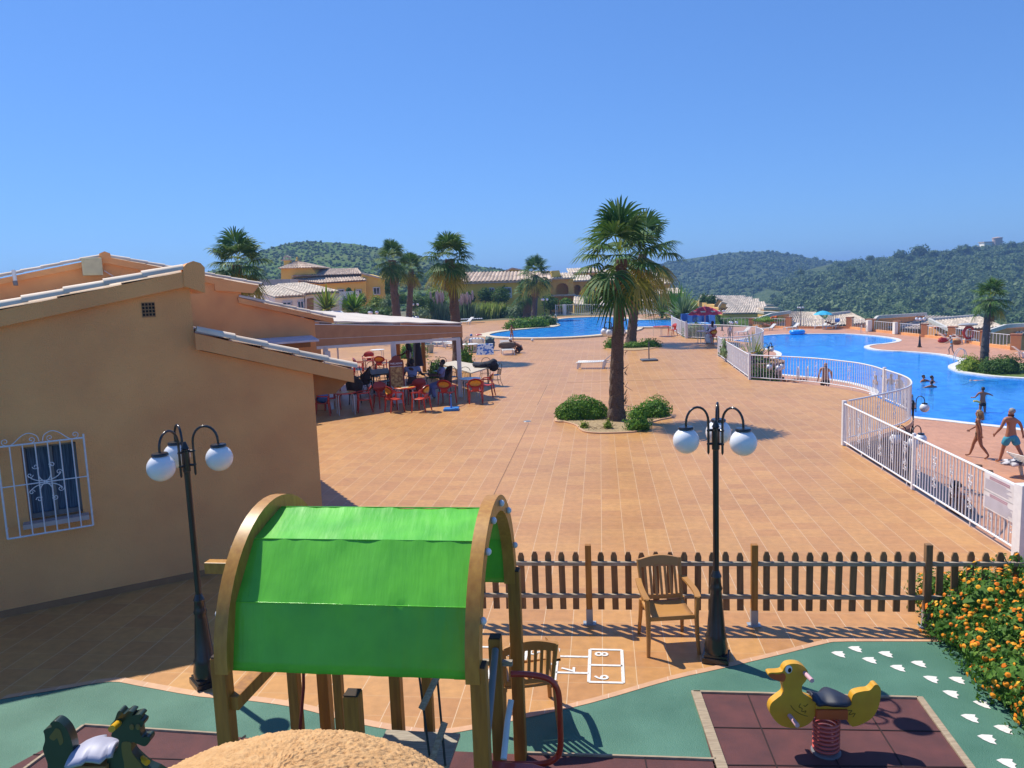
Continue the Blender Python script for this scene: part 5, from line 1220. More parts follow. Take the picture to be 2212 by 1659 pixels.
# ------------------------------------------------------------------ people
def skinmat(name, c): 
    m = M(name, c, .5, tuple(x * .85 for x in c), 6, 3); return m
SK = {'tan': skinmat('tanned_skin', (.33, .135, .065)), 'fair': skinmat('fair_skin', (.46, .235, .14)), 'brown': skinmat('brown_skin', (.13, .055, .03)), 'red': skinmat('sunburnt_skin', (.40, .16, .085))}
m_hairdk = M('dark_hair', (.012, .009, .007), .6, (.03, .02, .015), 30); m_hairbl = M('blond_hair', (.42, .30, .15), .7, (.22, .13, .06), 22, 5); m_hairgr = M('grey_hair', (.34, .32, .31), .7, (.22, .2, .19), 30); m_eye = M('dark_eye', (.02, .015, .012), .3)
def skin_obj(name, chains, mat, parent, sub=2):
    """chains: list of [(point, rx, ry)...] or edges; grown with the Skin modifier into one smooth surface."""
    me = bpy.data.meshes.new(name); vs = []; es = []; rs = []; roots = []; idx = {}
    for ch in chains:
        prev = None
        for k, (key, p, rx, ry) in enumerate(ch):
            if key in idx: i = idx[key]
            else:
                i = len(vs); idx[key] = i; vs.append(tuple(p)); rs.append((rx, ry))
                if prev is None: roots.append(i)
            if prev is not None and (prev, i) not in es: es.append((prev, i))
            prev = i
    me.from_pydata(vs, es, []); o = bpy.data.objects.new(name, me); COL.objects.link(o); o.modifiers.new('skin', 'SKIN').use_smooth_shade = True
    for i, r_ in enumerate(rs): me.skin_vertices[0].data[i].radius = r_; me.skin_vertices[0].data[i].use_root = i in roots
    s = o.modifiers.new('sub', 'SUBSURF'); s.levels = sub; s.render_levels = sub
    bm_ = bpy.data.meshes.new_from_object(o.evaluated_get(bpy.context.evaluated_depsgraph_get())); bpy.data.objects.remove(o); bm_.name = name
    bm_.materials.clear(); bm_.materials.append(mat); bm_.shade_smooth(); o = bpy.data.objects.new(name, bm_); COL.objects.link(o)
    if parent: o.parent = parent
    return o
def person(lab, loc, yaw, skin='tan', h=1.7, lean=0, hipz=None, legs=((0, 0), (0, 0)), arms=((0, 8, 5), (0, 8, 5)), spread=4, hair=m_hairdk, hairlen=.0, build=1.0, trunks=None, top=None, pants=None, detail=True, headpitch=0, headyaw=0, female=False, roll=None, fingers=True, bulk=0.0):
    """local frame: faces -Y, x right; legs = (thigh, knee) degrees forward; arms = (forward, outward, elbow)."""
    k = h / 1.7; t = thing('person', lab, 'person', (0, 0, 0))
    fw = V((0, -1, 0)); up = V((0, 0, 1)); S = []
    pel = V((0, 0, 0)); sd = (up * math.cos(R(lean)) + fw * math.sin(R(lean))); fn = sd.cross(V((1, 0, 0))) * -1
    wst = pel + sd * .17 * k; chs = pel + sd * .38 * k; shl = pel + sd * .50 * k; nk = pel + sd * .565 * k
    hd_dir = (up * math.cos(R(lean * .5 + headpitch)) + fw * math.sin(R(lean * .5 + headpitch))); hf = hd_dir.cross(V((1, 0, 0))) * -1
    hf = (Matrix.Rotation(R(headyaw), 3, hd_dir) @ hf)
    hd0 = nk + hd_dir * .075 * k; hd1 = nk + hd_dir * .15 * k; hd2 = nk + hd_dir * .225 * k; bw = build * k
    sw = (.165 if female else .19) * bw; hw = .088 * bw
    C = [[('pel', pel, .135 * bw * (1.08 if female else 1), .105 * bw), ('wst', wst, (.112 if female else .13 + bulk) * bw, (.088 + bulk) * bw), ('chs', chs, .15 * bw, .11 * bw), ('shl', shl, .12 * bw, .085 * bw), ('nk', nk, .055 * bw, .055 * bw), ('hd0', hd0 + hf * .022 * k, .068 * k, .075 * k), ('hd1', hd1 + hf * .005 * k, .080 * k, .092 * k), ('hd2', hd2 - hf * .012 * k, .058 * k, .066 * k)]]
    feet = []
    J = {}
    for s, (th, kn), nm in ((-1, legs[0], 'l'), (1, legs[1], 'r')):
        hip = pel + V((s * hw, 0, -.035 * k)); td = V((s * math.sin(R(spread)), -math.sin(R(th)), -math.cos(R(th)))).normalized(); knee = hip + td * .42 * k
        a = th - kn; sd_ = V((s * math.sin(R(spread * .3)), -math.sin(R(a)), -math.cos(R(a)))).normalized(); ank = knee + sd_ * .40 * k
        fdir = (Matrix.Rotation(R(0), 3, 'X') @ fw) if abs(a) < 60 else (fw * math.cos(R(a)) - up * -math.sin(R(a)))
        fdir = V((s * .12, -math.cos(R(min(0, a) * .8)), math.sin(R(min(0, a) * .8)))).normalized() if a < 20 else V((0, -.5, .85)) if a > 60 else fw
        toe = ank + fdir * .155 * k - up * .045 * k * (1 if a < 60 else 0); heel = ank - up * .03 * k
        C.append([('pel', pel, 0, 0), ('hip' + nm, hip, .088 * bw, .092 * bw), ('th' + nm, hip.lerp(knee, .45), .078 * bw, .082 * bw), ('kn' + nm, knee, .055 * k, .056 * k), ('cf' + nm, knee.lerp(ank, .32) + V((0, .012 * k, 0)), .053 * k, .057 * k), ('an' + nm, ank, .034 * k, .036 * k), ('ft' + nm, ank.lerp(toe, .5) - up * .018 * k, .036 * k, .030 * k), ('to' + nm, toe, .034 * k, .020 * k)])
        feet += [toe.z - .02 * k, ank.z - .06 * k]; J['hip' + nm], J['kn' + nm], J['an' + nm] = hip, knee, ank
    fch = []
    for s, ar, nm in ((-1, arms[0], 'l'), (1, arms[1], 'r')):
        sh = shl + V((s * sw, 0, 0)) + sd * .005; fwd, ab, el = ar; dn = -sd
        ud = (dn * math.cos(R(fwd)) + fn * math.sin(R(fwd))); ud = (ud * math.cos(R(ab)) + V((s, 0, 0)) * math.sin(R(ab))).normalized(); elb = sh + ud * .29 * k
        fd_ = (dn * math.cos(R(fwd + el)) + fn * math.sin(R(fwd + el))); fd_ = (fd_ * math.cos(R(ab * .6)) + V((s, 0, 0)) * math.sin(R(ab * .6))).normalized(); wr = elb + fd_ * .25 * k; pm = wr + fd_ * .065 * k
        C.append([('shl', shl, 0, 0), ('sh' + nm, sh, .062 * bw, .062 * bw), ('ua' + nm, sh.lerp(elb, .5), .047 * bw, .049 * bw), ('el' + nm, elb, .037 * bw, .038 * bw), ('fa' + nm, elb.lerp(wr, .3), .037 * bw, .038 * bw), ('wr' + nm, wr, .024 * k, .027 * k), ('pm' + nm, pm, .018 * k, .038 * k)]); J['el' + nm] = elb; J['sh' + nm] = sh; J['wr' + nm] = wr
        if fingers:
            sidev = fd_.cross(V((s, 0, 0))).normalized(); pn_ = fd_.cross(sidev).normalized() * 1
            for q in range(4):
                o_ = pm + sidev * ((q - 1.5) * .019 * k) - fd_ * .01 * k; L_ = (.062, .074, .070, .054)[q] * k; b1 = o_ + fd_ * L_ * .62 + pn_ * .008; b2 = o_ + fd_ * L_ * 1.1 + pn_ * .026
                fch.append([('f%s%d0' % (nm, q), o_, .0095 * k, .0095 * k), ('f%s%d1' % (nm, q), b1, .0085 * k, .0085 * k), ('f%s%d2' % (nm, q), b2, .007 * k, .007 * k)])
            o_ = wr + fd_ * .03 * k + sidev * .02 * k; fch.append([('t%s0' % nm, o_, .012 * k, .012 * k), ('t%s1' % nm, o_ + (sidev * .8 + fd_ * .7).normalized() * .04 * k, .0105 * k, .0105 * k), ('t%s2' % nm, o_ + (sidev * .4 + fd_ * 1).normalized() * .068 * k, .0085 * k, .0085 * k)])
    nz_ = [[('ns0', hd1 + hf * .080 * k - hd_dir * .005 * k, .014 * k, .016 * k), ('ns1', hd0 + hf * .098 * k + hd_dir * .045 * k, .013 * k, .012 * k)]]
    ears = [[('e%d0' % s, hd1 + hd_dir.cross(hf) * (s * .072 * k) - hd_dir * .02 * k, .008 * k, .018 * k), ('e%d1' % s, hd1 + hd_dir.cross(hf) * (s * .088 * k) + hd_dir * .005 * k, .008 * k, .018 * k)] for s in (-1, 1)]
    skin_obj('body', C + fch + nz_ + ears, SK[skin], t, 2)
    b = MB(); side = hd_dir.cross(hf)
    for s in (-1, 1): b.sph(hd1 + hf * .083 * k + side * (s * .031 * k) + hd_dir * .008 * k, .011 * k, 8, 6)
    b.build('eyes', m_eye, t, True); MB().sph(hd0 + hf * .088 * k + hd_dir * .012 * k, (.022 * k, .012 * k, .007 * k), 8, 5).build('mouth', M('lips', (.30, .09, .07), .5) if 'lips' not in bpy.data.materials else bpy.data.materials['lips'], t, True)
    if hair:
        b = MB(); c = hd1 + hd_dir * .03 * k - hf * .018 * k; rr = Matrix((side, hf, hd_dir)).transposed(); n0 = 0
        b.sph(c, (.092 * k, .102 * k, .095 * k), 18, 12, rr)
        for i, v_ in enumerate(b.v):
            d = V(v_) - c; f_ = d.dot(hf); z_ = d.dot(hd_dir)
            if f_ > .03 * k and z_ < .045 * k: v_ = c + d * .72
            else: v_ = c + d * (1 + .14 * noise.noise(d * 40))
            b.v[i] = tuple(v_)
        if hairlen:
            for i in range(46):
                a = R(100 + 340 * i / 45 - 0) ; rd = random.Random(i); a = rd.uniform(-2.1, 2.1); o_ = c + (side * math.sin(a) - hf * math.cos(a)) * .082 * k + hd_dir * rd.uniform(-.03, .05) * k; out = (side * math.sin(a) - hf * math.cos(a))
                pts = [o_ + (out * (.03 * math.sin(f * 9 + i) + .055 * f) - hd_dir * hairlen * f) * k for f in (0, .25, .5, .75, 1)]; b.tube(pts, [.020 * k, .026 * k, .024 * k, .02 * k, .008 * k], 5)
        b.build('hair', hair, t, True, smooth=60)
    if trunks:
        m_, ln_, ex = trunks; ch = [[('pel', pel + sd * .045 * k, .142 * bw + ex, .112 * bw + ex), ('pl2', pel - sd * .05 * k, .13 * bw + ex, .105 * bw + ex)]]
        for s, nm in ((-1, 'l'), (1, 'r')):
            a, c = J['hip' + nm], J['kn' + nm]; ch.append([('pl2', pel, 0, 0), ('h' + nm, a.lerp(c, .1), .095 * bw + ex, .098 * bw + ex), ('g' + nm, a.lerp(c, ln_), .082 * bw + ex * 1.05, .086 * bw + ex * 1.05)] + ([('i' + nm, c.lerp(J['an' + nm], .9), .055 * bw + ex, .06 * bw + ex)] if pants else []))
        skin_obj('trousers' if pants else ('swimwear' if ln_ < .2 else 'shorts'), ch, m_, t, 2)
    if top == 'bikini':
        b = MB(); b.tube([chs + sd * .0 + (V((math.cos(q * pi / 12), 0, 0)) * .158 + fn * -math.sin(q * pi / 12) * .118) * bw for q in range(25)], .010 * k, 6); b.tube([chs + fn * -.1 * bw, nk - fn * .055 * k], .006, 5); b.build('bikini_top', trunks[0], t, True, smooth=60)
    elif top:
        m_, slv = top; e = .016; ch = [[('a', wst - sd * .06 * k, .135 * bw + e, .105 * bw + e), ('b', chs, .152 * bw + e, .115 * bw + e), ('c', shl, .125 * bw + e, .09 * bw + e), ('d', nk - sd * .02, .07 * k, .07 * k)]]
        if slv:
            for nm in 'lr': ch.append([('c', shl, 0, 0), ('s' + nm, J['sh' + nm], .066 * bw + e, .066 * bw + e), ('u' + nm, J['sh' + nm].lerp(J['el' + nm], slv), .054 * bw + e * 1.4, .054 * bw + e * 1.4)])
        skin_obj('shirt', ch, m_, t, 2)
    zoff = -min(feet) if hipz is None else hipz
    for ch in kids(t): ch.location.z += zoff
    t.location = loc; t.rotation_euler = (0, 0, yaw)
    return t
m_bik = M('dark_bikini', (.02, .022, .018), .6, (.16, .15, .06), 40); m_btr = M('blue_trunks', (.03, .24, .44), .7, (.05, .34, .40), 14); m_bkt = M('black_trunks', (.012, .012, .016), .7); m_nvy = M('navy_trunks', (.015, .02, .05), .7); m_lil = M('lilac_trousers', (.30, .28, .46), .9, (.20, .19, .34), 6); m_shirtb = M('pale_blue_shirt', (.36, .42, .66), .8, (.28, .33, .55), 8); m_shirtw = M('white_shirt', (.66, .66, .68), .8); m_swim = M('aqua_swimsuit', (.10, .48, .56), .6, (.6, .6, .6), 9, 2, lo=.5, hi=.6); m_pinkt = M('pink_top', (.50, .34, .36), .8)
# walking pair on the deck
person('woman with long curly blond hair in a dark bikini walking left on the pool deck', g(2112, 989, DZ), R(-125), 'tan', 1.62, 3, legs=((22, 8), (-14, 22)), arms=((12, 6, 45), (-16, 12, 10)), hair=m_hairbl, hairlen=.26, trunks=(m_bik, .10, .008), top='bikini', female=True, build=1.02)
person('grey haired man in turquoise swim shorts walking away on the pool deck', g(2181, 1000, DZ), R(-168), 'red', 1.80, 2, legs=((-20, 12), (16, 4)), arms=((-14, 20, 12), (10, 22, 25)), hair=m_hairgr, trunks=(m_btr, .80, .024), build=1.12, spread=8)
person('woman with dark wet hair sitting on the deck behind the white railing', g(2078, 1112, DZ), R(205), 'tan', 1.66, 22, hipz=.10, legs=((75, 95), (82, 20)), arms=((-10, 16, 10), (25, 10, 20)), hair=m_hairdk, hairlen=.08, trunks=(m_nvy, .12, .01), female=True, build=1.08)
person('bald man in black trunks standing behind the curved railing by the pool bay', g(1782, 860, DZ), R(175), 'fair', 1.84, 0, legs=((2, 0), (-3, 0)), arms=((0, 14, 8), (0, 14, 8)), hair=None, trunks=(m_bkt, .7, .02), build=1.16, bulk=.01)
# sunbather on the deck by the curved railing: lying on front
def lying(lab, p, yaw, skin, hair, trunks, rx=90, h=1.7, **kw):
    t = person(lab, (0, 0, 0), 0, skin, h, 0, hipz=0, hair=hair, trunks=trunks, fingers=False, **kw); t.location = p; t.rotation_euler = (R(rx), 0, yaw); return t
lying('dark haired person lying face down reading on the deck behind the railing', g(1712, 826, DZ) + V((0, 0, .14)), R(-75), 'tan', m_hairdk, (m_nvy, .3, .01), 90, arms=((120, 20, 60), (120, 20, 60)), headpitch=-50)
# pool swimmers: bodies mostly under water
WZ = DZ - .05
def swimmer(lab, x, y, yaw, skin='tan', hair=m_hairdk, depth=1.28, h=1.7, **kw):
    p = g(x, y, WZ); return person(lab, V((p.x, p.y, WZ - depth + .0)), yaw, skin, h, 0, hair=hair, trunks=(m_nvy, .4, .012), fingers=False, **kw)
swimmer('dark haired bather in a group of three, left one in the open pool', 1995, 824, R(20), 'tan', arms=((60, 50, 20), (60, 50, 20)), depth=1.36); swimmer('bather in a dark cap in the group of three, right one in the open pool', 2013, 825.5, R(60), 'tan', arms=((60, 50, 20), (60, 50, 20)), depth=1.36); swimmer('bather in the group of three, lowest one in the open pool', 2012, 837, R(190), 'tan', arms=((50, 60, 20), (50, 60, 20)), depth=1.36)
swimmer('bather behind the railing post at the left pool bay, left one', 1891, 830, R(100), 'red', depth=1.22); swimmer('bather close to the railing post in the pool bay, middle one', 1925, 830, R(160), 'tan', depth=1.15); swimmer('fair bather standing waist deep behind the curved railing', 1942, 838, R(200), 'fair', depth=1.0, build=1.15); swimmer('bather half hidden by the white railing post', 1908, 828, R(60), 'fair', depth=1.25)
lying('fair swimmer stretched out on the water near the palm lawn', g(2122, 821, WZ) + V((0, 0, -.08)), R(-82), 'fair', m_hairgr, (m_nvy, .3, .01), 88, arms=((150, 20, 10), (150, 20, 10)))
by = person('boy in dark shorts standing in shallow water holding a yellow foam noodle', g(2122, 890, WZ) - V((0, 0, .32)), R(170), 'tan', 1.42, 4, arms=((30, 60, 50), (20, 30, 60)), trunks=(m_bkt, .5, .018))
t = thing('foam_noodle', 'yellow foam noodle held across by the boy in the pool', 'pool noodle', g(2114, 869, WZ)); q0, q1 = yd(2103, 866.5, 33.6), yd(2117, 869.5, 33.6); MB().tube([q0, q0.lerp(q1, .5) + V((0, 0, .03)), q1], .045, 8).build('noodle', M('noodle_yellow', (.72, .55, .12), .7), t, smooth=60)
person('girl in a light blue swimsuit and white cap climbing the pool ladder', g(2055, 771, DZ) + V((0, 0, .1)), R(-110), 'fair', 1.45, 12, legs=((30, 40), (-5, 20)), arms=((40, 15, 40), (40, 15, 40)), hair=m_white, trunks=(m_swim, .12, .01), top=(m_swim, 0), female=True, fingers=False)
lying('reader lying on the lounger under the turquoise parasol', g(1796, 710, DZ) + V((0, 0, .55)), R(88), 'tan', m_hairdk, (m_bkt, .4, .015), -68, legs=((40, 70), (10, 10)), arms=((40, 10, 80), (40, 10, 80))); lying('sunbather in orange lying on the lounger at the far deck edge', g(1660, 711, DZ) + V((0, 0, .5)), R(90), 'red', m_hairdk, (m_swim, .2, .012), -75, legs=((25, 40), (5, 5)))
lying('sunbather lying on the blue towel before the far pillars, left one', g(2040, 735, DZ) + V((0, 0, .5)), R(-98), 'red', m_hairdk, (m_btr, .4, .015), 90); lying('sunbather lying face down before the far pillars, right one', g(2078, 738, DZ) + V((0, 0, .5)), R(-98), 'tan', m_hairgr, (m_btr, .4, .015), 90)
person('dark haired person standing at the pool edge behind the red parasol railing', g(1576, 737, DZ), R(20), 'brown', 1.6, 2, trunks=(m_bkt, .4, .015), top=(m_pinkt, .2), fingers=False)
person('seated person in a white shirt with back to us under the red parasol', g(1540, 741), R(185), 'brown', 1.72, 6, hipz=.52, legs=((85, 85), (85, 85)), arms=((35, 10, 60), (35, 10, 60)), trunks=(m_bkt, .9, .015), top=(m_shirtw, .55), fingers=False)
# kneeling man and child
person('man with a white cap kneeling in dark shorts over the lounger with the brown roll', g(1126, 762), R(-95), 'tan', 1.82, 62, hipz=.36, legs=((28, 112), (60, 120)), arms=((35, 6, 20), (45, 6, 25)), hair=m_white, trunks=(m_nvy, .6, .02), build=1.05)
person('small child standing on the far pool coping behind the kneeling man', g(1106, 737), R(10), 'tan', 1.15, 0, arms=((30, 10, 100), (30, 10, 100)), hair=m_hairdk, trunks=(m_pinkt, .3, .015), fingers=False)
# bar guests
person('long haired woman in a pale top standing beside the menu board', g(887, 828), R(-70), 'brown', 1.68, 4, arms=((55, 6, 35), (10, 8, 15)), hair=m_hairdk, hairlen=.30, trunks=(m_nvy, .9, .015), pants=True, top=(m_pinkt, .0), female=True)
person('seated man in a pale blue shirt with his back to us at the bar', g(893, 858), R(180), 'brown', 1.78, 8, hipz=.56, legs=((85, 85), (85, 85)), arms=((35, 20, 50), (35, 20, 50)), trunks=(m_nvy, .9, .015), pants=True, top=(m_shirtb, .6), build=1.15)
person('seated person in lilac trousers partly hidden behind the red chairs', g(955, 858), R(-75), 'brown', 1.72, -6, hipz=.55, legs=((80, 70), (70, 85)), arms=((30, 10, 60), (30, 10, 60)), trunks=(m_lil, .9, .02), pants=True, top=(m_lil, .8))
# ------------------------------------------------------------------ plants
m_leaf = leafmat('bush_leaf', (.055, .15, .012), (.12, .27, .020), (.22, .36, .04))
m_leafdk = leafmat('dark_leaf', (.035, .095, .015), (.085, .175, .028), (.15, .25, .05))
m_leafyl = leafmat('yellow_green_leaf', (.13, .22, .018), (.26, .34, .03), (.38, .42, .06))
m_leafgr = leafmat('silver_green_leaf', (.10, .18, .07), (.20, .29, .13), (.32, .40, .22))
m_lant = leafmat('hedge_leaf', (.045, .13, .016), (.10, .22, .03), (.19, .32, .06))
m_palm = leafmat('palm_leaf', (.035, .105, .018), (.09, .185, .035), (.19, .28, .09), trans=.2, rough=.38)
m_palmyl = leafmat('old_palm_leaf', (.20, .20, .02), (.36, .31, .04), (.42, .36, .10), trans=.35)
m_palmdead = M('dry_frond', (.30, .19, .09), .9, (.20, .12, .06), 6)
m_bark = M('palm_bark', (.20, .135, .09), .95, (.085, .055, .04), 9, 8, stretch=(2.5, 2.5, 7), bump=1.0, bscale=30, lo=.35, hi=.65)
m_barkgr = M('grey_palm_bark', (.16, .14, .13), .95, (.06, .052, .052), 9, 8, stretch=(2.5, 2.5, 7), bump=1.0, bscale=30, lo=.35, hi=.65)
m_trunk = M('branch_bark', (.12, .08, .05), .9)

def fan_leaf(b, o, d, plen, flen, rd, nseg=22, droop=.5, spread=250):
    """petiole from o along d, then a fan of narrow folded leaflets whose tips hang."""
    d = d.normalized(); side = d.cross(V((0, 0, 1)))
    if side.length < .05: side = V((1, 0, 0))
    side.normalize(); up = side.cross(d).normalized()
    pts = [o + d * (plen * t) - V((0, 0, 1)) * (droop * .35 * plen * t * t) for t in (0, .5, 1)]
    b.mat = 1; b.strip([p - side * .016 for p in pts], [p + side * .016 for p in pts]); b.mat = 0
    h = pts[-1]; dd = (pts[-1] - pts[-2]).normalized(); up = side.cross(dd).normalized()
    for i in range(nseg):
        a = R(-spread / 2 + spread * (i + .5) / nseg + rd.uniform(-3, 3)); q = (dd * math.cos(a) + side * math.sin(a)).normalized()
        L = flen * (.72 + .28 * math.cos(a / 2)) * rd.uniform(.9, 1.08); wd_ = flen * 2 * math.sin(R(spread / nseg / 2)) * .46
        t = (side * math.cos(a) - dd * math.sin(a)).normalized(); lift = up * .10
        def pp(f): return h + q * (L * f) + lift * (L * f * (1 - f)) - V((0, 0, 1)) * (droop * L * max(0, f - .35) ** 2 * 1.6)
        p0, p1, p2, p3 = pp(.02), pp(.45), pp(.75), pp(1.0)
        n = len(b.v); fold = up * (wd_ * .35)
        b.v += [tuple(x) for x in (p0, p1 - t * wd_ * .5, p1 + fold * .5, p1 + t * wd_ * .5, p2 - t * wd_ * .36, p2 + t * wd_ * .36, p3)]
        for f in ((0, 1, 2), (0, 2, 3), (1, 4, 5, 3), (4, 6, 5)): b.f.append(tuple(k + n for k in f)); b.m.append(0)
def palm(lab, base, top, r, seed, tw=(.30, .19), nl=34, dead=.3, yellow=.12, bark=None, boots=True, lean=None, group='fan palms of the resort'):
    """Washingtonia: fibrous tapering trunk with frond stubs, crown of fan leaves, dry skirt."""
    rd = random.Random(seed); base = V(base); top = V(top); t = thing('palm_tree', lab, 'palm tree', base, 0, group); b = MB(); n = 26; m = 14; H_ = (top - base).length
    for j in range(n + 1):
        f = j / n; c = base.lerp(top, f) + V((math.sin(f * 3 + seed) * .04, 0, 0)) * r; rr = tw[0] + (tw[1] - tw[0]) * min(1, f * 1.6) + tw[0] * .25 * max(0, 1 - f * 12) + (.05 if j % 2 else 0) * tw[1]
        for k in range(m):
            a = 2 * pi * (k + (j % 2) * .5) / m; b.v.append(tuple(c + V((math.cos(a), math.sin(a), 0)) * rr * (1 + .10 * noise.noise(V((k * 1.3, j * .9, seed))))))
    for j in range(n):
        for k in range(m): b.f.append((j * m + k, j * m + (k + 1) % m, (j + 1) * m + (k + 1) % m, (j + 1) * m + k)); b.m.append(0)
    tr = b.build('trunk', bark or m_bark, t)
    b = MB(); ns = int(H_ * 26)
    for i in range(ns if boots else 0):
        f = rd.random(); a = rd.uniform(0, 2 * pi); c = base.lerp(top, f); rr = tw[0] + (tw[1] - tw[0]) * min(1, f * 1.6); d = V((math.cos(a), math.sin(a), 0)); tt = V((-d.y, d.x, 0))
        p = c + d * rr * .96; w_ = rd.uniform(.03, .06) * tw[0] / .3; l = rd.uniform(.06, .17); out = rd.uniform(.03, .10) * (2.2 if rd.random() < .06 else 1); up = V((0, 0, 1 if rd.random() < .75 else -1))
        b.add([p - tt * w_, p + tt * w_, p + up * l + d * out + tt * w_ * .4, p + up * l + d * out - tt * w_ * .4], [(0, 1, 2, 3)])
    if boots: b.build('frond_stubs', bark or m_bark, tr)
    cr = MB(); yl = MB(); dd = MB()
    for i in range(nl):
        f = i / (nl - 1); el = R(84 - 128 * f + rd.uniform(-10, 10)); az = i * 2.39996 + rd.uniform(-.3, .3)
        d = V((math.cos(el) * math.cos(az), math.cos(el) * math.sin(az), math.sin(el)))
        o = top + V((0, 0, (.16 - .30 * f) * r)) + d * .05
        tgt = yl if (f > .72 and rd.random() < yellow * 4) else cr
        fan_leaf(tgt, o, d, r * rd.uniform(.42, .62), r * rd.uniform(.52, .66), rd, 26, .30 + .5 * f)
    for i in range(int(nl * dead)):
        az = rd.uniform(0, 2 * pi); d = V((math.cos(az) * .5, math.sin(az) * .5, -1)); fan_leaf(dd, top - V((0, 0, .25 * r + rd.uniform(0, .35) * r)), d, r * .25, r * rd.uniform(.25, .42), rd, 12, .9, 120)
    c = cr.build('crown', [m_palm, m_leafyl], t, fix=False)
    if yl.v: yl.build('yellow_fronds', [m_palmyl, m_palmyl], c, fix=False)
    if dd.v: dd.build('dry_skirt', [m_palmdead, m_palmdead], c, fix=False)
    return t
def palm_px(lab, bx, by, tx, ty, rp, seed, d=None, z=0, **kw):
    """trunk base pixel, crown-heart pixel, crown radius in photograph pixels, at distance d."""
    b_ = g(bx, by, z) if d is None else None
    if d is None: d = b_.y
    else: q = yd(bx, by, d); b_ = V((q.x, q.y, z))
    tp = yd(tx, ty, d); return palm(lab, b_, tp, rp * d / FPX, seed, **kw)
palm_px('tall near fan palm with shaggy brown trunk rising from the curved planting bed', 1335, 908, 1340, 560, 108, 4, tw=(.235, .155), nl=30, yellow=.12, dead=.12)
palm_px('second fan palm directly behind the tall near palm', 1361, 745, 1390, 548, 86, 9, tw=(.32, .24), nl=22, yellow=.2, dead=.15)
palm_px('fan palm with thick trunk at the right end of the bar canopy', 992, 781, 969, 560, 60, 12, tw=(.30, .24), nl=32, yellow=.15, dead=.2)
palm_px('taller left palm of the close pair behind the bar canopy', 862, 738, 848, 562, 42, 15, d=58, tw=(.36, .28), nl=26, dead=1.0)
palm_px('shorter right palm of the close pair behind the bar canopy', 882, 728, 887, 582, 34, 18, d=66, tw=(.30, .24), nl=26, dead=.5)
palm_px('windblown fan palm behind the ochre roofs on the left', 520, 760, 514, 572, 72, 21, d=40, boots=False, tw=(.28, .26), nl=32, dead=.5, yellow=.15)
palm_px('slim palm with grey trunk on the far pool island', 1153, 694, 1156, 594, 40, 25, tw=(.34, .25), nl=26, dead=.4, bark=m_barkgr)
palm_px('palm with dark ragged trunk on the lawn at the right pool edge', 2124, 800, 2139, 645, 44, 28, z=DZ, tw=(.27, .19), nl=24, dead=.4, bark=m_barkgr, yellow=.05)
palm_px('small palm standing against the yellow house wall', 1139, 690, 1136, 632, 30, 31, d=92, tw=(.5, .5), nl=22, dead=.8)

def bush(lab, blobs, mat, ls=.035, dens=1.0, cat='bush', name='bush', stem=True, group=None, seed=1, up=.1, lump=.22):
    c0 = blobs[0][0]; t = thing(name, lab, cat, V((c0.x, c0.y, c0.z)), 0, group); b = MB()
    for i, (c, r) in enumerate(blobs):
        r = V(r); ar = (r.x * r.y + r.x * r.z + r.y * r.z) / 3 * 4 * pi * .7
        leaf_blob(b, V(c) + V((0, 0, r.z * .25)), r, int(min(5200, ar / (ls * ls) * .55 * dens)), ls, seed * 11 + i, up=up, lump=lump)
    b.build('foliage', mat, t, fix=False)
    if stem:
        b = MB(); rd = random.Random(seed)
        for i in range(5): a = rd.uniform(0, 6.28); r = blobs[0][1]; b.tube([V(c0) + V((0, 0, -.02)), V(c0) + V((r[0] * .5 * math.cos(a), r[1] * .5 * math.sin(a), r[2] * .8))], [.03, .012], 5)
        b.build('stems', m_trunk, t)
    return t
def bpx(lab, x, y, rx, rz, mat, z=0, ry=None, d=None, ls=None, **kw):
    """bush standing at pixel (x, y), half width rx and height rz in photograph pixels."""
    c = g(x, y, z) if d is None else V((yd(x, y, d).x, d, z if z else yd(x, y, d).z)); k = c.y / FPX
    return bush(lab, [(c, (rx * k, (ry or rx) * k, rz * k * .86))], mat, ls=ls or max(.03, 1.7 * k), seed=int(x + y), **kw)
# near planting bed
c = g(1258, 905); bush('large rounded bright green shrub left of the tall near palm', [(c + V((0, .35, -.05)), (.76, .6, .56)), (c + V((.28, .15, -.05)), (.52, .48, .46)), (c + V((-.32, .2, -.05)), (.48, .48, .42))], m_leaf, .030, 1.5, seed=3, lump=.10)
c = g(1418, 902); bush('loose green shrub right of the tall near palm', [(c + V((0, .3, .0)), (.52, .48, .42)), (c + V((-.42, .2, -.03)), (.42, .38, .30))], m_leaf, .032, 1.0, seed=5, lump=.2)
bpx('small round green plant at the front right of the planting bed', 1379, 928, 30, 38, m_leaf, ls=.03, lump=.35)
bpx('tiny yellow green sprig at the front left of the planting bed', 1262, 925, 11, 14, m_leafyl, ls=.022, lump=.4); bpx('tiny yellow green sprig beside the tall palm foot', 1314, 926, 11, 18, m_leafyl, ls=.022, lump=.4)
c = g(1285, 929); t = thing('dry_twigs', 'dry grey twigs lying on the gravel of the near planting bed', 'twigs', c); b = MB(); rd = random.Random(1)
for i in range(9): a = rd.uniform(0, 3.1); p = c + V((rd.uniform(-.2, .45), rd.uniform(-.08, .1), .02)); b.tube([p, p + V((.15 * math.cos(a), .05, .05 + .04 * rd.random())), p + V((.3 * math.cos(a), .1, .04 + .12 * rd.random()))], [.008, .006, .003], 4)
b.build('twig', m_palmdead, t)
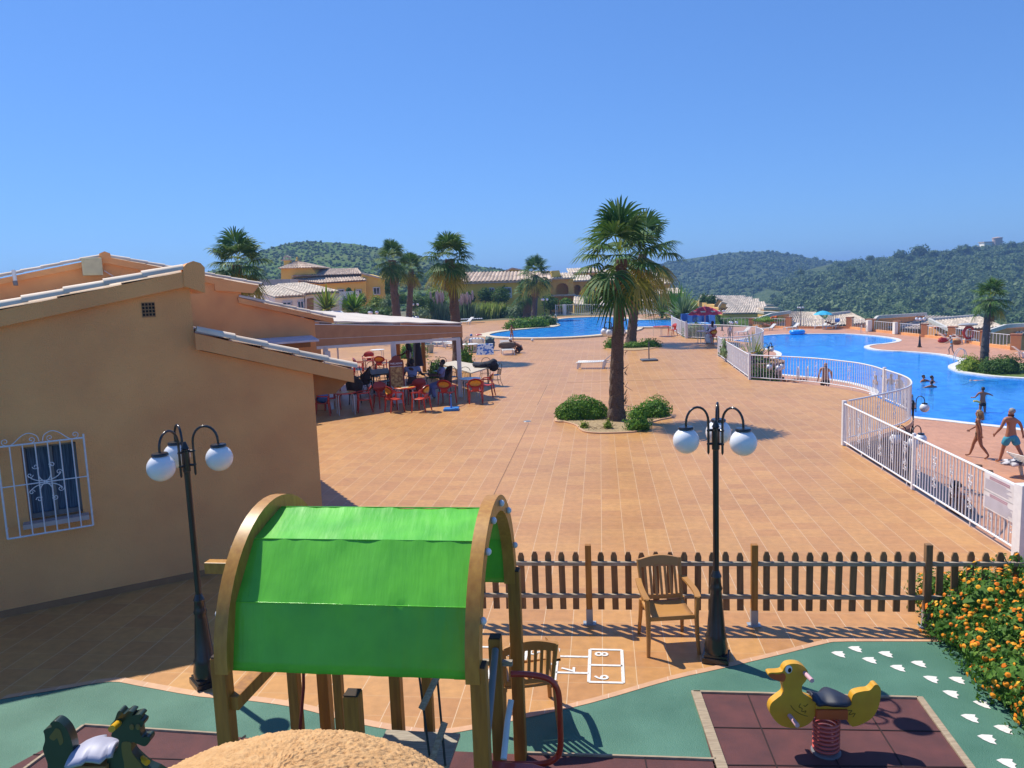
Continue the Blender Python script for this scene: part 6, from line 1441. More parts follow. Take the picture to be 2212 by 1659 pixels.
# second palm hedge
c = g(1385, 750); bush('low clipped green hedge round the foot of the second palm', [(c + V((.5, 0, 0)), (.75, .5, .42)), (c + V((-.5, -.1, 0)), (.7, .5, .3)), (c + V((-1.75, .1, 0)), (.5, .5, .5))], m_leaf, .05, seed=8, cat='hedge', name='hedge')
# island hedges
c = g(1128, 708, .1); bush('rounded light green hedge on the far pool island', [(c, (1.5, 1.2, .75)), (c + V((1.4, .3, 0)), (1.1, 1.0, .75)), (c + V((-.8, .2, 0)), (.8, .8, .55))], m_leaf, .085, seed=9, cat='hedge', name='hedge')
c = g(1181, 702, .1); bush('rounded dark green bush at the tip of the far pool island', [(c, (1.1, 1.0, .85))], m_leafdk, .08, seed=10)
# terrace plants
bpx('leafy green plant in the bed at the foot of the canopy corner palm', 1006, 800, 18, 48, m_leaf, ry=14, lump=.4, ls=.05); bpx('leafy green plant between the long table and the bar posts', 942, 815, 20, 36, m_leaf, lump=.35, ls=.05); bpx('dark green bush behind the standing woman at the bar', 890, 772, 34, 32, m_leaf, ls=.055)
# climber and shrubs at the fence
b_ = pD[0].lerp(pD[1], .72) + V((-.05, 0, 0)); bush('green climber with white flowers on the short railing', [(b_ + V((.0, .0, .3)), (.2, .55, .6)), (b_ + V((.15, -.9, .1)), (.18, .4, .3))], m_leafgr, .05, .6, cat='climber', name='climber', seed=14, lump=.5)
bush('dark bushy shrub below the railing beside the low lamps', [(g(1640, 905, DZ) + V((0, 0, .6)), (1.0, .8, 1.6))], m_leafdk, .06, seed=15)
bush('feathery grey green shrub behind the railing left of the red parasol', [(g(1503, 727), (.95, .6, .95))], m_leafgr, .06, .7, seed=16, up=.8)
bpx('round yellow green bush on the lawn left of the pool palm', 2098, 801, 26, 32, m_leafyl, z=DZ, ls=.06); 
c = g(2165, 805, DZ); bush('wide dark green clipped bush on the lawn right of the pool palm', [(c, (1.25, 1.0, .85)), (c + V((-.5, -.1, 0)), (.8, .8, .6))], m_leafdk, .055, 1.2, seed=19)
# yucca in the round planter, cycads behind
def rosette(lab, c, n, L, mat, seed, lo=10, hi=80, w=.05, trunk=0, name='yucca', cat='yucca'):
    rd = random.Random(seed); t = thing(name, lab, cat, c); b = MB()
    for i in range(n):
        el = R(rd.uniform(lo, hi)); az = rd.uniform(0, 2 * pi); d = V((math.cos(el) * math.cos(az), math.cos(el) * math.sin(az), math.sin(el))); s = d.cross(V((0, 0, 1))).normalized(); l = L * rd.uniform(.7, 1.1); o = c + V((0, 0, trunk))
        pts = [o + d * (l * f) - V((0, 0, .35 * l * f * f * (1 - math.sin(el)))) for f in (0, .35, .7, 1)]; ww = [w * .5, w, w * .7, .003]
        b.strip([p - s * a for p, a in zip(pts, ww)], [p + s * a for p, a in zip(pts, ww)])
    b.build('leaves', mat, t, fix=False)
    if trunk: MB().tube([c, c + V((0, 0, trunk))], [.16, .12], 8).build('trunk', m_bark, t)
    return t
yc = yd(1626, 765, 40.5)
pc_ = V((yc.x, yc.y, DZ)); t = thing('round_planter', 'round brick planter below the plaza railing holding a yucca', 'planter', pc_)
MB().lathe([(1.5, 0), (1.5, 1.75), (1.62, 1.78), (1.62, 1.92), (1.35, 1.92), (1.35, 1.8), (0, 1.8)], pc_, 30).build('wall', M('planter_brick', (.42, .26, .17), .9, (.30, .18, .12), 5, bump=.5, bscale=14), t, smooth=30)
rosette('spiky yucca with yellow green leaves in the round planter', pc_ + V((0, 0, 1.8)), 90, 1.75, m_leafyl, 5, 5, 85, .05)
for (x, y, L, s, lab) in [(1430, 688, 3.2, 6, 'feathery cycad at the right end of the far pool, left plant'), (1462, 691, 3.4, 7, 'large feathery cycad at the right end of the far pool'), (1478, 694, 2.6, 8, 'feathery cycad nearest the spa panels')]:
    rosette(lab, g(x, y), 130, L, m_leafgr if s != 7 else m_leaf, s, 5, 80, .10, .4, 'cycad', 'cycad')
rosette('small spiky plant rising behind the flowering hedge at the right frame edge', V((5.72, 8.35, .3)), 60, .42, m_leafgr, 11, 10, 80, .014)
# far planting strip: grasses, trimmed trees, shrubs
def grass(lab, x, y, wpx, hpx, mat, seed, d=None, plume=False):
    c = g(x, y); k = c.y / FPX; rd = random.Random(seed); t = thing('ornamental_grass', lab, 'ornamental grass', c, 0, 'tall grasses in the far planting strip'); b = MB(); W_, H_ = wpx * k, hpx * k
    for i in range(420):
        px_, py_ = rd.gauss(0, W_ * .36), rd.gauss(0, W_ * .25); h = H_ * rd.uniform(.6, 1.05); a = rd.uniform(0, 6.28); lean = rd.uniform(.1, .45) * h; p = c + V((px_, py_, 0)); q = p + V((lean * math.cos(a) * .5 + px_ * .3, lean * math.sin(a) * .5, h)); s = V((math.cos(a + 1.57), math.sin(a + 1.57), 0)) * .055
        m_ = p.lerp(q, .55) + V((0, 0, h * .12)); b.add([p - s, p + s, m_ + s * .8, q, m_ - s * .8], [(0, 1, 2, 3, 4)])
    o = b.build('blades', mat, t, fix=False)
    if plume:
        b = MB()
        for i in range(14): p = c + V((rd.gauss(0, W_ * .3), rd.gauss(0, .3), H_ * rd.uniform(.95, 1.35))); b.sph(p, (.16, .14, .62), 7, 5)
        b.build('plumes', M('pink_plume', (.58, .42, .40), .9, (.45, .33, .30), 8), t)
m_grs = leafmat('grass_blade', (.22, .32, .05), (.36, .44, .11), (.50, .52, .20), trans=.5)
for i, (x, y, w_, h, m_, lab, pl) in enumerate([(1032, 690, 30, 38, m_grs, 'tall green grass clump in the middle of the far strip', 0), (1062, 688, 28, 36, m_grs, 'tall light grass clump below the yellow house arch window', 0), (1008, 692, 26, 40, m_leafgr, 'pinkish plumed pampas grass right of the canopy palm', 1), (948, 694, 26, 42, m_leafgr, 'pinkish plumed pampas grass left of the canopy palm', 1), (985, 693, 26, 28, m_leafgr, 'low grey green grass clump between the two pampas grasses', 0), (920, 694, 24, 30, m_grs, 'green grass clump at the left end of the far strip', 0), (1088, 687, 22, 26, m_leafdk, 'dark grass clump left of the silvery bush', 0)]): grass(lab, x, y, w_, h, m_, i + 40, plume=pl)
bpx('silvery green oleander bush at the right end of the grasses', 1118, 687, 26, 30, m_leafgr)
def round_tree(lab, x, yb, r, h, mat, d, seed):
    c = V((yd(x, yb, d).x, d, 0)); k = d / FPX; zc = yd(x, yb - h, d).z; t = thing('trimmed_tree', lab, 'tree', c, 0, 'trimmed round trees before the yellow house')
    b = MB(); leaf_blob(b, V((c.x, c.y, zc)), (r * k, r * k, r * k * .98), 900, max(.09, 2. * k), seed, squash_bottom=.85); b.build('crown', mat, t, fix=False); MB().tube([c, V((c.x, c.y, zc))], [.14, .1], 6).build('trunk', m_trunk, t)
for i, (x, yb, r, h, m_, d, lab) in enumerate([(1013, 690, 14, 46, m_leafdk, 99, 'round trimmed tree at the left corner of the yellow house'), (1051, 690, 15, 52, m_leafdk, 99, 'round trimmed tree under the arched window'), (1083, 690, 18, 48, m_leafdk, 98, 'large trimmed tree under the square window'), (1190, 690, 17, 34, m_leafdk, 97, 'trimmed bushy tree right of the island palm'), (1224, 685, 14, 26, m_leaf, 98, 'small pale trimmed tree behind the pool railing end'), (1279, 685, 19, 30, m_leafdk, 97, 'flat trimmed tree behind the pool railing'), (1092, 690, 12, 62, m_leafyl, 101, 'yellow green tree top behind the large trimmed tree')]): round_tree(lab, x, yb, r, h, m_, d, i + 60)
for i, (x, y, rx, rz, m_, d, lab) in enumerate([(815, 668, 20, 28, m_leafyl, 74, 'bright yellow green shrub in front of the villa arch'), (838, 672, 20, 30, m_leafgr, 72, 'grey green shrub left of the close palms'), (795, 682, 22, 22, m_leafdk, 68, 'dark shrub below the bright yellow green shrub'), (826, 686, 24, 20, m_leafdk, 66, 'dark shrub just above the canopy roof'), (745, 668, 16, 22, m_leafyl, 70, 'pale green shrub left of the small cypress'), (764, 672, 22, 34, m_leafyl, 72, 'tall bright shrub beside the white house'), (905, 668, 22, 30, m_leafdk, 84, 'dark shrub between the close palms and grasses'), (944, 660, 24, 38, m_leafyl, 96, 'yellow green tree behind the pampas grass'), (925, 672, 18, 32, m_leafdk, 92, 'dark green shrub behind the left pampas grass'), (912, 690, 20, 24, m_leafgr, 80, 'grey shrub at the foot of the globe lamp by the grasses'), (780, 655, 14, 20, m_leafdk, 80, 'dark shrub at the villa wall foot'), (868, 655, 16, 22, m_leafdk, 95, 'dark shrub behind the close palm pair'), (1250, 692, 20, 12, m_leafgr, 96, 'low grey shrub behind the pool railing'), (1480, 672, 16, 22, m_leafdk, 92, 'dark bush before the far terrace roofs'), (1499, 668, 10, 20, m_leafyl, 88, 'light green bush right of the cycads'), (1660, 694, 30, 10, m_leaf, 96, 'low green bush behind the far railing left of the first pillar'), (1537, 655, 13, 18, m_leafdk, 120, 'dark tree between the terrace roofs and the parasol'), (1520, 652, 11, 16, m_leafdk, 122, 'dark round tree left of the terrace roofs')]): bpx(lab, x, y, rx, rz, m_, d=d, dens=.8)
rosette('bright green young fan palm beside the white house', yd(706, 670, 66), 90, 2.2, m_leafyl, 71, 5, 80, .12, 0, 'young_palm', 'young palm'); rosette('bright green young fan palm above the canopy roof', yd(765, 672, 62), 80, 1.9, m_leaf, 72, 5, 80, .12, 0, 'young_palm', 'young palm')
def cypress(lab, x, yb, yt, wpx, d, seed):
    p = yd(x, yb, d); zt_ = yd(x, yt, d).z; t = thing('cypress', lab, 'cypress', p); b = MB(); h = zt_ - p.z; leaf_blob(b, p + V((0, 0, h * .5)), (wpx * d / FPX / 2, wpx * d / FPX / 2, h * .5), 700, .12, seed, squash_bottom=1, lump=.12); b.build('crown', m_leafdk, t, fix=False); MB().tube([p - V((0, 0, .5)), p + V((0, 0, h * .5))], .12, 6).build('trunk', m_trunk, t)
cypress('slim dark cypress at the right end of the yellow villa', 839, 650, 598, 11, 90, 3); cypress('short dark cypress against the villa wall', 755, 648, 622, 13, 84, 4)

# lantana hedge in the right foreground
LH = thing('flowering_hedge', 'dense green hedge covered with orange flower heads in the right foreground', 'hedge', g(2120, 1500)); b = MB()
hed = [(V((4.95, 8.45, .12)), (.32, .28, .30)), (V((5.35, 8.3, .16)), (.45, .35, .34)), (V((4.75, 7.75, .14)), (.34, .36, .30)), (V((5.15, 7.75, .25)), (.45, .42, .42)), (V((5.65, 7.6, .35)), (.5, .5, .46)), (V((4.70, 7.15, .14)), (.33, .38, .30)), (V((5.1, 7.1, .25)), (.45, .42, .42)), (V((4.58, 6.6, .12)), (.33, .38, .28)), (V((4.95, 6.5, .22)), (.45, .42, .38)), (V((4.55, 6.1, .10)), (.30, .34, .26)), (V((4.9, 5.9, .18)), (.45, .42, .34)), (V((4.42, 5.55, .06)), (.30, .36, .24)), (V((4.75, 5.2, .14)), (.42, .45, .32)), (V((5.5, 6.6, .35)), (.6, .8, .5)), (V((5.9, 8.1, .3)), (.45, .45, .4)), (V((5.5, 5.6, .3)), (.6, .7, .45))]
for i, (c, r) in enumerate(hed): leaf_blob(b, c + V((0, 0, r[2] * .2)), r, int(1500 * r[0] / .4), .026, 100 + i, lump=.3, squash_bottom=.6)
b.build('foliage', m_lant, LH, fix=False)
m_flow = leafmat('orange_flower', (.80, .20, .012), (.85, .33, .015), (.85, .48, .04), trans=.15); b = MB(); rd = random.Random(9)
for i, (c, r) in enumerate(hed):
    c = c + V((0, 0, r[2] * .2))
    for k in range(int(120 * r[0] / .4)):
        z = rd.uniform(-.2, 1); a = rd.uniform(0, 6.28); h = math.sqrt(1 - z * z); d = V((h * math.cos(a), h * math.sin(a), z))
        kk = 1.03 + .6 * noise.noise(d * 2.2 + V(((100 + i) * 1.7 + 3, (100 + i) * .9, (100 + i) * 2.3))); p = c + V((d.x * r[0], d.y * r[1], d.z * r[2])) * kk
        if d.y > .6: continue
        u = d.cross(V((0, 0, 1)));  u = u.normalized() if u.length > .1 else V((1, 0, 0)); w_ = u.cross(d); s = rd.uniform(.020, .031)
        n0 = len(b.v); b.add([p + d * s * .7] + [p + (u * math.cos(q) + w_ * math.sin(q)) * s * (1.0 if int(q * 10) % 2 else .85) + d * (s * .15) for q in [k2 * pi / 5 for k2 in range(10)]], [(0, k2 + 1, (k2 + 1) % 10 + 1) for k2 in range(10)])
o = b.build('flower_heads', m_flow, LH, fix=False); o['kind'] = 'stuff'
b = MB()
for (c, r) in hed: b.tube([V((c.x, c.y, 0)), c], [.04, .015], 5)
b.build('stems', m_trunk, LH)
# ------------------------------------------------------------------ terrain
def hillmat(name, c1, c2, c3, s=1.0):
    m, nt, b = newmat(name); tc = node(nt, 'ShaderNodeTexCoord')
    n1 = node(nt, 'ShaderNodeTexNoise', Scale=.30 * s, Detail=8, Roughness=.65); n2 = node(nt, 'ShaderNodeTexNoise', Scale=.018 * s, Detail=4)
    nt.links.new(tc.outputs['Object'], n1.inputs['Vector']); nt.links.new(tc.outputs['Object'], n2.inputs['Vector'])
    r1 = node(nt, 'ShaderNodeValToRGB'); e = r1.color_ramp.elements; e[0].position = .40; e[0].color = rgba(c1); e[1].position = .60; e[1].color = rgba(c2)
    r2 = node(nt, 'ShaderNodeValToRGB'); e = r2.color_ramp.elements; e[0].position = .56; e[0].color = (0, 0, 0, 1); e[1].position = .72; e[1].color = (.8, .8, .8, 1)
    nt.links.new(n1.outputs[0], r1.inputs[0]); nt.links.new(n2.outputs[0], r2.inputs[0])
    mx = node(nt, 'ShaderNodeMix', data_type='RGBA'); nt.links.new(r2.outputs[0], mx.inputs[0]); nt.links.new(r1.outputs[0], mx.inputs[6]); mx.inputs[7].default_value = rgba(c3)
    nt.links.new(mx.outputs[2], b.inputs['Base Color']); b.inputs['Roughness'].default_value = .95; b.inputs['Specular IOR Level'].default_value = .1
    bp = node(nt, 'ShaderNodeBump', Strength=.9, Distance=2.2); nt.links.new(n1.outputs[0], bp.inputs['Height']); nt.links.new(bp.outputs[0], b.inputs['Normal'])
    return m
m_hillL = hillmat('scrub_hill_near', (.05, .11, .02), (.13, .20, .05), (.17, .20, .06))
m_hillR = hillmat('scrub_hill_far', (.045, .085, .030), (.11, .145, .06), (.13, .145, .06))
m_wood1 = leafmat('hill_tree_leaf', (.055, .115, .032), (.11, .18, .055), (.17, .24, .085), trans=.2)
def hill(name, prof, d0, d1, z0, mat, rough, seed, nt_=60, curve=1.35, z0r=None):
    P = smoothline([V((x, y, 0)) for x, y in prof], 8); b = MB(); nc = len(P); pts = []
    for i, p in enumerate(P):
        r_ = yd(p.x, p.y, d1); col = []
        zb = z0 if z0r is None else z0 + (z0r - z0) * i / (nc - 1)
        for j in range(nt_ + 16):
            t = j / nt_; d = d0 + (d1 - d0) * t; x = r_.x * d / d1
            if t <= 1: z = zb + (r_.z - zb) * t ** curve
            else: z = r_.z - (t - 1) * (r_.z - zb) * 2.2
            k = min(1, t * 4) * (1 if t < .9 else max(.15, (1 - t) * 10) if t <= 1 else .15)
            z += k * rough * (noise.noise(V((x * .012, d * .012, seed))) * 1.0 + noise.noise(V((x * .05, d * .05, seed))) * .35) + .5 * noise.noise(V((x * .35, d * .35, seed)))
            col.append(V((x, d, z)))
        pts.append(col)
    m = nt_ + 16
    for c in pts: b.v += [tuple(p) for p in c]
    for i in range(nc - 1):
        for j in range(m - 1): b.f.append((i * m + j, (i + 1) * m + j, (i + 1) * m + j + 1, i * m + j + 1)); b.m.append(0)
    tag(b.build(name, mat, smooth=179), kind='structure'); return pts
tag(MB().sheet([[V((-1500, -50, -42)), V((1500, -50, -42)), V((1500, 2400, -42)), V((-1500, 2400, -42))]]).build('sea', M('sea', (.10, .20, .30), .4)), kind='structure')
b = MB(); nx, ny = 60, 30; 
for i in range(nx + 1):
    for j in range(ny + 1):
        x = -150 + 330 * i / nx; y = 60 + 200 * j / ny
        zz = -.4 if x < 30 else -.4 - min(1, (x - 30) / 40) * 9; zz -= max(0, y - 130) * .03; zz += noise.noise(V((x * .06, y * .06, 2))) * .6 - .6
        if x > 10 and y < 118: zz = min(zz, -9)
        b.v.append((x, y, zz))
for i in range(nx):
    for j in range(ny): q = i * (ny + 1) + j; b.f.append((q, q + ny + 1, q + ny + 2, q + 1)); b.m.append(0)
tag(b.build('terrain', m_hillL, smooth=179), kind='structure')
pg = [g(x, y, .012) for x, y in [(430, 712), (560, 707), (700, 703), (905, 698), (980, 695.5), (1060, 692.5), (1130, 689.5), (1150, 690), (1192, 684), (1330, 680.5), (1445, 677)]]
tag(MB().sheet([pg + [V((g(1445, 677).x, 139, .012)), V((-69, 139, .012))]]).build('planted_ground', m_earth), kind='structure')
HL = hill('hill', [(250, 655), (330, 630), (400, 606), (470, 580), (530, 557), (575, 539), (620, 527), (660, 522), (700, 523.5), (760, 527), (800, 533), (850, 542), (900, 552), (950, 562), (1000, 570), (1050, 577.5), (1100, 584), (1150, 593), (1200, 602), (1270, 614), (1400, 622)], 120, 430, -3, m_hillL, 2.2, 3)
HR = hill('hill', [(1150, 612), (1250, 606), (1340, 598), (1400, 584), (1430, 570), (1460, 563.5), (1500, 557.5), (1540, 551.5), (1575, 546.5), (1610, 543.5), (1660, 543.5), (1690, 547), (1720, 552), (1760, 559.5), (1800, 566), (1830, 569), (1870, 571), (1950, 572), (2100, 566), (2300, 560)], 260, 820, -26, m_hillR, 6, 8, curve=1.5)
HN = hill('hill', [(1600, 640), (1680, 607), (1740, 584), (1800, 570.5), (1850, 566), (1890, 563), (1930, 559), (1960, 554), (2000, 549), (2050, 547), (2100, 540), (2130, 534), (2170, 530), (2212, 527), (2300, 518), (2450, 508)], 170, 560, -20, m_hillR, 5, 14, curve=1.25)
def woods(name, pts, n, seed, smin, smax, tmin=0, tmax=.98, imin=0, dens=None, leaf=26):
    rd = random.Random(seed); b = MB(); m = len(pts[0]) - 16
    for k in range(n):
        i = rd.randrange(imin, len(pts) - 1); j = int(m * (tmin + (tmax - tmin) * rd.random() ** .7)); p = pts[i][j].lerp(pts[i + 1][min(j + 1, m)], rd.random())
        if noise.noise(V((p.x * .02, p.y * .012, seed))) < (dens if dens is not None else -.1): continue
        s = rd.uniform(smin, smax); leaf_blob(b, p + V((0, 0, s * .3)), (s, s, s * rd.uniform(.7, 1.1)), leaf, s * .15, seed + k, lump=.3)
    o = b.build(name, m_wood1, fix=False); return tag(o, kind='stuff')
tag(woods('hillside_woods', HN, 2700, 5, 1.3, 3.6, .05, .97, 6, -.45, 64), 'dense green pine woods covering the nearer right hillside', 'woods')
tag(woods('hillside_scrub', HR, 3800, 6, 1.0, 3.0, .08, .98, 18, -.75, 16), 'scattered bluish green trees and scrub on the far right ridge', 'scrub')
tag(woods('hillside_scrub', HL, 3600, 7, .4, 1.1, .05, .99, 20, -.6, 14), 'low green scrub covering the rounded left hill', 'scrub')
for i, (x, y, r, d, lab) in enumerate([(1879, 557, 8, 480, 'single round pine standing alone on the right ridge line'), (1946, 549, 13, 500, 'broad dark pine on the right ridge, left of the tallest one'), (1986, 540, 17, 500, 'tallest broad pine on the right ridge line'), (2016, 547, 11, 490, 'round pine on the ridge just right of the tallest one'), (2046, 549, 12, 500, 'middle ridge pine left of the paired trees below the villa'), (2081, 538, 14, 510, 'bushy pine on the ridge left of the hilltop villa'), (2108, 536, 8, 520, 'small pine on the ridge beside the hilltop villa'), (1965, 556, 9, 480, 'low pine in the dip of the ridge trees'), (2185, 527, 9, 520, 'small pine on the ridge right of the hilltop villa'), (1730, 587, 8, 420, 'dark pine on the slope below the bare earth patch'), (1838, 582, 11, 420, 'dark pine on the slope under the bare earth patch, right one'), (1940, 590, 12, 380, 'light pine on the upper right slope'), (1860, 592, 10, 400, 'dark clump pine on the middle slope')]):
    c = yd(x, y, d); k = d / FPX; t = thing('pine_tree', lab, 'pine tree', c - V((0, 0, r * k)), 0, 'pines on the right ridge'); b = MB(); leaf_blob(b, c - V((0, 0, r * k * .2)), (r * k, r * k, r * k * .8), 320, r * k * .16, 300 + i, lump=.3, squash_bottom=.5); b.build('crown', m_wood1, t, fix=False); MB().tube([c - V((0, 0, r * k * 1.6)), c], [r * k * .08, r * k * .04], 6).build('trunk', m_trunk, t)

# ------------------------------------------------------------------ buildings
def wallpoly(px, d, depth, mat, name, parent, zb=None):
    P = [yd(x, y, d) for x, y in px]; return MB().extr(P, V((0, depth, 0))).build(name, mat, parent)
def roofq(parent, q, mat, pitch=.32, step=.9, name='roof', amp=.06):
    b = MB(); P = [yd(x, y, d) for x, y, d in q]; tile_field(b, P[0], P[1], P[2], P[3], pitch, step, amp, 4); n0 = len(b.v)
    b.add([p - V((0, 0, .12)) for p in P], [(0, 1, 2, 3)]); return b.build(name, mat, parent, smooth=50, fix=False)
def window(parent, x0, y0, x1, y1, d, grille=True, arch=False, mat=None):
    f = MB(); a = yd(x0, y1, d); c = yd(x1, y0, d); w_, h = c.x - a.x, c.z - a.z; t_ = .09
    for p, s in (((a.x + w_ / 2, d, a.z), (w_ + t_, .12, t_)), ((a.x + w_ / 2, d, c.z), (w_ + t_, .12, t_)), ((a.x, d, a.z + h / 2), (t_, .12, h)), ((c.x, d, a.z + h / 2), (t_, .12, h)), ((a.x + w_ / 2, d, a.z + h / 2), (.05, .1, h))): f.box(p, s)
    o = f.build('window', m_grille if grille else m_cream, parent)
    P = [V((a.x, d + .02, a.z)), V((c.x, d + .02, a.z)), V((c.x, d + .02, c.z)), V((a.x, d + .02, c.z))]
    if arch: P = P[:2] + [V((a.x + w_ / 2 + w_ / 2 * math.cos(q * pi / 8), d + .02, c.z - w_ / 2 + w_ / 2 * math.sin(q * pi / 8))) for q in range(9)]
    MB().extr(P, V((0, .05, 0))).build('pane', mat or m_glass, o)
    return o
# white house
WH = thing('white_house', 'low cream white house with two pale tiled lean-to roofs behind the ochre bar', 'house', V((yd(640, 660, 68).x, 68, 0)))
wallpoly([(594, 641), (657, 638), (657, 690), (594, 690)], 68.3, 8, m_cream, 'wall', WH); b = MB(); P = [yd(537, 623, 76.2), yd(594, 641, 68.3), yd(594, 690, 68.3), yd(537, 690, 76.2)]; b.extr(P, V((.25, .1, 0))); b.build('side_wall', m_cream, WH)
wallpoly([(659, 634), (733, 630), (733, 690), (659, 690)], 68.3, 9, m_cream, 'wall', WH); wallpoly([(551, 604), (627, 603), (627, 640), (551, 640)], 78, 3, M('grey_parapet', (.50, .48, .45), .9), 'parapet', WH)
roofq(WH, [(593, 641.5, 68), (657, 638, 68), (599, 617, 76), (536, 621.5, 76)], m_rtile_lt, .30, .8); roofq(WH, [(658, 634, 68), (735, 629.5, 68), (656, 611, 77), (599, 614.5, 77)], m_rtile_lt, .30, .8)
MB().bar(yd(599, 617, 76), yd(659, 636.5, 68), .2, .25).build('roof_verge', m_rtile_lt, WH)
for q in [(611, 652, 629, 659), (644, 650, 656, 666), (705, 648, 717, 660)]: window(WH, *q, 68.2)
wallpoly([(663, 645), (677, 643), (677, 690), (663, 690)], 68.25, .1, bpy.data.materials['vent_clay'], 'door', WH)
# yellow villa
VL = thing('yellow_villa', 'yellow villa with pyramid roofed tower and layered tiled roofs on the left', 'house', V((yd(740, 650, 91).x, 91, 0)))
wallpoly([(690, 610), (791, 604), (791, 670), (690, 670)], 90.6, 6, m_stucco_y, 'wall', VL); wallpoly([(781, 591), (835, 604.5), (835, 665), (781, 665)], 91.2, 7, m_stucco_y, 'wing_wall', VL); wallpoly([(607, 580), (672, 578), (690, 600), (690, 640), (607, 640)], 92.5, 4.3, m_stucco_y, 'tower_wall', VL)
MB().bar(yd(780, 590, 91), yd(836, 604, 91), .4, .18).build('roof_verge', m_rtile_lt, VL)
roofq(VL, [(690, 611.5, 90), (792, 605, 90), (782, 594, 93), (680, 597, 93)], m_rtile_far); roofq(VL, [(629, 604, 92), (690, 611.5, 90), (680, 597, 93), (632, 598.5, 94)], m_rtile_far); roofq(VL, [(629, 597.5, 92), (783, 591.5, 92), (773, 580, 97), (684, 582, 97)], m_rtile_far)
b = MB(); A_ = yd(642, 564.5, 95)
cs_ = [yd(601, 580.5, 91.8), yd(689, 578, 91.8), V((yd(689, 578, 91.8).x, 98, yd(689, 578, 91.8).z)), V((yd(601, 580, 91.8).x, 98, yd(601, 580, 91.8).z))]
for k in range(4): tile_field(b, cs_[k], cs_[(k + 1) % 4], A_ + V((.02, 0, 0)), A_, .34, 1., .06, 4)
tr_ = b.build('tower_roof', m_rtile_far, VL, smooth=50, fix=False); b = MB(); b.lathe([(.18, -.1), (.22, .1), (.1, .25), (.14, .4), (.02, .55)], A_, 10); b.build('finial', m_stucco_y, tr_)
ch_ = wallpoly([(613, 563), (626, 562.5), (626, 582), (613, 582)], 94, .8, m_stucco_y, 'chimney', VL); b = MB(); p = yd(619.5, 562, 94.4); b.box(p, (1.15, 1.1, .12)); b.extr([p + V((-.5, 0, .35)), p + V((.5, 0, .35)), p + V((0, 0, .62))], V((0, .4, 0))); b.box(p + V((-.3, .1, .2)), (.15, .3, .35)); b.box(p + V((.3, .1, .2)), (.15, .3, .35)); b.build('chimney_cap', m_rtile_lt, ch_)
window(VL, 731, 625, 743, 645, 90.5); window(VL, 770, 626, 780, 634, 90.5, True, True); window(VL, 807, 621, 820, 636, 91.1)
# long yellow house
YH = thing('yellow_house', 'long yellow house with striped barrel tile roof behind the trimmed trees', 'house', V((yd(1090, 690, 100).x, 100.5, 0)))
wallpoly([(990, 611), (1190, 605), (1190, 700), (990, 700)], 100.6, 9, M('saturated_yellow_stucco', (.92, .64, .11), .9, (.84, .56, .09), .6, 5), 'wall', YH)
b = MB(); a, c = yd(988, 610.5, 100), yd(1193, 604.5, 100); e, f_ = yd(1187, 586.5, 105), yd(1004, 589.5, 105); tile_field(b, a, c, e, f_, .52, 2.2, .10, 4); tile_field(b, V((c.x, 110, c.z)), V((a.x, 110, a.z)), f_, e, .5, 2.2, .09, 4); b.bar(a + V((0, .1, -.12)), c + V((0, .1, -.12)), .2, .16); b.build('roof', m_rtile_far, YH, smooth=50, fix=False)
wallpoly([(1089, 589), (1106, 580.5), (1129, 584.5), (1131, 590)], 106, 5, m_stucco_y, 'dormer', YH); MB().bar(yd(1088, 588, 105.9), yd(1106, 579.5, 105.9), .5, .2).bar(yd(1106, 579.5, 105.9), yd(1131, 584, 105.9), .5, .2).build('dormer_roof', m_rtile_far, YH)
wallpoly([(1191, 585), (1208, 584), (1212, 597), (1191, 600)], 108, 6, m_stucco_y, 'gable', YH); wallpoly([(1014, 674), (1056, 673), (1056, 676), (1014, 677)], 99, .4, m_rtile_lt, 'low_wall', YH)
window(YH, 1087, 621, 1104, 636, 100.5); window(YH, 1057, 622, 1067, 632, 100.5, True, True); window(YH, 1098, 633, 1105, 643, 100.4, False, mat=m_cream)
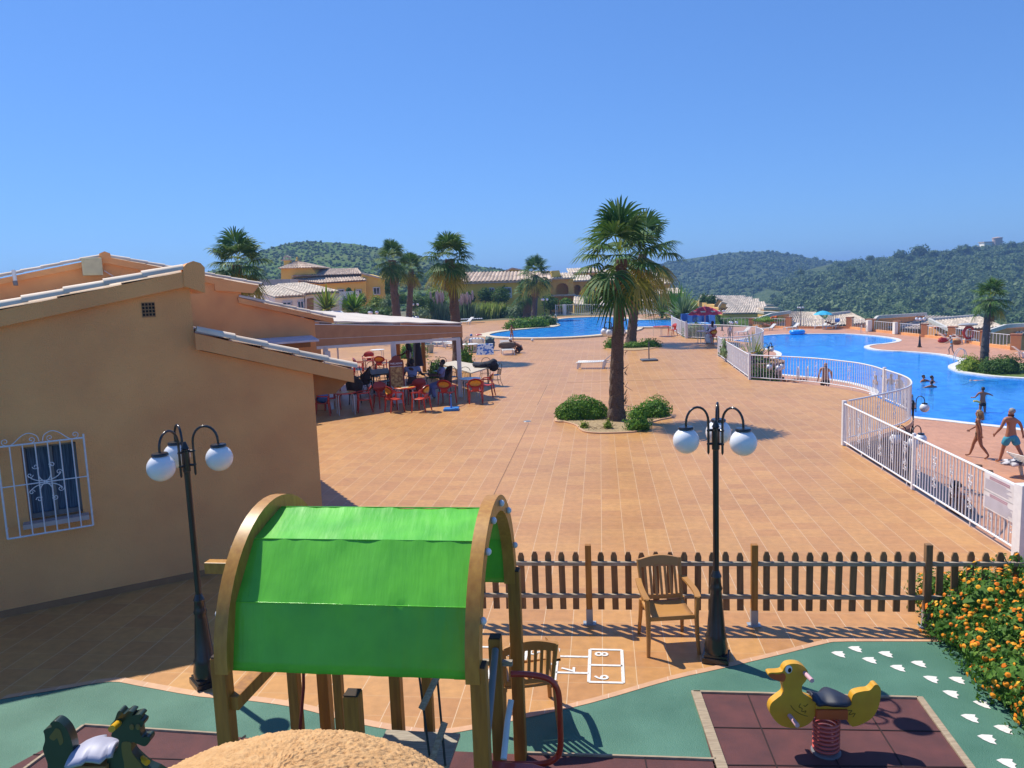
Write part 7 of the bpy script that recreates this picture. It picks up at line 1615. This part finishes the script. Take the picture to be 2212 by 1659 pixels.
# terraced houses with arches
def arch_house(lab, x0, x1, yt, yb, d, na=1, roof=True, mt=None):
    c = yd((x0 + x1) / 2, yb, d); t = thing('terraced_house', lab, 'house', c, 0, 'orange terraced houses with arches')
    a = yd(x0, yb, d); e = yd(x1, yt, d); W_ = e.x - a.x; H_ = e.z - a.z; out = [V((a.x, d, a.z - 3)), V((e.x, d, a.z - 3)), V((e.x, d, e.z)), V((a.x, d, e.z))]; holes = []
    for k in range(na):
        w_ = W_ / na; cx_ = a.x + w_ * (k + .5); r_ = min(w_ * .36, H_ * .36); zt_ = e.z - H_ * .22 - r_
        holes.append([V((cx_ - r_, d, a.z + H_ * .08)), V((cx_ + r_, d, a.z + H_ * .08))] + [V((cx_ + r_ * math.cos(q * pi / 10), d, zt_ + r_ * .9 * math.sin(q * pi / 10))) for q in range(11)])
    b = MB(); vsheet(b, [out] + holes)
    for h in holes: b.strip(h, [p + V((0, 1.6, 0)) for p in h], True)
    for p, q in ((0, 3), (1, 2), (3, 2)): b.add([out[p], out[q], out[q] + V((0, 7, 0)), out[p] + V((0, 7, 0))], [(0, 1, 2, 3)])
    b.build('wall', mt or m_orange, t); MB().box(((a.x + e.x) / 2, d + 1.7, (a.z + e.z) / 2 - 1), (W_ - .2, .15, H_ + 3)).build('back_wall', m_orange, t)
    if roof:
        b = MB(); tile_field(b, V((a.x - .3, d - .5, e.z + .02)), V((e.x + .3, d - .5, e.z + .02)), V((e.x + .3, d + 4, e.z + .8)), V((a.x - .3, d + 4, e.z + .8)), .42, 1.5, .08, 4); b.bar((a.x - .3, d - .4, e.z), (e.x + .3, d - .4, e.z), .3, .18); b.build('roof', m_rtile_lt, t, smooth=50, fix=False)
    b = MB(); b.box(((a.x + e.x) / 2, d - .5, a.z + .1), (W_ + .4, 1.2, .25)); b.build('balcony', m_rtile_lt, t)
for a in [('orange terraced house with big arch right of the yellow house', 1191, 1238, 601, 640, 108, 1), ('orange terraced house with two arches left of the tall palm crown', 1238, 1276, 606, 641, 114, 2), ('orange terraced house above the pool railing behind the near palm crown', 1274, 1312, 612, 644, 118, 2), ('upper orange terraced house half hidden by the palm fronds', 1232, 1290, 588, 606, 126, 2), ('upper orange terraced house behind the near palm crown', 1290, 1340, 592, 612, 132, 2), ('orange terraced house directly behind both palm trunks', 1312, 1372, 605, 645, 122, 2), ('orange terraced house right of the second palm with twin arches', 1374, 1422, 617, 642, 116, 2), ('upper orange terraced house right of the second palm', 1372, 1424, 598, 617, 128, 1), ('tall end house of the orange terrace right of the palms', 1423, 1447, 613, 640, 120, 1), ('lowest end house of the orange terrace beside the cycads', 1424, 1474, 635, 660, 112, 2)]: arch_house(*a)
for i, (q, lab) in enumerate([([(1238, 657, 103), (1316, 662, 103), (1304, 642, 107), (1240, 638, 107)], 'pale tiled lean-to roof below the orange terrace, left of the near trunk'), ([(1366, 652, 103), (1440, 651, 103), (1424, 638, 108), (1372, 638, 108)], 'pale tiled lean-to roof below the orange terrace, right of the second palm')]):
    t = thing('lean_to', lab, 'roof', yd(q[0][0], 680, 103)); roofq(t, q, m_rtile_lt, .4, 1.2); wallpoly([(q[0][0] + 2, q[0][1]), (q[1][0] - 2, q[1][1]), (q[1][0] - 2, 690), (q[0][0] + 2, 690)], 103.4, 3, m_stucco_y, 'wall', t)
# stepping rows at the right
for i, (e0, e1, r0, r1, d, zb_, lab) in enumerate([((1560, 677.5), (1650, 676), (1576, 661), (1651, 660), 150, 700, 'nearest of the stepped terrace houses, striped tile roof over an ochre wall'), ((1551, 665), (1657, 662.5), (1566, 655.5), (1652, 652), 162, 680, 'second of the stepped terrace houses counting up from the red parasol'), ((1542, 658), (1641, 655), (1556, 648), (1640, 645.5), 174, 670, 'third of the stepped terrace houses counting up from the red parasol'), ((1529, 652), (1622, 649), (1540, 641.5), (1626, 642), 186, 665, 'fourth of the stepped terrace houses counting up from the red parasol'), ((1509, 650), (1602, 645), (1515, 638.5), (1611, 639), 198, 662, 'topmost of the stepped terrace houses under the far ridge')]):
    c = yd((e0[0] + e1[0]) / 2, zb_, d); t = thing('stepped_house', lab, 'house', c, 0, 'stepped terrace houses with tiled roofs'); roofq(t, [(*e0, d), (*e1, d), (*r1, d + 6), (*r0, d + 6)], m_rtile_lt, .55, 2.5, amp=.1)
    wallpoly([(e0[0] + 1, e0[1] + .5), (e1[0] - 1, e1[1] + .5), (e1[0] - 1, zb_), (e0[0] + 1, zb_)], d + .5, 6, m_orange if i else m_stucco_y, 'wall', t)
    if i: wallpoly([(e0[0] + 2, e0[1]), (e0[0] + 8, r0[1] - 1.5), (e0[0] + 17, r0[1] + 2), (e0[0] + 18, e0[1])], d - 1, 1.2, m_orange, 'gable', t); MB().bar(yd(e0[0] + 1, e0[1] - 1, d - 1.2), yd(e0[0] + 8, r0[1] - 2.5, d - 1.2), .5, .3).bar(yd(e0[0] + 8, r0[1] - 2.5, d - 1.2), yd(e0[0] + 19, r0[1] + 1, d - 1.2), .5, .3).build('gable_roof', m_rtile_lt, t)
t = thing('flat_roof_house', 'pale flat roofed house ends stepping down right of the terrace rows', 'house', yd(1668, 690, 140))
for (x0, x1, y, d) in [(1648, 1672, 657, 165), (1650, 1684, 664, 150), (1650, 1684, 673, 140)]: wallpoly([(x0, y), (x1, y + .5), (x1 + 3, y + 3.5), (x1, y + 5), (x0, y + 5)], d, 4, m_rtile_lt, 'roof', t); wallpoly([(x0, y + 5), (x1, y + 5), (x1, y + 14), (x0, y + 14)], d + .3, 3.5, m_orange, 'wall', t)
# roofs below the deck edge
for lab, q, verge in [('broad pale tiled roof beyond the deck edge behind the globe lamp', [(1668, 704, 108), (1800, 706, 108), (1761, 675, 115), (1706, 674, 115)], [(1632, 691, 104), (1667, 679.5, 106), (1706, 674, 110)]), ('pale hipped roof beyond the deck edge right of the turquoise parasol', [(1775, 706, 106), (1884, 697, 106), (1836, 674.5, 112), (1791, 679, 112)], [(1791, 679, 111), (1836, 674.5, 111.5)]), ('pale tiled roof beyond the deck pillars left of the far lamp', [(1898, 708, 102), (2020, 714, 100), (2062, 684.5, 108), (1951, 681, 108)], [(1890, 691, 100), (1896, 685, 100.5), (2000, 678.5, 106)]), ('large pale roof with white verge left of the pool palm', [(2052, 714, 94), (2170, 706, 94), (2113, 682.5, 103), (2007, 691.5, 100)], [(2052, 713, 93.5), (2007, 691, 99.5), (2113, 682, 102.5)]), ('pale roof with white verge at the right frame edge behind the palm', [(2190, 722, 84), (2300, 722, 84), (2300, 700, 90), (2200, 713, 88)], [(2136, 716, 82), (2172, 704.5, 84), (2250, 700, 88)])]:
    t = thing('valley_house', lab, 'house', yd((q[0][0] + q[1][0]) / 2, 715, q[0][2]), 0, 'tiled roofs of houses below the pool deck'); roofq(t, q, m_rtile_lt, .42, .9, amp=.09); b = MB()
    for a, c in zip(verge, verge[1:]): b.bar(yd(*a), yd(*c), .35, .42)
    b.build('roof_verge', M('verge_white', (.62, .60, .56), .8) if 'verge_white' not in bpy.data.materials else bpy.data.materials['verge_white'], t)
    wallpoly([(q[0][0] + 2, q[0][1] - 1), (q[1][0] - 4, q[1][1] - 1), (q[1][0] - 4, q[1][1] + 40), (q[0][0] + 2, q[0][1] + 40)], q[0][2] + .6, 6, m_stucco, 'wall', t)
    v0, v1 = verge[0], verge[1] if len(verge) > 2 else verge[0]
    if len(verge) > 2: P = [yd(*verge[0]), yd(*verge[1]), yd(*verge[2]), yd(verge[2][0], verge[2][1] + 30, verge[2][2]), yd(verge[0][0], verge[0][1] + 30, verge[0][2])]; b = MB(); b.extr([p + V((0, .3, -.2)) for p in P], V((0, .3, 0))); b.build('gable_wall', m_stucco, t)
# hilltop villa
t = thing('hilltop_villa', 'pale villa with round tower on top of the right hill', 'house', yd(2146, 533, 540)); c = yd(2146, 531, 540); MB().box(c + V((0, 3, .5)), (13, 6, 4.2)).box(c + V((5, 2, -1.5)), (9, 7, 3)).box(c + V((-5, 3, -1)), (7, 6, 2.5)).build('wall', m_cream, t); MB().lathe([(3.1, -2), (3.1, 5.0), (3.4, 5.2), (3.2, 5.6), (0, 6.2)], c + V((2.5, 0, 0)), 16).build('tower', M('villa_pink', (.55, .42, .34), .9), t, smooth=40); MB().box(c + V((0, 3, 2.8)), (14, 7, .5)).build('roof', m_rtile_far, t)
# deck edge pillars and railings
PX = [(1625, 689, 705, 12, 12), (1705, 686, 709.5, 13, 9), (1837, 686, 709.5, 15, 9), (1884, 690.5, 715.5, 22, 7), (1939, 695, 721.5, 17, 6), (1999, 701, 728, 15, 6), (2060, 706.5, 735, 20, 6), (2130, 716, 747.5, 20, 6), (2198, 723, 756, 24, 0)]
PL_ = ['deck edge pillar nearest the red parasol', 'deck edge pillar left of the globe lamp', 'deck edge pillar right of the turquoise parasol', 'wide deck edge pillar with a whitewashed left side', 'deck edge pillar first right of the whitewashed one', 'deck edge pillar behind the far globe lamp', 'deck edge pillar behind the two sunbathers', 'deck edge pillar hidden behind the pool palm', 'large deck edge pillar at the right frame edge']
pp_ = []
for (x, yt, yb, w_, _), lab in zip(PX, PL_):
    p = g(x, yb, DZ); k = p.y / FPX; h = (yb - yt) * k * 1.0; pp_.append(p); t = thing('wall_pillar', 'square ochre ' + lab, 'pillar', p, 0, 'ochre pillars along the deck edge'); s = w_ * k * .82
    MB().box(p + V((0, s * .3, h / 2)), (s, s, h), Matrix.Rotation(R(-38), 3, 'Z')).build('shaft', m_stucco, t); MB().box(p + V((0, s * .3, h)), (s * 1.14, s * 1.14, .12), Matrix.Rotation(R(-38), 3, 'Z')).build('cap', M('terracotta_cap', (.42, .17, .08), .8) if 'terracotta_cap' not in bpy.data.materials else bpy.data.materials['terracotta_cap'], t)
    if 'whitewashed' in lab: MB().box(p + V((-s * .55, -s * .3, h / 2)), (s * .5, .5, h * .96)).build('white_side', m_cream, t)
RL_ = ['first', 'second', 'third', 'fourth', 'fifth', 'sixth', 'seventh', 'eighth']
for i in range(len(pp_) - 1): metal_fence([pp_[i], pp_[i + 1]], 'pale railing %s from the left between the ochre deck pillars' % RL_[i], h=1.15, gap=.42, thick=.022, grp='pale railings between the deck pillars')
metal_fence([g(1556, 706, DZ), pp_[0]], 'pale railing between the spa and the first deck pillar', h=1.15, gap=.42, thick=.022, grp='pale railings between the deck pillars')
b = MB()
for i in range(len(pp_) - 1): b.bar(pp_[i] + V((0, 0, .08)), pp_[i + 1] + V((0, 0, .08)), .3, .3)
tag(b.build('deck_kerb', m_stucco), kind='structure')
# spa with blue panels
sc_ = yd(1503, 699, 56); t = thing('spa_pool', 'raised round spa pool with alternating blue panels behind the railing', 'spa', V((sc_.x, sc_.y, 0)))
MB().lathe([(1.0, -.2), (1.0, sc_.z), (.9, sc_.z + .05), (.86, sc_.z), (.86, sc_.z - .3), (0, sc_.z - .3)], V((sc_.x, sc_.y, 0)), 28).build('tub', M('spa_light', (.16, .42, .80), .4), t, smooth=30); MB().lathe([(.86, sc_.z - .06), (0, sc_.z - .06)], V((sc_.x, sc_.y, 0)), 28).build('spa_water', m_water, t)
for i, x in enumerate([1474, 1486, 1498, 1510, 1522, 1533]):
    a, e = yd(x, 716, 60), yd(x, 676 + abs(i - 2.5) * .5, 60); MB().box(((a.x), 60 + abs(i - 2.5) * -.25, (.0 + e.z) / 2), (.46, .3, e.z)).build('panel', bpy.data.materials['spa_light'] if i % 2 else M('spa_dark_%d' % i, (.03, .12, .42), .4), t)
# solar panels
t = thing('solar_panel', 'pair of bright blue solar panels tilted behind the bar building roof', 'solar panel', yd(722, 684, 40)); m_sol = M('solar_blue', (.015, .10, .50), .2)
for q in ([(697, 674, 41), (716, 673, 41), (730, 686, 39.6), (704, 687, 39.6)], [(718, 673, 41), (736, 673, 41), (753, 686, 39.6), (732, 686, 39.6)]):
    P = [yd(*v) for v in q]; MB().extr(P, V((0, .05, -.08))).build('panel', m_sol, t); b = MB()
    for i in range(4): b.bar(P[i], P[(i + 1) % 4], .07, .08)
    b.build('frame', m_steel, t)
MB().bar(yd(700, 688, 39.6) - V((0, 0, .4)), yd(753, 688, 39.6) - V((0, 0, .4)), .1, .1).tube([yd(725, 690, 40), yd(725, 690, 40) * 1 - V((0, 0, 2.4))], .05, 6).build('stand', m_steel, t)
HAZE = .00052
SKY_G, SKY_C, SKY_S = .66, (.44, .77, 1.35, 1), .15
# ------------------------------------------------------------------ light, sky, camera
sun_dir = V((-.73 * math.cos(R(56)), .683 * math.cos(R(56)), math.sin(R(56)))).normalized()
sl = bpy.data.lights.new('sun', 'SUN'); sl.energy = 4.4; sl.angle = R(.53); sl.color = (1, .94, .82)
so = bpy.data.objects.new('sun', sl); COL.objects.link(so); so.rotation_euler = (-sun_dir).to_track_quat('-Z', 'Y').to_euler()
w = bpy.data.worlds.new('World'); SC.world = w; w.use_nodes = True
nt = w.node_tree; bg = nt.nodes['Background']
sk = nt.nodes.new('ShaderNodeTexSky'); sk.sky_type = 'NISHITA'; sk.sun_disc = False
sk.sun_elevation = R(56); sk.sun_rotation = math.atan2(sun_dir.x, sun_dir.y); sk.altitude = 60; sk.air_density = 1.0; sk.dust_density = .1; sk.ozone_density = 3.0
# the sky's own colours, its bright horizon compressed the way the camera's tone curve compressed it
g1 = nt.nodes.new('ShaderNodeGamma'); g1.inputs[1].default_value = SKY_G
cc = nt.nodes.new('ShaderNodeMix'); cc.data_type = 'RGBA'; cc.blend_type = 'MULTIPLY'; cc.inputs[0].default_value = 1; cc.inputs[7].default_value = SKY_C
nt.links.new(sk.outputs[0], g1.inputs[0]); nt.links.new(g1.outputs[0], cc.inputs[6]); nt.links.new(cc.outputs[2], bg.inputs[0]); bg.inputs[1].default_value = SKY_S
hm = bpy.data.materials.new('haze'); hm.use_nodes = True; ht = hm.node_tree; ht.nodes.remove(ht.nodes['Principled BSDF'])
pv = ht.nodes.new('ShaderNodeVolumePrincipled'); pv.inputs['Color'].default_value = (.30, .53, 1, 1); pv.inputs['Density'].default_value = HAZE; pv.inputs['Anisotropy'].default_value = .1
ht.links.new(pv.outputs[0], ht.nodes['Material Output'].inputs['Volume'])
if HAZE: tag(MB().box((0, 1170, 3), (3020, 2480, 92)).build('haze', hm), kind='stuff')
cam = bpy.data.cameras.new('camera'); co = bpy.data.objects.new('camera', cam); COL.objects.link(co)
cam.sensor_fit = 'HORIZONTAL'; cam.sensor_width = 36; cam.lens = FPX / 2212 * 36; cam.clip_start = .05; cam.clip_end = 6000
co.location = CAM; co.rotation_euler = Matrix((_CX, _CY, -_F)).transposed().to_euler()
SC.camera = co
SC.view_settings.view_transform = 'Standard'; SC.view_settings.look = 'None'; SC.view_settings.exposure = .40; SC.view_settings.gamma = 1
